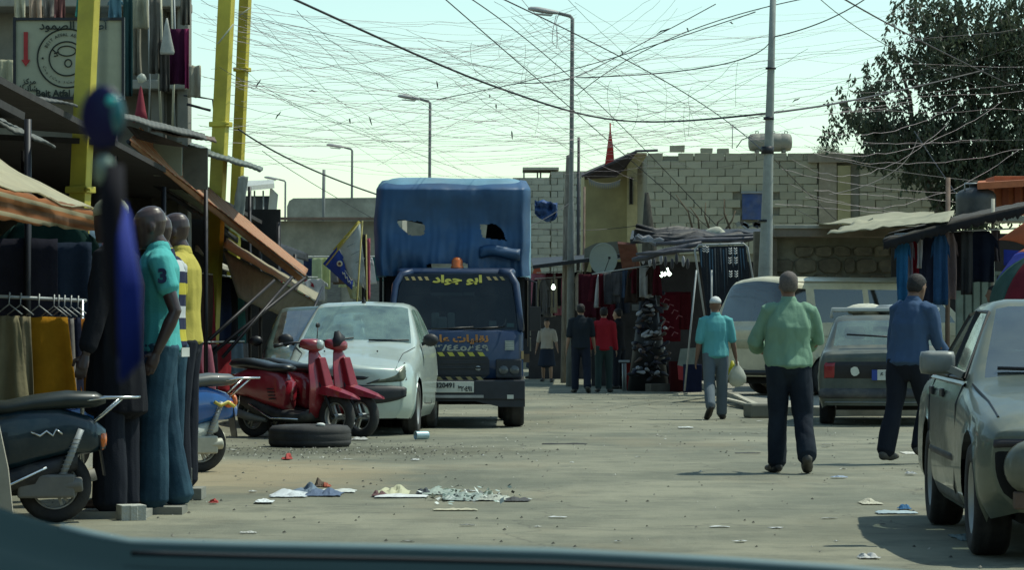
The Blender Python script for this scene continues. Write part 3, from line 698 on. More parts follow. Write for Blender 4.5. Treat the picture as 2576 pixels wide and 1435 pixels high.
BIG = [
 ([(690, -25, 190), (1230, 212, 150), (1560, 303, 125), (1930, 285, 138), (2260, 228, 112), (2620, 140, 100)], .019, 'thickest black cable, sagging in a long curve across the whole sky'),
 ([(1100, -20, 180), (1560, 380, 120), (1870, 650, 110)], .011, 'straight dark cable slanting down past the left of the nearest lamp post'),
 ([(1175, -10, 175), (1500, 255, 130), (1840, 610, 112)], .010, 'dark cable slanting down just right of the steep one'),
 ([(1240, -15, 180), (1700, 220, 130), (1925, 385, 140)], .011, 'dark cable from the top centre down to the utility pole band'),
 ([(600, 325, 180), (950, 490, 140), (1300, 580, 100)], .014, 'black cable leaving the yellow posts and dropping behind the truck'),
 ([(1450, 240, 116), (1740, 75, 122), (2180, -30, 130)], .010, 'cable climbing to the right from the nearest lamp post'),
 ([(1450, 195, 116), (1800, 165, 130), (1940, 92, 141)], .011, 'cable from the lamp post up to the utility pole'),
 ([(1948, 92, 141), (2080, 50, 150), (2200, -20, 160)], .011, 'cable running up and out right from the utility pole'),
 ([(2095, -20, 160), (2350, 120, 120), (2620, 250, 100)], .016, 'twisted double cable crossing in front of the big tree'),
 ([(2040, -25, 160), (2300, 150, 120), (2600, 265, 95)], .009, 'thin cable running down across the big tree under the twisted one'),
 ([(1300, 210, 110), (1440, 195, 114), (1660, 85, 125), (1800, 10, 135)], .010, 'knotted cable rising past the lamp head to the top'),
 ([(1100, 250, 110), (1320, 205, 112), (1560, 140, 118), (1900, 30, 130)], .010, 'patched cable with a lump near its middle'),
 ([(1100, 720, 120), (1100, 720, 120), (1100, 720, 120)], 0, ''),
 ([(1935, 388, 140), (2110, 560, 120), (2150, 580, 118)], .012, 'pale cable dropping from the pole band down over the block wall'),
 ([(2085, 490, 112), (2250, 430, 108), (2310, 330, 104)], .010, 'cable looping up from the block wall into the tree'),
 ([(2100, 400, 112), (2320, 440, 108), (2620, 470, 104)], .010, 'pale cable sagging across the wall under the tree'),
 ([(2300, 330, 112), (2400, 480, 120), (2460, 560, 125)], .012, 'cable running from the tree down to the stall roof'),
 ([(1990, 520, 138), (2250, 620, 125), (2450, 590, 130)], .006, 'faint cable hanging low before the rubble wall'),
 ([(1300, 590, 118), (1420, 520, 112), (1430, 500, 110)], .008, 'pale rope from the truck side up to the timber pole'),
 ([(1340, 575, 105), (1470, 580, 98), (1620, 566, 98)], .008, 'dark line strung low across the ochre house'),
 ([(660, 380, 120), (800, 470, 100), (1010, 590, 90)], .009, 'cable falling from the yellow posts towards the truck'),
]
for i, (pts, r, lb) in enumerate(BIG):
    if not r: continue
    m, mm = wire(pts, r, seed=i, n=40); m.build('overhead_cable', mm, label=lb, cat='cable', group='thick overhead cables')
rnd = random.Random(21); nw = 0
def thin(pts, r, lb, grp, wob=.03, mm=None):
    global nw
    m, m2 = wire(pts, r, seed=nw, n=22, wob=wob); nw += 1
    m.build('thin_wire', mm or (WIREG if rnd.random() < .65 else WIREM), label=lb, cat='wire', group=grp)
for i in range(80):            # from the left-hand posts across the street
    y0 = rnd.choice((rnd.uniform(5, 120), rnd.uniform(120, 400), rnd.uniform(200, 420))); x0 = rnd.uniform(470, 640)
    x1 = rnd.choice((1440, 1450, 1945, 1935, 2300, 2600, rnd.uniform(1500, 2400))); y1 = rnd.uniform(15, 400) if rnd.random() < .8 else rnd.uniform(0, 100)
    if x1 in (1945, 1935): y1 = rnd.choice((90, 170, 290, 300, 310, 350, 378))
    k0 = rnd.uniform(120, 185); k1 = rnd.uniform(90, 140)
    xm = (x0 + x1) / 2 + rnd.uniform(-60, 60); ym = (y0 + y1) / 2 + rnd.uniform(10, 75)
    thin([(x0, y0, k0), (xm, ym, (k0 + k1) / 2.1), (x1, y1, k1)], rnd.uniform(.0018, .0036), 'thin wire sagging across the sky from the yellow posts to the right-hand side', 'thin wires sagging across the street', .09)
for i in range(30):            # running away down the street
    x0 = rnd.uniform(470, 1500); y0 = rnd.uniform(-20, 220); k0 = rnd.uniform(150, 220)
    x1 = x0 + rnd.uniform(350, 700); y1 = min(470, y0 + rnd.uniform(230, 430)); k1 = rnd.uniform(70, 95)
    thin([(x0, y0, k0), ((x0 + x1) / 2, (y0 + y1) / 2 + rnd.uniform(0, 22), (k0 + k1) / 2.2), (x1, y1, k1)], rnd.uniform(.0024, .0046), 'thin wire slanting down to the right through the web of wires', 'thin wires slanting down the street', .05)
for i in range(26):            # climbing to the right
    x0 = rnd.uniform(900, 1450); y0 = rnd.uniform(220, 420); k0 = rnd.uniform(85, 110); x1 = x0 + rnd.uniform(350, 1000); y1 = y0 - rnd.uniform(60, 330); k1 = rnd.uniform(105, 150)
    thin([(x0, y0, k0), ((x0 + x1) / 2, (y0 + y1) / 2 + rnd.uniform(10, 50), (k0 + k1) / 2), (x1, y1, k1)], rnd.uniform(.002, .004), 'thin wire climbing to the right through the web of wires', 'thin wires climbing to the right', .05)
for i in range(16):            # loose ends
    x = rnd.uniform(1180, 1900); y = rnd.uniform(30, 330); k = rnd.uniform(100, 120)
    thin([(x, y, k), (x + rnd.uniform(-12, 12), y + 40, k), (x + rnd.uniform(-15, 15), y + rnd.uniform(60, 140), k)], .0035, 'loose wire end dangling from the web of wires', 'dangling loose wires', .04)
for i in range(10):            # wires over the tree and the right wall
    x0 = rnd.uniform(1945, 2050); y0 = rnd.uniform(290, 560); x1 = rnd.uniform(2350, 2640)
    thin([(x0, y0, 135), ((x0 + x1) / 2, y0 + rnd.uniform(10, 60), 120), (x1, y0 + rnd.uniform(-180, 60), 110)], .004, 'thin wire crossing in front of the block house and tree', 'thin wires before the block house', .05, WIREG)
for i, (x, y, L, a) in enumerate(((788, 230, 22, 0), (880, 305, 14, 80), (932, 305, 24, 70), (1100, 213, 20, 80), (1668, 78, 36, -25), (1565, 132, 12, 60), (1232, 242, 10, 80), (1248, 268, 12, 85), (1730, 75, 12, 60), (1840, 58, 10, 20), (2003, 252, 22, -30), (1288, 340, 22, 85), (650, 210, 26, -60), (700, 290, 24, -55))):
    k = 118; a = R(a); q = P(x, y, k); d = V((cos(a), 0, -sin(a))) * L / k / 2
    m = M(); m.tube([q - d, q - d * .3 + V((0, 0, .02)), q + d * .3, q + d], [.006, .017, .015, .005], 6)
    m.build('wire_splice', BLACK, label=['taped lump', 'short hanging tape end', 'knot of black tape'][i % 3] + ' on a wire ' + ['right of the yellow posts', 'above the third street lamp', 'above and right of the third lamp', 'left of the second street lamp', 'high up between lamp post and utility pole', 'just right of the nearest lamp post', 'left of the nearest lamp post', 'low left of the nearest lamp post', 'near the top, right of the long lump', 'near the top beside the utility pole', 'on the cable left of the utility pole', 'hanging under the web left of the lamp post', 'high beside the second yellow post', 'lower beside the second yellow post'][i], cat='splice', group='tape knots on the wires')
# ============================================================ vehicles
TYRE = mat('tyre_rubber', (.022, .022, .024), .8, var=.25, bump=.2, dirt=.4, dirtcol=(.10, .095, .08))
RIM = mat('dull_rim', (.35, .36, .35), .45, .6, var=.15, dirt=.3)
CHROME = mat('chrome', (.62, .64, .64), .18, .95, var=.05)
SEATM = mat('grey_seat', (.06, .065, .07), .9, var=.2)
UNDER = mat('underbody', (.012, .012, .012), .95)
RUBBER = mat('rubber_trim', (.02, .021, .024), .5, var=.2, dirt=.3, dirtcol=(.08, .08, .075))
PLATE = mat('number_plate', (.55, .57, .52), .5, var=.1, dirt=.2)
PTXT = mat('plate_letters', (.03, .035, .04), .6)
LAMPG = glassmat('lamp_glass', (.75, .75, .65), .3, .12, .08)
TAILR = mat('tail_red', (.28, .015, .02), .25, coat=.5)
AMBER = mat('amber_lens', (.62, .14, .02), .25, coat=.5)

def crom(p0, p1, p2, p3, t, k=.5):
    m1, m2 = (p2 - p0) * .5 * k * 1.4, (p3 - p1) * .5 * k * 1.4
    t2, t3 = t * t, t * t * t
    return p1 * (2 * t3 - 3 * t2 + 1) + m1 * (t3 - 2 * t2 + t) + p2 * (-2 * t3 + 3 * t2) + m2 * (t3 - t2)
class Skin:
    """smooth half body from control sections; u along the car, v from sill to roof centre line"""
    def __init__(s, secs, nose, tail):
        g = []
        for yb, yr, pts in secs:
            g.append([V((x, yb if j <= 4 else yr, z)) for j, (x, z) in enumerate(pts)])
        caps = []
        for t in (0, .4, .75, .93):
            caps.append([V((p.x * t, p.y - nose * (1 - t * t), p.z)) for p in g[0]])
        tails = []
        for t in (.93, .75, .4, 0):
            tails.append([V((p.x * t, p.y + tail * (1 - t * t), p.z)) for p in g[-1]])
        s.g = caps + g + tails; s.nu = len(s.g) - 1; s.nv = 7
    def __call__(s, u, v):
        u = min(max(u, 0), s.nu - 1e-6); v = min(max(v, 0), 7 - 1e-6)
        i, j = int(u), int(v); tu, tv = u - i, v - j
        def row(ii):
            r_ = s.g[min(max(ii, 0), s.nu)]
            a, b, c, d = r_[max(j - 1, 0)], r_[j], r_[min(j + 1, 7)], r_[min(j + 2, 7)]
            if j == 6: d = V((-b.x, b.y, b.z))
            return crom(a, b, c, d, tv)
        p = crom(row(i - 1), row(i), row(i + 1), row(i + 2), tu)
        return V((max(p.x, 0) if u > 0 else 0, p.y, p.z))
    def nrm(s, u, v):
        e = .02; a = s(u + e, v) - s(u - e, v); b = s(u, v + e) - s(u, v - e)
        n = a.cross(b)
        if n.length < 1e-9: return V((0, -1, 0))
        n.normalize(); c = s(u, v)
        if n.dot(c - V((0, c.y + (0.6 if u < s.nu / 2 else -.6), .7))) < 0: n = -n
        return n
    def patch(s, quad, off=.006, n=(8, 5), mirror=False, m=None, org=(0, 0, 0), sym=False):
        """raised panel between four (u,v) corners"""
        mb = m or M(); sides = (1, -1) if sym else ((-1,) if mirror else (1,))
        for sg in sides:
            vs = []; nu, nv = n
            for i in range(nu + 1):
                for j in range(nv + 1):
                    a, b = i / nu, j / nv
                    q = [lerp(lerp(quad[0][k_], quad[1][k_], a), lerp(quad[3][k_], quad[2][k_], a), b) for k_ in (0, 1)]
                    edge = (i == 0 and q[0] > .01) or i == nu or j in (0, nv) or q[0] > s.nu - .01 and False
                    if sym and abs(q[0] - s.nu) < .01: edge = j in (0, nv)
                    p = s(*q) + s.nrm(*q) * (off if not edge else -.004)
                    vs.append(V((p.x * sg, p.y, p.z)))
            fs = [(i * (nv + 1) + j, (i + 1) * (nv + 1) + j, (i + 1) * (nv + 1) + j + 1, i * (nv + 1) + j + 1) for i in range(nu) for j in range(nv)]
            mb.add(vs, fs, 0, True)
        return mb

def make_wheel(parent, c, r, wd, rimr=None, side=1, rimmat=None, spokes=0, name='wheel', rot=0):
    """wheel thing part: an Empty-free mesh part 'wheel' with tyre and rim children"""
    rimr = rimr or r * .62
    m = M(); m.org = V((0, 0, 0))
    m.lathe([(rimr * .4, -wd * .2), (rimr * .4, wd * .2)], (0, 0, 0), 'X', 14); hub = m.mesh(name, [DARKM])
    w_ = bpy.data.objects.new(name, hub); C.objects.link(w_); w_.parent = parent; w_.location = c; w_.rotation_euler = (0, 0, rot)
    m = M(); h = wd / 2
    m.lathe([(rimr, -h * .8), (rimr + .012, -h * .95), (r * .90, -h), (r * .97, -h * .86), (r, -h * .6), (r * .992, -h * .3), (r, -h * .28), (r, 0), (r * .992, .02 * h), (r, h * .28), (r * .992, h * .3), (r, h * .6), (r * .97, h * .86), (r * .90, h), (rimr + .012, h * .95), (rimr, h * .8)], (0, 0, 0), 'X', 36, closed=True)
    o = bpy.data.objects.new('tyre', m.mesh('tyre', [TYRE])); C.objects.link(o); o.parent = w_
    m = M(); e = side * h
    m.lathe([(rimr + .004, e * .88), (rimr * .93, e * .80), (rimr * .86, e * .45), (rimr * .5, e * .38), (rimr * .3, e * .6), (.001, e * .62)], (0, 0, 0), 'X', 28)
    m.lathe([(rimr + .004, -e * .8), (.001, -e * .7)], (0, 0, 0), 'X', 20)
    if spokes:
        for i in range(spokes):
            a = 2 * pi * i / spokes; m.beam((e * .5, 0, 0), (e * .66, cos(a) * rimr * .92, sin(a) * rimr * .92), .03, rimr * .2)
    o = bpy.data.objects.new('rim', m.mesh('rim', [rimmat or RIM])); C.objects.link(o); o.parent = w_
    return w_

def car(name, label, cat, loc, rz, secs, nose, tail, wheels, wr, paint, wins, ww=.19, glass=None, doors=None, interior=True, floor=.2, group=None, seatz=.0, arch=1.17):
    t = thing(name, label, cat, loc, rz, group)
    S = Skin(secs, nose, tail)
    us = []
    for i in range(S.nu):
        us += [i + q for q in ((0, .07, .2, .35, .5, .65, .8, .93) if 3 <= i < S.nu - 3 else (0, .5))]
    us.append(S.nu)
    vl = [0, .33, .66, 1, 1.25, 1.5, 1.75, 2, 2.25, 2.5, 2.75, 3, 3.33, 3.66, 4, 4.13, 4.3, 4.5, 4.7, 4.88, 5, 5.16, 5.5, 6, 6.4, 6.8, 7]
    nv = len(vl)
    ps = [[S(u, v) for v in vl] for u in us]
    L0 = min(p.y for r_ in ps for p in r_); ym = (L0 + max(p.y for r_ in ps for p in r_)) / 2
    R_ = wr * arch
    for i in range(len(us)):
        for j in range(nv):
            if vl[j] > 4: continue
            p = ps[i][j]
            if 3 < us[i] < S.nu - 3:
                for wy in wheels:
                    d = V((p.y - wy, p.z - wr)); l = d.length
                    if .8 * R_ < l < 1.14 * R_ and p.z > floor - .05: q = d * (R_ / l); ps[i][j] = V((p.x, wy + q.x, wr + q.y))
    body, gl = {}, {}
    mb = M(); mg = {}
    def isglass(u, v):
        for (u0, u1, v0, v1, nm) in wins:
            if u0 < u < u1 and v0 < v < v1: return nm
        return None
    allv = {}
    def face(dst, quad, sg):
        k0 = len(dst.v); dst.v += [V((p.x * sg, p.y - ym, p.z)) for p in quad]
        dst.f.append([k0, k0 + 1, k0 + 2, k0 + 3] if sg > 0 else [k0 + 3, k0 + 2, k0 + 1, k0]); dst.mi.append(0); dst.sm.append(True)
    for i in range(len(us) - 1):
        for j in range(nv - 1):
            um, vm = (us[i] + us[i + 1]) / 2, (vl[j] + vl[j + 1]) / 2
            quad = [ps[i][j], ps[i + 1][j], ps[i + 1][j + 1], ps[i][j + 1]]
            nm = isglass(um, vm)
            cc = (quad[0] + quad[1] + quad[2] + quad[3]) / 4
            cut = False
            if vm < 4 and 3 < um < S.nu - 3:
                for wy in wheels:
                    if V((cc.y - wy, cc.z - wr)).length < R_ * .985: cut = True
            if cut: continue
            for sg in (1, -1):
                if nm:
                    key = nm + ('' if vm > 5 else '%d' % sg)
                    face(mg.setdefault(key, M()), quad, sg)
                else: face(mb, quad, sg)
    O = V((0, 0, 0))
    body = mb.build('body', paint, t, weld=True, recalc=True)
    GL = glass or glassmat('car_glass', (.5, .56, .54), .18, .08)
    for key, mm in mg.items(): mm.build(key.rstrip('-1234567890'), GL, t, weld=True)
    # wheel wells, floor
    m = M()
    Lf = [V((x, y - ym, z)) for x, y, z in ((0, 0, 0),)]
    y0, y1 = L0 + .12, 2 * ym - L0 - .12
    hw = max(p[0] for p in secs[len(secs) // 2][2]) - .03
    m.box((0, 0, floor + .05), (hw * 1.5, y1 - y0 - .15, .1))
    for wy in wheels:
        for sg in (1, -1):
            prof = [(R_ * 1.02, -.14), (R_ * 1.02, .11)]
            n = 20; ring = []
            for a in range(n + 1):
                an = pi * a / n; ring.append([V((sg * (hw - .16 + h_), wy - ym + R_ * 1.02 * cos(an), wr + R_ * 1.02 * sin(an))) for h_ in (-.14, .13)])
            m.add([p for r_ in ring for p in r_], [(2 * a, 2 * a + 1, 2 * a + 3, 2 * a + 2) for a in range(n)])
            m.add([V((sg * (hw - .3), 0, 0)) + V((0, p[0].y, p[0].z)) - V((0, 0, 0)) for p in [(q[0],) for q in ring]], [tuple(range(n + 1))])
    m.build('underbody', UNDER, t)
    for wy in wheels:
        for sg in (1, -1): make_wheel(t, (sg * (hw - ww / 2 + .015), wy - ym, wr), wr, ww, side=sg)
    if interior:
        ws = next(w_ for w_ in wins if w_[4] == 'windscreen'); yd = S((ws[0]), 5).y - ym
        m = M(); m.box((0, yd + .32, .80 + seatz), (hw * 1.7, .45, .16), Matrix.Rotation(R(-6), 3, 'X')); m.build('dashboard', SEATM, t, bevel=.03)
        for sx in (-.36, .36):
            m = M(); m.box((sx, yd + 1.25, .45 + seatz), (.5, .5, .16)); m.box((sx, yd + 1.52, .78 + seatz), (.48, .14, .6), Matrix.Rotation(R(-12), 3, 'X')); m.box((sx, yd + 1.6, 1.17 + seatz), (.27, .1, .17)); m.build('seat', SEATM, t, bevel=.045)
        m = M(); m.box((0, yd + 2.35, .62 + seatz), (1.25, .16, .6), Matrix.Rotation(R(-14), 3, 'X')); m.box((0, yd + 2.1, .4 + seatz), (1.25, .5, .14)); m.build('rear_seat', SEATM, t, bevel=.04)
        m = M(); c0 = V((.36, yd + .68, .90 + seatz))
        m.tube([c0 + Matrix.Rotation(R(65), 3, 'X') @ V((.18 * cos(2 * pi * a / 16), .18 * sin(2 * pi * a / 16), 0)) for a in range(17)], .014, 6, caps=False); m.beam(c0 + V((-.16, 0, 0)), c0 + V((.16, 0, 0)), .03, .03); m.beam(c0, c0 + V((0, -.3, -.1)), .05, .05); m.build('steering_wheel', BLACK, t)
        m = M(); m.box((0, S(ws[1] - .15, 7).y - ym + .1, S(ws[1] - .15, 7).z - .09), (.24, .03, .07)); m.build('rearview_mirror', BLACK, t, bevel=.01)
    S.ym = ym
    return t, S
def on(S, t, name, quad, material, off=.006, n=(8, 5), sym=False, mirror=False, label=None):
    m = S.patch(quad, off, n, mirror, sym=sym)
    m.v = [p - V((0, S.ym, 0)) for p in m.v]
    return m.build(name, material, t, label=label, recalc=True)
def pt(S, u, v, off=0, sg=1):
    p = S(u, v) + S.nrm(u, v) * off
    return V((p.x * sg, p.y - S.ym, p.z))
def seam(S, t, path, name='seam', r=.006, sides=(1, -1), mt=None, off=0.001):
    for sg in sides:
        m = M(); m.tube([pt(S, u, v, off, sg) for u, v in path], r, 4, sm=False, caps=False); m.build(name, mt or BLACK, t)
def ucap(i): return 4 + i     # section index -> u

# ---- section tables (front bumper at y=0): (y_belt, y_roof, [(x,z) sill .. roof centre])
HATCH = [
 (.14, .16, [(.60, .20), (.68, .30), (.70, .45), (.68, .63), (.62, .745), (.45, .785), (.25, .80), (0, .81)]),
 (.34, .36, [(.74, .19), (.80, .30), (.81, .5), (.785, .70), (.71, .81), (.52, .85), (.28, .875), (0, .885)]),
 (.76, .76, [(.77, .18), (.825, .3), (.83, .55), (.80, .78), (.74, .88), (.55, .93), (.3, .955), (0, .965)]),
 (1.16, 1.10, [(.77, .18), (.825, .3), (.835, .6), (.81, .86), (.77, .97), (.71, 1.01), (.4, 1.045), (0, 1.055)]),
 (1.32, 1.90, [(.77, .18), (.825, .3), (.835, .6), (.815, .87), (.785, .985), (.59, 1.43), (.36, 1.475), (0, 1.49)]),
 (2.25, 2.32, [(.77, .18), (.825, .3), (.835, .6), (.815, .87), (.785, 1.0), (.60, 1.45), (.36, 1.50), (0, 1.51)]),
 (3.15, 3.20, [(.77, .18), (.825, .3), (.835, .6), (.81, .9), (.76, 1.04), (.57, 1.40), (.34, 1.45), (0, 1.46)]),
 (3.50, 3.50, [(.75, .2), (.81, .32), (.81, .6), (.78, .88), (.73, .98), (.62, 1.02), (.36, 1.04), (0, 1.05)]),
 (3.66, 3.62, [(.66, .25), (.73, .35), (.74, .6), (.71, .80), (.66, .90), (.56, .94), (.3, .95), (0, .955)]),
]
HWINS = [(ucap(3) + .07, ucap(4) - .07, 5.16, 7.1, 'windscreen'), (ucap(4) + .07, ucap(5) - .07, 4.13, 4.88, 'side_window'), (ucap(5) + .07, ucap(6) - .2, 4.13, 4.88, 'side_window'), (ucap(6) + .2, ucap(7) - .07, 5.16, 7.1, 'rear_window')]

# ================= silver hatchback, front view
SILV = mat('silver_green_paint', (.47, .55, .50), .28, .25, var=.05, coat=.6, dirt=.22, dirtcol=(.36, .36, .28))
cx, ck = 893, 227.
loc = W(892, 222, 0) + V((0, 1.9, 0))
t, S = car('parked_hatchback', 'silver green hatchback parked nose out behind the red scooters', 'car', loc, R(-3.5), HATCH, .20, .10, (.72, 3.12), .30, SILV, HWINS, glass=glassmat('hatch_glass', (.72, .86, .80), .06, .26, .05, (.34, .50, .42)))  # greenish dust colour also paints the teal sky reflection on the glass
HLQ = [(.95, 2.72), (4.35, 2.85), (4.9, 4.15), (1.5, 3.0)]
t.scale = (.95, 1, 1.02)
on(S, t, 'headlight', HLQ, mat('headlamp_yellowed', (.075, .085, .055), .3, var=.5, scale=14, spec=.3), .008, (12, 6))
on(S, t, 'headlight', HLQ, MATS['headlamp_yellowed'], .008, (12, 6), mirror=True)
seam(S, t, HLQ + HLQ[:1], 'headlight_rim', .006, off=.006)
on(S, t, 'bumper_strip', [(.0, 1.2), (4.1, 1.9), (4.3, 2.55), (.0, 2.7)], RUBBER, .045, (16, 6), sym=True)
on(S, t, 'grille', [(0, 2.95), (.9, 2.98), (1.2, 3.3), (0, 3.5)], BLACK, .008, (8, 3), sym=True)
m = M(); m.box((0, -S.ym - .045, .36), (.5, .02, .12)); m.build('number_plate', PLATE, t)
m = M()   # rearing animal badge, simplified raised shape
bc = V((0, -S.ym - .052, .655)); out = [(-.03, -.055), (-.005, -.05), (-.01, -.01), (.02, -.055), (.035, -.05), (.02, 0), (.035, .03), (.02, .06), (-.01, .05), (-.03, .02), (-.05, .035), (-.035, .0)]
m.prism([(bc.x + a, bc.z + b) for a, b in out], 'Y', bc.y - .012, bc.y + .01); m.build('badge', CHROME, t)
seam(S, t, [(ucap(0) - .3, 4.1), (ucap(1), 4.55), (ucap(2), 4.65), (ucap(3) - .1, 4.7)], 'bonnet_seam', .005)
seam(S, t, [(ucap(4) + .02, 4.0), (ucap(4) + .02, 3), (ucap(4) + .05, 1.2), (ucap(5), 1.1), (ucap(5), 4.0)], 'door_seam')
for sg in (1, -1):
    m = M(); p = pt(S, ucap(4), 4.1, .02, sg); m.sphere(p + V((sg * .11, -.02, .05)), .10, 12, 0, (1.0, .55, .75)); m.beam(p, p + V((sg * .07, 0, .03)), .04, .04); o = m.build('wing_mirror', RUBBER, t)
m = M(); a, b = pt(S, ucap(3) + .02, 6.6, .015), pt(S, ucap(3) + .12, 5.25, .02); m.tube([a, b], .010, 5); a2, b2 = pt(S, ucap(3) + .02, 5.5, .015, -1), pt(S, ucap(3) + .09, 6.9, .02, -1); m.tube([a2, b2], .010, 5); m.build('wiper', BLACK, t)
m = M(); p = pt(S, ucap(4) + .15, 7); m.lathe([(.03, 0), (.012, .05), (.004, .07)], p, 'Z', 10); m.tube([p + V((0, 0, .05)), p + V((0, .12, .30))], .004, 4); m.build('roof_antenna', BLACK, t)
m = M(); p = pt(S, ucap(3) + .6, 7) + V((.0, .12, 0)); m.tube([p + V((0, 0, -.02)), p + V((.01, 0, -.12))], .003, 4); m.sphere(p + V((.01, 0, -.17)), .035, 8, 0, (.7, .3, 1.6)); m.build('hanging_charm', WHITE, t)
for sg in (1, -1):
    m = M(); m.sphere(pt(S, ucap(2) - .4, 6.9, .012, sg) + V((sg * .3, 0, 0)), .012, 6); m.build('washer_jet', BLACK, t)
m = M(); m.sphere((-.36, -S.ym + 2.35, 1.07), .17, 12, 0, (1.2, .6, 1.1)); m.build('seat_cover', SEATM, t)

# ================= second hatchback behind it
G2 = mat('dull_green_paint', (.05, .09, .08), .4, .3, var=.08, coat=.4, dirt=.3)
t2, S2 = car('parked_hatchback', 'dull green car half hidden behind the silver hatchback', 'car', W(790, 208, 0) + V((0, 2.4, 0)), R(4), HATCH, .16, .10, (.72, 3.12), .29, G2, HWINS)
on(S2, t2, 'headlight', [(2.6, 3.2), (4.6, 3.7), (4.4, 2.7), (2.6, 2.6)], LAMPG, .008, sym=True); on(S2, t2, 'bumper', [(0, 1.0), (4.6, 1.0), (4.6, 2.2), (0, 2.3)], RUBBER, .03, sym=True)
for sg in (1, -1): m = M(); p = pt(S2, ucap(4), 4.1, .02, sg); m.sphere(p + V((sg * .10, -.02, .05)), .09, 10, 0, (1, .55, .75)); m.build('wing_mirror', BLACK, t2)

# ================= grey hatch saloon seen from behind, right of the green shirt man
REARC = [
 (.14, .16, [(.62, .22), (.72, .32), (.74, .45), (.72, .56), (.66, .64), (.5, .68), (.25, .70), (0, .70)]),
 (.5, .5, [(.76, .2), (.81, .32), (.82, .5), (.81, .68), (.76, .80), (.6, .84), (.3, .86), (0, .865)]),
 (1.15, 1.15, [(.77, .2), (.81, .32), (.825, .55), (.81, .78), (.77, .90), (.7, .93), (.4, .95), (0, .96)]),
 (1.32, 1.78, [(.77, .2), (.81, .32), (.825, .55), (.81, .80), (.77, .92), (.60, 1.34), (.36, 1.375), (0, 1.38)]),
 (2.4, 2.45, [(.77, .2), (.81, .32), (.825, .55), (.81, .80), (.77, .92), (.615, 1.35), (.36, 1.395), (0, 1.40)]),
 (3.35, 3.35, [(.77, .2), (.81, .32), (.825, .55), (.81, .80), (.77, .93), (.60, 1.34), (.36, 1.38), (0, 1.385)]),
 (3.72, 3.85, [(.77, .22), (.81, .34), (.825, .55), (.81, .80), (.77, .93), (.66, .99), (.4, 1.005), (0, 1.01)]),
 (4.0, 4.0, [(.75, .24), (.80, .36), (.81, .58), (.80, .78), (.76, .90), (.70, .935), (.4, .945), (0, .95)]),
 (4.06, 4.05, [(.70, .26), (.765, .36), (.77, .58), (.77, .76), (.74, .86), (.66, .91), (.35, .92), (0, .925)]),
]
RW = [(ucap(2) + .07, ucap(3) - .07, 5.16, 7.1, 'windscreen'), (ucap(3) + .07, ucap(4) - .07, 4.13, 4.88, 'side_window'), (ucap(4) + .07, ucap(5) - .07, 4.13, 4.88, 'side_window'), (ucap(5) + .2, ucap(6) - .07, 5.16, 7.1, 'rear_window')]
GREYP = mat('grey_green_paint', (.075, .092, .08), .45, .25, var=.1, coat=.3, dirt=.5, dirtcol=(.20, .195, .15))
t3, S3 = car('parked_saloon', 'grey old car seen from behind with clothes on its roof bars', 'car', W(2226, 200, 0) + V((.2, 1.9, 0)), R(173.5), REARC, .10, .07, (.75, 3.15), .29, GREYP, RW, glass=glassmat('dusty_glass', (.60, .72, .66), .12, .22, .08, (.30, .40, .34)), interior=True)
# local +x is now the left of the picture; tail is at max y
ut = S3.nu
on(S3, t3, 'boot_panel', [(ut - 3.2, 2.05), (ut, 2.05), (ut, 3.55), (ut - 3.2, 3.5)], BLACK, .012, (10, 5), sym=True)
on(S3, t3, 'tail_light', [(ut - 3.45, 2.1), (ut - 2.1, 2.1), (ut - 2.1, 3.45), (ut - 3.45, 3.4)], TAILR, .02)
on(S3, t3, 'tail_light', [(ut - 3.45, 2.1), (ut - 2.1, 2.1), (ut - 2.1, 3.45), (ut - 3.45, 3.4)], TAILR, .02, mirror=True)
on(S3, t3, 'rear_bumper', [(ut - 4.6, .9), (ut, .9), (ut, 1.55), (ut - 4.6, 1.55)], mat('faded_bumper', (.06, .062, .065), .7, var=.2, dirt=.4), .05, (14, 4), sym=True)
on(S3, t3, 'bumper_trim', [(ut - 4.2, .45), (ut, .45), (ut, .56), (ut - 4.2, .56)], STEEL, .03, (12, 2), sym=True)
def plate(t, c, rz, wd, ht, latin, arab, name='number_plate', blue=False):
    """long two-script number plate facing local direction; rz turns its face"""
    rm = Matrix.Rotation(rz, 3, 'Z')
    m = M(); m.box(c, (wd, .015, ht), rm); o = m.build(name, PLATE, t, bevel=.004)
    q = V(c) + rm @ V((-wd * .20, -.012, ht * .14)); text('plate_number', latin, ht * .62, q, (R(90), 0, rz), PTXT, o, width=wd * .46, bold=.003)
    q = V(c) + rm @ V((wd * .28, -.012, -ht * .18)); text('plate_number', arab, ht * .62, q, (R(90), 0, rz), PTXT, o, width=wd * .34, bold=.003)
    if blue: m = M(); m.box(V(c) + rm @ V((-wd * .56, 0, 0)), (wd * .12, .016, ht), rm); m.build('plate_band', BLUEP, o)
yt = pt(S3, ut, 3).y
plate(t3, (-.20, yt + .045, .645), pi, .56, .13, 'ع 114642'.replace('ع', chr(0xFECB)), '\u0661\u0661\u0664\u0666\u0664\u0662', blue=True)
m = M(); q = V((.36, yt + .03, .69)); m.prism([(q.x + .055 * cos(a) * (1.15 if i % 2 else .95), q.z + .06 * sin(a)) for i, a in enumerate([2 * pi * j / 9 for j in range(9)])], 'Y', q.y - .01, q.y + .012); m.build('rust_patch', mat('pale_filler', (.55, .56, .48), .8), t3, label='pale round filler patch')
m = M(); a = pt(S3, ucap(6) + .05, 6.2, .03, -1) + V((-.15, .02, .0)); b = a + V((.36, -.02, .10)); c2 = a + V((.95, -.03, .13)); m.tube([a, b], .011, 5); m.tube([b + V((-.12, 0, -.01)), c2], .013, 5); m.build('rear_wiper', BLACK, t3)
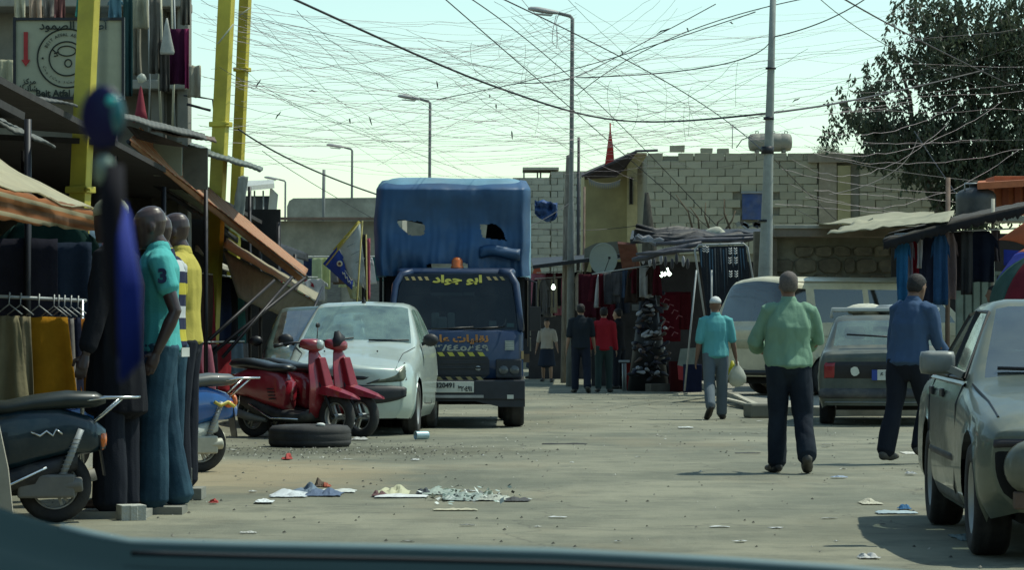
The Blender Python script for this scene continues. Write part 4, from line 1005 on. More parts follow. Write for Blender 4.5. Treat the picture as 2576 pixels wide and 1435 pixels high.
for y_ in (1.98, 2.95):
    m = M(); z = 1.47; y_ -= S3.ym; m.tube([(-.66, y_, 1.37), (-.66, y_, z), (.66, y_, z), (.66, y_, 1.37)], .022, 8); m.build('roof_bar', mat('white_bar', (.55, .56, .52), .4, var=.08), t3)
m = M(); m.beam((-.72, 2.97 - S3.ym + .1, 1.475), (.66, 2.97 - S3.ym + .1, 1.475), .05, .05); m.build('roof_rail', MATS['white_bar'], t3, bevel=.01)
rnd = random.Random(3)
for nm, x0, sz, cl_, lb in (('white_rag', .22, .17, (.55, .54, .44), 'crumpled cream rag on the roof bars of the grey car'), ('grey_rag', -.06, .14, (.22, .26, .28), 'crumpled grey blue rag on the roof bars of the grey car'), ('purple_bag', -.34, .15, (.10, .03, .08), 'dark purple bundle on the roof bars of the grey car')):
    m = M(); pw = t3.matrix_basis @ V((x0, 2.85 - S3.ym, 1.47)); m.sphere((0, 0, 0), 1, 18)
    m.v = [pw + V((p.x * sz * 1.5, p.y * sz, p.z * sz * .48)) * (1 + .35 * nz(p.x * 3 + x0 * 9, p.y * 3, p.z * 3)) for p in m.v]
    m.build(nm, mat(nm + '_cloth', cl_, .95, bump=.3), label=lb, cat='cloth')
# ================= old grey saloon at the right edge, facing us
E30 = [
 (.20, .22, [(.62, .26), (.72, .36), (.755, .46), (.755, .58), (.72, .68), (.5, .715), (.25, .72), (0, .725)]),
 (.36, .36, [(.74, .22), (.80, .34), (.815, .50), (.80, .64), (.745, .735), (.55, .775), (.3, .79), (0, .795)]),
 (.80, .80, [(.76, .2), (.815, .32), (.825, .52), (.81, .72), (.765, .80), (.58, .85), (.3, .87), (0, .875)]),
 (1.38, 1.32, [(.76, .2), (.815, .32), (.825, .55), (.81, .78), (.765, .885), (.70, .92), (.4, .945), (0, .955)]),
 (1.52, 1.95, [(.76, .2), (.815, .32), (.825, .55), (.81, .79), (.765, .90), (.565, 1.32), (.36, 1.355), (0, 1.37)]),
 (2.48, 2.50, [(.76, .2), (.815, .32), (.825, .55), (.81, .80), (.765, .905), (.57, 1.335), (.36, 1.375), (0, 1.385)]),
 (3.38, 3.10, [(.76, .2), (.815, .32), (.825, .55), (.81, .80), (.765, .91), (.555, 1.31), (.35, 1.35), (0, 1.36)]),
 (3.62, 3.62, [(.76, .2), (.815, .32), (.82, .55), (.805, .80), (.755, .905), (.66, .95), (.4, .965), (0, .97)]),
 (4.18, 4.18, [(.74, .24), (.80, .34), (.805, .55), (.79, .76), (.745, .87), (.62, .915), (.35, .925), (0, .93)]),
 (4.28, 4.26, [(.66, .28), (.74, .36), (.75, .55), (.74, .72), (.70, .82), (.58, .87), (.3, .88), (0, .885)]),
]
EW = [(ucap(3) + .07, ucap(4) - .07, 5.16, 7.1, 'windscreen'), (ucap(4) + .07, ucap(5) - .07, 4.13, 4.88, 'side_window'), (ucap(5) + .07, ucap(6) - .07, 4.13, 4.88, 'side_window'), (ucap(6) + .07, ucap(7) - .07, 5.16, 7.1, 'rear_window')]
OLDP = mat('worn_grey_green_paint', (.10, .125, .105), .3, .35, var=.35, scale=2.2, coat=.35, dirt=.8, dirtcol=(.22, .22, .15), stretch=(1, .6, 1.3))
bl = V((3.33, 16.1 + 1.45, 0))
t4, S4 = car('old_saloon', 'battered grey green saloon at the right edge facing us, bumper and lights missing', 'car', bl, R(-3), E30, .12, .06, (.78, 3.35), .305, OLDP, EW, ww=.20, glass=glassmat('old_glass', (.50, .60, .57), .16, .12, .06, (.28, .34, .30)), arch=1.19)
# chrome-black frames round the side glass
for (ua, ub) in ((4, 5), (5, 6)):
    seam(S4, t4, [(ucap(ua) + .06, 4.1), (ucap(ua) + .06, 4.9), (ucap(ub) - .06, 4.9), (ucap(ub) - .06, 4.1), (ucap(ua) + .06, 4.1)], 'window_trim', .012, mt=RUBBER, off=.004)
seam(S4, t4, [(ucap(3) + .3, 4.0), (ucap(4), 4.0), (ucap(5), 4.0), (ucap(6) + .5, 4.0)], 'belt_moulding', .014, mt=mat('tarnished_trim', (.20, .21, .21), .3, .8), off=.006)
seam(S4, t4, [(ucap(4) - .02, 4.0), (ucap(4) - .05, 3), (ucap(4) + .02, 1), (ucap(4) + .1, .4)], 'door_seam', .009)
seam(S4, t4, [(ucap(5), 4.0), (ucap(5), .4)], 'door_seam', .008)
seam(S4, t4, [(ucap(6) - .15, 4.0), (ucap(6) - .22, 3), (ucap(6) - .35, 2.2)], 'door_seam', .008)
0 and seam(S4, t4, [(ucap(4), 2.62), (ucap(5), 2.66), (ucap(6), 2.66), (ucap(7), 2.6)], 'body_crease', .005, mt=OLDP, off=.002)
seam(S4, t4, [(ucap(1), 4.3), (ucap(2), 4.4), (ucap(3) - .05, 4.6)], 'bonnet_seam', .007)
on(S4, t4, 'sill_panel', [(ucap(2) + .95, .25), (ucap(6) - .45, .25), (ucap(6) - .45, .85), (ucap(2) + .95, .85)], mat('grey_sill', (.06, .07, .07), .7, var=.3, dirt=.6), .012, (12, 4), mirror=True)
on(S4, t4, 'side_moulding', [(ucap(4) + .1, 1.62), (ucap(6) - .4, 1.62), (ucap(6) - .4, 1.82), (ucap(4) + .1, 1.82)], RUBBER, .016, (14, 2), mirror=True)
on(S4, t4, 'nose_opening', [(0, .5), (3.4, .6), (3.7, 3.1), (0, 3.2)], UNDER, .010, (12, 6), sym=True, label='bare black nose opening without bumper')
on(S4, t4, 'nose_edge', [(0, 3.2), (4.0, 3.15), (4.0, 3.6), (0, 3.6)], mat('dark_primer', (.05, .045, .05), .7), .016, (12, 3), sym=True)
for ua, ub in ((4.06, 5), (5, 5.6)):
    for sg in (1, -1):
        m = M(); p = pt(S4, ucap(ub if ua < 5 else 5.72) - .12, 3.35, .012, sg); m.box(p, (.02, .16, .05)); o = m.build('door_handle', RUBBER, t4, bevel=.006)
for sg in (1, -1):
    m = M(); p = pt(S4, ucap(4) + .02, 4.15, .02, sg); c0 = p + V((sg * .14, .05, .07))
    rings = []
    for u_, sx, sz in ((-.05, .07, .04), (-.035, .095, .06), (.02, .10, .066), (.05, .095, .062), (.055, .085, .052)):
        rings.append([c0 + V((sx * max(-1, min(1, 1.3 * cos(a))), u_, sz * max(-1, min(1, 1.3 * sin(a))))) for a in [2 * pi * j / 16 for j in range(16)]])
    m.loft(rings); m.beam(p, c0, .05, .04); o = m.build('wing_mirror', mat('mirror_shell', (.22, .24, .23), .45, .2, dirt=.3), t4)
    m = M(); m.loft([[c0 + V((.085 * max(-1, min(1, 1.3 * cos(a))), .058 + e_, .052 * max(-1, min(1, 1.3 * sin(a))))) for a in [2 * pi * j / 16 for j in range(16)]] for e_ in (0, .004)]); m.build('mirror_glass', CHROME, o)
fr = -S4.ym
for sx in (-.56, .56):
    m = M(); m.lathe([(.001, .0), (.11, .0), (.14, .05), (.14, .1), (.001, .12)], V((sx, fr + .02, .50)), 'Y', 24); m.build('headlight', mat('old_lens', (.12, .13, .10), .35, coat=.3, dirt=.4), t4)
m = M(); m.box((0, fr + .10, .33), (1.30, .1, .09)); m.beam((-.5, fr + .2, .2), (.5, fr + .2, .2), .08, .06); m.build('crossmember', RUST, t4, bevel=.01)
m = M(); a = pt(S4, ucap(3) + .04, 6.8, .02, -1); b = pt(S4, ucap(3) + .16, 5.4, .02, -1); m.tube([a, b], .011, 5); m.build('wiper', BLACK, t4)
m = M(); m.box((-.3, -S4.ym + 1.98, 1.26), (.42, .02, .13), Matrix.Rotation(R(25), 3, 'X')); m.build('sun_visor', mat('visor', (.05, .09, .10), .9), t4, bevel=.01)
# ================= cream microbus behind, standing across
BUS = [
 (.10, .22, [(.72, .30), (.82, .42), (.85, .6), (.84, .85), (.82, 1.05), (.74, 1.16), (.4, 1.19), (0, 1.2)]),
 (.28, .42, [(.80, .28), (.90, .40), (.92, .6), (.91, .9), (.885, 1.14), (.82, 1.26), (.4, 1.29), (0, 1.3)]),
 (.55, 1.05, [(.82, .28), (.905, .40), (.92, .6), (.91, .9), (.885, 1.16), (.76, 1.80), (.55, 1.92), (0, 1.97)]),
 (1.35, 1.45, [(.82, .28), (.905, .40), (.92, .6), (.91, .9), (.885, 1.16), (.775, 1.82), (.56, 1.94), (0, 1.995)]),
 (2.55, 2.55, [(.82, .28), (.905, .40), (.92, .6), (.91, .9), (.885, 1.16), (.775, 1.82), (.56, 1.94), (0, 1.995)]),
 (3.70, 3.70, [(.82, .28), (.905, .40), (.92, .6), (.91, .9), (.885, 1.16), (.775, 1.82), (.56, 1.94), (0, 1.995)]),
 (4.42, 4.20, [(.82, .28), (.905, .40), (.92, .6), (.91, .9), (.88, 1.16), (.76, 1.80), (.55, 1.90), (0, 1.94)]),
 (4.56, 4.46, [(.76, .30), (.86, .42), (.88, .6), (.87, .9), (.85, 1.14), (.80, 1.20), (.5, 1.21), (0, 1.215)]),
 (4.58, 4.56, [(.72, .32), (.82, .42), (.84, .6), (.83, .9), (.82, 1.08), (.74, 1.10), (.4, 1.105), (0, 1.11)]),
]
BW = [(ucap(1) + .07, ucap(2) - .07, 5.16, 7.1, 'windscreen'), (ucap(2) + .07, ucap(3) - .07, 4.13, 4.88, 'side_window'), (ucap(3) + .07, ucap(4) - .07, 4.13, 4.88, 'side_window'), (ucap(4) + .07, ucap(5) - .07, 4.13, 4.88, 'side_window'), (ucap(5) + .2, ucap(6) - .2, 4.13, 4.88, 'side_window'), (ucap(6) + .07, ucap(7) - .07, 5.16, 7.1, 'rear_window')]
CREAMP = mat('cream_paint', (.64, .60, .43), .45, var=.06, coat=.3, dirt=.4, dirtcol=(.33, .31, .22))
bang = R(123); d_ = V((sin(bang), -cos(bang), 0)); sidev = V((cos(bang), sin(bang), 0))
rearleft = W(1944, 153, .12)             # rear corner nearest the camera (right side rear)
cen = rearleft + d_ * 2.28 - sidev * (-.92) * 1.0
cen = V((rearleft.x + d_.x * 2.28 + (-d_.y) * .92, rearleft.y + d_.y * 2.28 + d_.x * .92, .12))
t5, S5 = car('microbus', 'old cream microbus standing across the pavement with its tail to the street', 'van', cen, bang, BUS, .06, .05, (.95, 3.45), .32, CREAMP, BW, glass=glassmat('bus_glass', (.10, .11, .10), .03, .04, .06), seatz=.25)
ut = S5.nu
on(S5, t5, 'tail_light', [(ut - 3.6, 2.35), (ut - 2.3, 2.35), (ut - 2.3, 3.15), (ut - 3.6, 3.15)], TAILR, .015)
on(S5, t5, 'tail_light', [(ut - 3.6, 2.35), (ut - 2.3, 2.35), (ut - 2.3, 3.15), (ut - 3.6, 3.15)], TAILR, .015, mirror=True)
on(S5, t5, 'rear_bumper', [(ut - 5, .3), (ut, .3), (ut, 1.1), (ut - 5, 1.1)], RUBBER, .05, (12, 4), sym=True)
on(S5, t5, 'number_plate', [(ut - 1.1, 2.55), (ut, 2.55), (ut, 3.2), (ut - 1.1, 3.2)], mat('faded_plate', (.42, .40, .26), .7), .012, sym=True)
seam(S5, t5, [(ut - 2.9, 4.1), (ut - 2.9, 1.2), (ut, 1.2)], 'tailgate_seam', .007)
seam(S5, t5, [(ucap(3), 4.0), (ucap(3), .6)], 'door_seam', .007); seam(S5, t5, [(ucap(4), 4.0), (ucap(4), .6)], 'door_seam', .007)
seam(S5, t5, [(ucap(1), 3.4), (ucap(3), 3.4), (ucap(6), 3.4)], 'side_crease', .012, mt=CREAMP)
seam(S5, t5, [(ucap(2) + .2, 5.3), (ucap(4), 5.35), (ucap(6) - .2, 5.3)], 'rain_gutter', .014, mt=mat('dark_cream', (.28, .26, .18), .6), off=.006)
m = M(); p = pt(S5, ucap(6), 2.6, .01); m.lathe([(.13, 0), (.15, .015), (.13, .03)], pt(S5, ut - 2.5, 2.2, .02), 'Y', 20); m.build('fuel_ring', RUBBER, t5)
# white car far right behind the parasol
t6, S6 = car('parked_hatchback', 'white car just visible behind the parasol at the right edge', 'car', W(2570, 150, .0) + V((.35, 2.2, .12)), R(186), HATCH, .16, .10, (.72, 3.12), .29, mat('white_paint', (.50, .54, .52), .35, var=.04, coat=.5), HWINS)
# ================= handcart-like blue truck
TB = mat('truck_blue', (.010, .030, .082), .42, .1, var=.15, coat=.35, dirt=.3, dirtcol=(.07, .085, .10))
TBL = mat('truck_dark', (.022, .026, .034), .6, var=.2, dirt=.3, dirtcol=(.06, .06, .06))
tk = 203.; fx = -.70; fy = F / tk                    # cab centre line, front plane
org = V((fx, fy, 0))
t = thing('blue_truck', 'dark blue lorry with a torn blue tarp cover over its load bed, facing us', 'truck', org)
def q_(x, y, z): return V((fx + x, fy + y, z))
hw = .84
# cab shell: outline rings from front to back, opening for the screen
def rr(w_, z0, z1, r_, y, n=5, wt=None):
    wt = wt or w_; out = []
    for cx_, cz_, a0 in ((w_ - r_, z0 + r_, -90), (wt - r_, z1 - r_, 0), (-wt + r_, z1 - r_, 90), (-w_ + r_, z0 + r_, 180)):
        for i in range(n): a = R(a0 + 90 * i / (n - 1)); out.append(q_(cx_ + r_ * cos(a), y, cz_ + r_ * sin(a)))
    return out
m = M(org)
m.loft([rr(hw - .05, .62, 1.19, .05, .0), rr(hw, .60, 1.21, .06, .04), rr(hw, .58, 1.22, .06, 1.55)], 0, True)
m.build('cab_lower', TB, t)
m = M(org)   # roof and pillars as frame
for sg in (1, -1):
    m.tube([q_(sg * (hw - .03), .03, 1.2), q_(sg * (hw - .05), .10, 1.45), q_(sg * (hw - .09), .22, 1.78), q_(sg * (hw - .16), .30, 1.90), q_(sg * (hw - .3), .34, 1.935)], [.04, .04, .045, .05, .05], 8)
    m.tube([q_(sg * (hw - .02), 1.5, 1.2), q_(sg * (hw - .12), 1.5, 1.92)], .05, 8)
m.loft([rr(hw - .16, 1.90, 1.945, .02, .30), rr(hw - .10, 1.87, 1.985, .05, .42), rr(hw - .08, 1.86, 2.01, .06, 1.0), rr(hw - .10, 1.87, 1.99, .05, 1.56)])
m.box(q_(0, 1.54, 1.55), (2 * hw - .2, .03, .72))
m.build('cab_frame', TB, t)
m = M(org); w0, w1 = hw - .06, hw - .16
m.add([q_(-w0, .04, 1.2), q_(w0, .04, 1.2), q_(w1, .30, 1.91), q_(-w1, .30, 1.91)], [(0, 1, 2, 3)]); ws = m.build('windscreen', glassmat('truck_glass', (.25, .30, .31), .04, .05, .05, (.16, .19, .20)), t)
for sg in (1, -1):
    m = M(org); m.add([q_(sg * (hw - .01), .12, 1.22), q_(sg * (hw - .01), 1.45, 1.22), q_(sg * (hw - .11), 1.45, 1.86), q_(sg * (hw - .11), .34, 1.86)], [(0, 1, 2, 3)]); m.build('side_window', MATS['truck_glass'], t)
def on_ws(u, v): return q_(lerp(-w0, w0, u) if v < 0 else lerp(lerp(-w0, -w1, v), lerp(w0, w1, v), u), lerp(.04, .30, v) - .012, lerp(1.2, 1.91, v))
YL = mat('yellow_vinyl', (.42, .40, .07), .6, var=.15); OV = mat('orange_vinyl', (.38, .17, .05), .6, var=.15)
tilt = atan2(.26, .71)
def lay(p): return (p - org)
b_ = M(org)
for u in (.055, .115, .175, .235, .80, .86, .92):
    m = M(org); w_ = .026; m.add([on_ws(u - w_, .955), on_ws(u + .004, .955), on_ws(u + w_, .89), on_ws(u - .004, .89)], [(0, 1, 2, 3)]); m.build('warning_stripe', mat('stripe_vinyl', (.36, .28, .12), .6), t)
text('screen_lettering', arabic('ابو جواد'), .13, lay(on_ws(.515, .905)), (R(90) - tilt, 0, 0), YL, t, width=.62, bold=.006)
text('front_lettering', arabic('نقليات عامة'), .12, lay(q_(.02, -.012, 1.10)), (R(90), 0, 0), OV, t, width=.78, bold=.005)
text('phone_number', '\u0660\u0663/\u0664\u0664\u0665\u0668\u0664\u0669', .10, lay(q_(.05, -.012, .985)), (R(90), 0, 0), mat('grey_vinyl', (.26, .27, .24), .6), t, width=.72, bold=.004)
for i in range(7):
    m = M(org); x = -.45 + .125 * i + .0; m.add([q_(x - .03, -.011, .935), q_(x + .035, -.011, .935), q_(x + .07, -.011, .885), q_(x + .005, -.011, .885)], [(0, 1, 2, 3)]); m.build('warning_stripe', YL, t)
    m = M(org); m.add([q_(x - .05, -.028, .63), q_(x + .01, -.028, .63), q_(x + .05, -.028, .59), q_(x - .01, -.028, .59)], [(0, 1, 2, 3)]); m.build('warning_stripe', MATS['stripe_vinyl'], t)
m = M(org); m.prism([(fx - .70, .60), (fx + .34, .60), (fx + .42, .66), (fx + .42, .84), (fx + .30, .94), (fx - .70, .94)], 'Y', fy - .008, fy + .02); m.build('grille', TBL, t)
for z in (.66, .74, .80, .87):
    m = M(org); m.box(q_(-.15, -.012, z), (1.1, .02, .018)); m.build('grille_bar', TBL, t)
m = M(org); m.lathe([(.001, 0), (.03, 0), (.034, .012)], q_(.28, -.022, .735), 'Y', 16); m.build('badge', STEEL, t)
m = M(org); m.box(q_(.67, -.004, 1.02), (.115, .014, .12)); o = m.build('info_sticker', mat('grey_sticker', (.30, .34, .32), .6), t)
for z in (1.05, 1.02, .99): m = M(org); m.box(q_(.67, -.013, z), (.095, .004, .006)); m.build('sticker_line', PLATE, o)
for sg in (1, -1):
    m = M(org); m.box(q_(sg * .66, .0, .73), (.32, .05, .24)); h_ = m.build('headlight_box', TBL, t, bevel=.02)
    for dx in (-.065, .07):
        m = M(org); m.lathe([(.001, -.012), (.05, -.012), (.062, 0), (.062, .03)], q_(sg * .66 + dx, -.025, .71), 'Y', 20); m.build('headlight', mat('dim_lens', (.07, .08, .085), .2, coat=.6), h_)
    m = M(org); m.box(q_(sg * .83, .06, .9), (.03, .1, .10)); m.build('indicator', mat('milky_amber', (.42, .30, .15), .3), t)
m = M(org); m.box(q_(0, -.10, .47), (1.72, .16, .24)); m.prism([(fx - .86, .36), (fx + .86, .36), (fx + .86, .26), (fx + .55, .26), (fx + .25, .33), (fx - .86, .33)], 'Y', fy - .16, fy + .04); m.build('front_bumper', TBL, t, bevel=.015)
m = M(org); m.box(q_(-.2, -.185, .39), (1.1, .02, .035)); m.build('bumper_strip', mat('pale_strip', (.30, .31, .31), .5), t)
m = M(org); m.box(q_(.68, -.185, .385), (.08, .012, .05)); m.build('reflector', PLATE, t)
plate(t, (.0 - .02, -.195, .505), 0, .50, .135, '320491', '\u0663\u0662\u0660\u0664\u0669\u0661')
m = M(org); m.box(q_(0, 2.35, .45), (1.3, 4.2, .25)); m.box(q_(0, .35, .38), (1.1, .3, .2)); m.build('chassis', UNDER, t)
for sg in (1, -1):
    make_wheel(t, (sg * .72, .45, .36), .36, .26, side=sg); make_wheel(t, (sg * .68, 3.3, .36), .36, .34, side=sg)
m = M(org); m.tube([q_(.86, .15, 1.85), q_(1.0, .0, 1.8), q_(1.0, .0, 1.45)], .012, 6); m.box(q_(.985, -.02, 1.35), (.14, .05, .30)); m.build('wing_mirror', BLACK, t, bevel=.01)
m = M(org); m.tube([q_(-.86, .15, 1.55), q_(-1.0, .0, 1.5)], .012, 6); m.box(q_(-1.02, -.02, 1.36), (.16, .05, .12)); m.build('wing_mirror', BLACK, t, bevel=.01)
m = M(org); m.lathe([(.08, 0), (.08, .02), (.07, .03), (.07, .09), (.045, .13), (.001, .14)], q_(.01, .52, 1.99), 'Z', 18); m.build('beacon', AMBER, t)
m = M(org); m.tube([q_(-.3, .01, 1.22), q_(.22, .06, 1.245)], .01, 5); m.tube([q_(.1, .01, 1.22), q_(.62, .06, 1.25)], .01, 5); m.build('wiper', BLACK, t)
# cab interior: seats, wheel, papers on the dash
m = M(org); m.box(q_(0, .42, 1.15), (1.5, .5, .14)); m.build('dashboard', TBL, t, bevel=.02)
for x in (-.45, .42): m = M(org); m.box(q_(x, 1.25, 1.35), (.5, .14, .6)); m.box(q_(x, 1.25, 1.72), (.26, .1, .14)); m.build('seat', SEATM, t, bevel=.04)
m = M(org); c0 = q_(.42, .72, 1.33); m.tube([c0 + Matrix.Rotation(R(40), 3, 'X') @ V((.2 * cos(2 * pi * a / 16), .2 * sin(2 * pi * a / 16), 0)) for a in range(17)], .013, 6, caps=False); m.build('steering_wheel', BLACK, t)
m = M(org); m.box(q_(-.26, .30, 1.33), (.10, .05, .20)); m.box(q_(-.06, .30, 1.33), (.09, .05, .20)); m.box(q_(-.17, .27, 1.29), (.12, .06, .17)); m.build('dash_boxes', mat('pale_card', (.42, .46, .42), .8), t, bevel=.02)
m = M(org); m.box(q_(.46, .30, 1.28), (.09, .02, .09)); m.build('dash_note', PLATE, t)
m = M(org); m.box(q_(.68, .125, 1.27), (.09, .01, .05), Matrix.Rotation(-tilt, 3, 'X')); m.build('screen_sticker', mat('teal_sticker', (.08, .24, .25), .5), t)
m = M(org); m.box(q_(-.12, .42, 1.66), (.40, .02, .04)); m.box(q_(.16, .42, 1.665), (.14, .02, .04)); m.build('sun_visor', mat('visor_grey', (.16, .19, .19), .8), t)
# load bed
m = M(org); m.box(q_(0, 1.72, 1.45), (1.86, .05, 1.1)); m.build('headboard', TBL, t)
m = M(org)
m.box(q_(0, 3.35, .85), (1.85, 3.3, .12)); m.build('bed_floor', WOOD, t)
for sg in (1, -1):
    for i in range(3):
        m = M(org); m.box(q_(sg * .93, 3.35, 1.02 + i * .2), (.035, 3.3, .17)); m.build('bed_board', mat('bed_boards', (.20, .19, .15), .8, var=.3, dirt=.4), t)
# tarp cover: front sheet with two torn holes, roof, sides
xl, xr, z0, z1 = -1.02, .93, 1.90, 3.13
fyT = .72
HL = [(.155, .575), (.30, .56), (.32, .50), (.31, .41), (.23, .42), (.175, .50)]
HR = [(.675, .53), (.78, .53), (.82, .46), (.84, .36), (.745, .375), (.68, .40)]
def inpoly(x, y, poly):
    c = False; n = len(poly)
    for i in range(n):
        x1, y1 = poly[i]; x2, y2 = poly[(i + 1) % n]
        if (y1 > y) != (y2 > y) and x < (x2 - x1) * (y - y1) / (y2 - y1) + x1: c = not c
    return c
NU, NV = 150, 110; keep = {}; m = M(org)
def tarp_front(u, v):
    x = lerp(xl, xr, u); z = lerp(z0, z1, v); ru = min(u, 1 - u); rv = 1 - v
    y = fyT
    y += .26 * max(0, 1 - ru / .06) ** 2 + .42 * max(0, 1 - rv / .12) ** 1.6
    y += .03 * nz(u * 30, v * 3, 6) * (1 - v) + .11 * nz(u * 4, v * 3, 1) + .04 * sin(9 * u + 4 * v) * (1 - v) + .018 * nz(u * 11, v * 4, 4) + .03 * sin((u - .45) * 26) * exp(-((u - .5) / .2) ** 2) * (1 - v)
    y -= .10 * exp(-((v - .15) / .25) ** 2) * (1 - ru * .8)
    x += .03 * nz(v * 3, u * 2, 8) + (-.03 * sin(pi * v) if u < .3 else .0)
    if rv < .10: x = lerp(x, lerp(xl, xr, .5) + (x - lerp(xl, xr, .5)) * .95, 1 - rv / .10)
    if v < .05: z += .05 * nz(u * 6, 2) - (.0 if not (.33 < u < .62) else -.08)
    return q_(x, y, z)
idx = {}
for i in range(NU + 1):
    for j in range(NV + 1):
        idx[i, j] = len(m.v); m.v.append(tarp_front(i / NU, j / NV))
for i in range(NU):
    for j in range(NV):
        u, v = (i + .5) / NU, (j + .5) / NV
        u2, v2 = u + .008 * nz(u * 40, v * 40), v + .01 * nz(v * 40, u * 40, 3)
        if inpoly(u2, v2, HL) or inpoly(u2, v2, HR): continue
        if .335 < u < .60 and v < .115 + .02 * nz(u * 20): continue
        m.f.append([idx[i, j], idx[i + 1, j], idx[i + 1, j + 1], idx[i, j + 1]]); m.mi.append(0); m.sm.append(True)
TARP = mat('blue_truck_tarp', (.018, .068, .155), .5, var=.3, scale=2, bump=.25, bscale=7, dirt=.25, dirtcol=(.05, .09, .15), trans=.05, spec=.5)
m.build('tarp_front', TARP, t)
m = M(org)
def tarp_over(u, v):
    """wraps from lower left over the roof to lower right; v runs back along the bed"""
    a = tarp_front(0, 0); y = lerp(fyT + .04, 5.0, v); s_ = u * 4.2
    hh = z1 - z0
    if u < .3: x, z = xl, lerp(z0 - .02, z1 - .12, u / .3)
    elif u > .7: x, z = xr, lerp(z1 - .12, z0 - .02, (u - .7) / .3)
    else: x, z = lerp(xl, xr, (u - .3) / .4), z1 + .02 * sin(pi * v * 4)
    if .3 <= u < .36: z -= .10 * (1 - (u - .3) / .06) ** 2
    if .64 < u <= .7: z -= .10 * ((u - .64) / .06) ** 2
    if v < .09:
        e_ = (1 - v / .09) ** 2 * .13; cx_ = (xl + xr) / 2; x += e_ * (1 if x < cx_ - .6 else -1 if x > cx_ + .6 else 0); z -= e_ * (1 if z > z1 - .2 else 0)
    return q_(x + .025 * nz(v * 9, u * 7, 2), y + .02 * nz(u * 9, v * 4), z + .02 * nz(v * 7, u * 9, 5) * (1 if .3 < u < .7 else 0))
m.grid(lambda u, v: tarp_over(u, v * v * .7 + v * .3), 56, 36); m.build('tarp_cover', mat('blue_truck_tarp_faded', (.13, .27, .36), .45, var=.25, scale=2.5, bump=.25, bscale=7, trans=.05, spec=.5, dirt=.3, dirtcol=(.22, .30, .34)), t)
for y in (fyT + .28, 2.4, 4.9):
    m = M(org); m.tube([q_(xl + .05, y, 1.1), q_(xl + .05, y, 2.95), q_(xl + .16, y, 3.07), q_(xr - .16, y, 3.07), q_(xr - .05, y, 2.95), q_(xr - .05, y, 1.1)], .02, 6); m.build('tarp_hoop', DARKM, t)
m = M(org); m.grid(lambda u, v: q_(lerp(xl + .05, xr - .05, u), 4.85 + .05 * nz(u * 8, v), lerp(3.08, 2.72 + .06 * nz(u * 6), v)), 20, 4); m.build('rear_flap', BLACKCLOTH, t)
m = M(org); m.box(q_(.58, 1.9, 2.32), (.46, .3, .62), Matrix.Rotation(.12, 3, 'Y')); m.box(q_(-.62, 2.6, 2.15), (.5, .3, .55)); m.build('covered_load', mat('dark_load', (.03, .028, .03), .9), t, kind='stuff')
m = M(org); m.grid(lambda u, v: q_(lerp(.30, .80, u), .62 + .05 * nz(u * 3, v * 3) - .05 * sin(pi * v), lerp(2.12, 2.25, v) + .03 * sin(5 * u)), 10, 4); m.build('tarp_fold', TARP, t, solid=.03, label='folded tarp edge hanging over the cab roof')
m = M(org); m.grid(lambda u, v: q_(xr - .03 + .02 * nz(v * 6), lerp(.95, 1.5, u), lerp(1.0, 1.9, v)), 6, 6); m.build('side_curtain', mat('brown_canvas', (.22, .19, .15), .85, var=.3, stretch=(3, 3, .4)), t, solid=.01)
# ============================================================ people and mannequins
SKIN = {'brown': mat('skin_brown', (.20, .11, .07), .6, var=.1), 'olive': mat('skin_olive', (.30, .18, .12), .6, var=.1), 'plastic': mat('mannequin_brown', (.060, .036, .031), .38, var=.05, coat=.2, spec=.5)}
HAIR = mat('dark_hair', (.018, .015, .014), .7, var=.4, scale=30, bump=.5, bscale=120)
def voxel(m, size, smooth, mats, name, fold=0., ff=7., seed=0, org=None):
    """join overlapping tubes of m into one continuous skin"""
    me = m.mesh('tmp', []); o = bpy.data.objects.new('tmp', me); C.objects.link(o)
    r_ = o.modifiers.new('r', 'REMESH'); r_.mode = 'VOXEL'; r_.voxel_size = size; r_.use_smooth_shade = True
    if smooth: s_ = o.modifiers.new('s', 'SMOOTH'); s_.iterations = smooth; s_.factor = .5
    dg = bpy.context.evaluated_depsgraph_get(); dg.update()
    out = bpy.data.meshes.new_from_object(o.evaluated_get(dg)); out.name = name
    bpy.data.objects.remove(o); bpy.data.meshes.remove(me)
    if fold:
        nr = [v.normal.copy() for v in out.vertices]
        for v, n in zip(out.vertices, nr):
            p = v.co
            f = noise.noise(V((p.x * ff, p.y * ff, p.z * ff * .42 + seed))) + .5 * abs(noise.noise(V((p.x * ff * 1.8, p.y * ff * 1.8, p.z * ff * .9 + 3 + seed))))
            v.co = p + n * f * fold
    out.materials.clear()
    for mm in (mats if isinstance(mats, (list, tuple)) else [mats]): out.materials.append(mm)
    return out
def blob(m, pts, rx, ry, n=14, sdir=None):
    """elliptical tube; rx sideways, ry front-back; sideways direction stays along sdir"""
    pts = [V(p) for p in pts]; k = len(pts); rings = []
    sd_ = V(sdir or (1, 0, 0))
    for i, p in enumerate(pts):
        t_ = (pts[min(i + 1, k - 1)] - pts[max(i - 1, 0)]).normalized()
        a = (sd_ - t_ * sd_.dot(t_)).normalized(); b = t_.cross(a)
        x = rx[i] if isinstance(rx, (list, tuple)) else rx; y = ry[i] if isinstance(ry, (list, tuple)) else ry
        rings.append([p + a * cos(2 * pi * j / n) * x + b * sin(2 * pi * j / n) * y for j in range(n)])
    c0, c1 = pts[0], pts[-1]
    r0 = [c0 + (q - c0) * .55 - (pts[1] - pts[0]).normalized() * min(.6 * (ry[0] if isinstance(ry, (list, tuple)) else ry), .05) for q in rings[0]]
    r1 = [c1 + (q - c1) * .55 + (pts[-1] - pts[-2]).normalized() * min(.6 * (ry[-1] if isinstance(ry, (list, tuple)) else ry), .05) for q in rings[-1]]
    m.loft([r0] + rings + [r1])
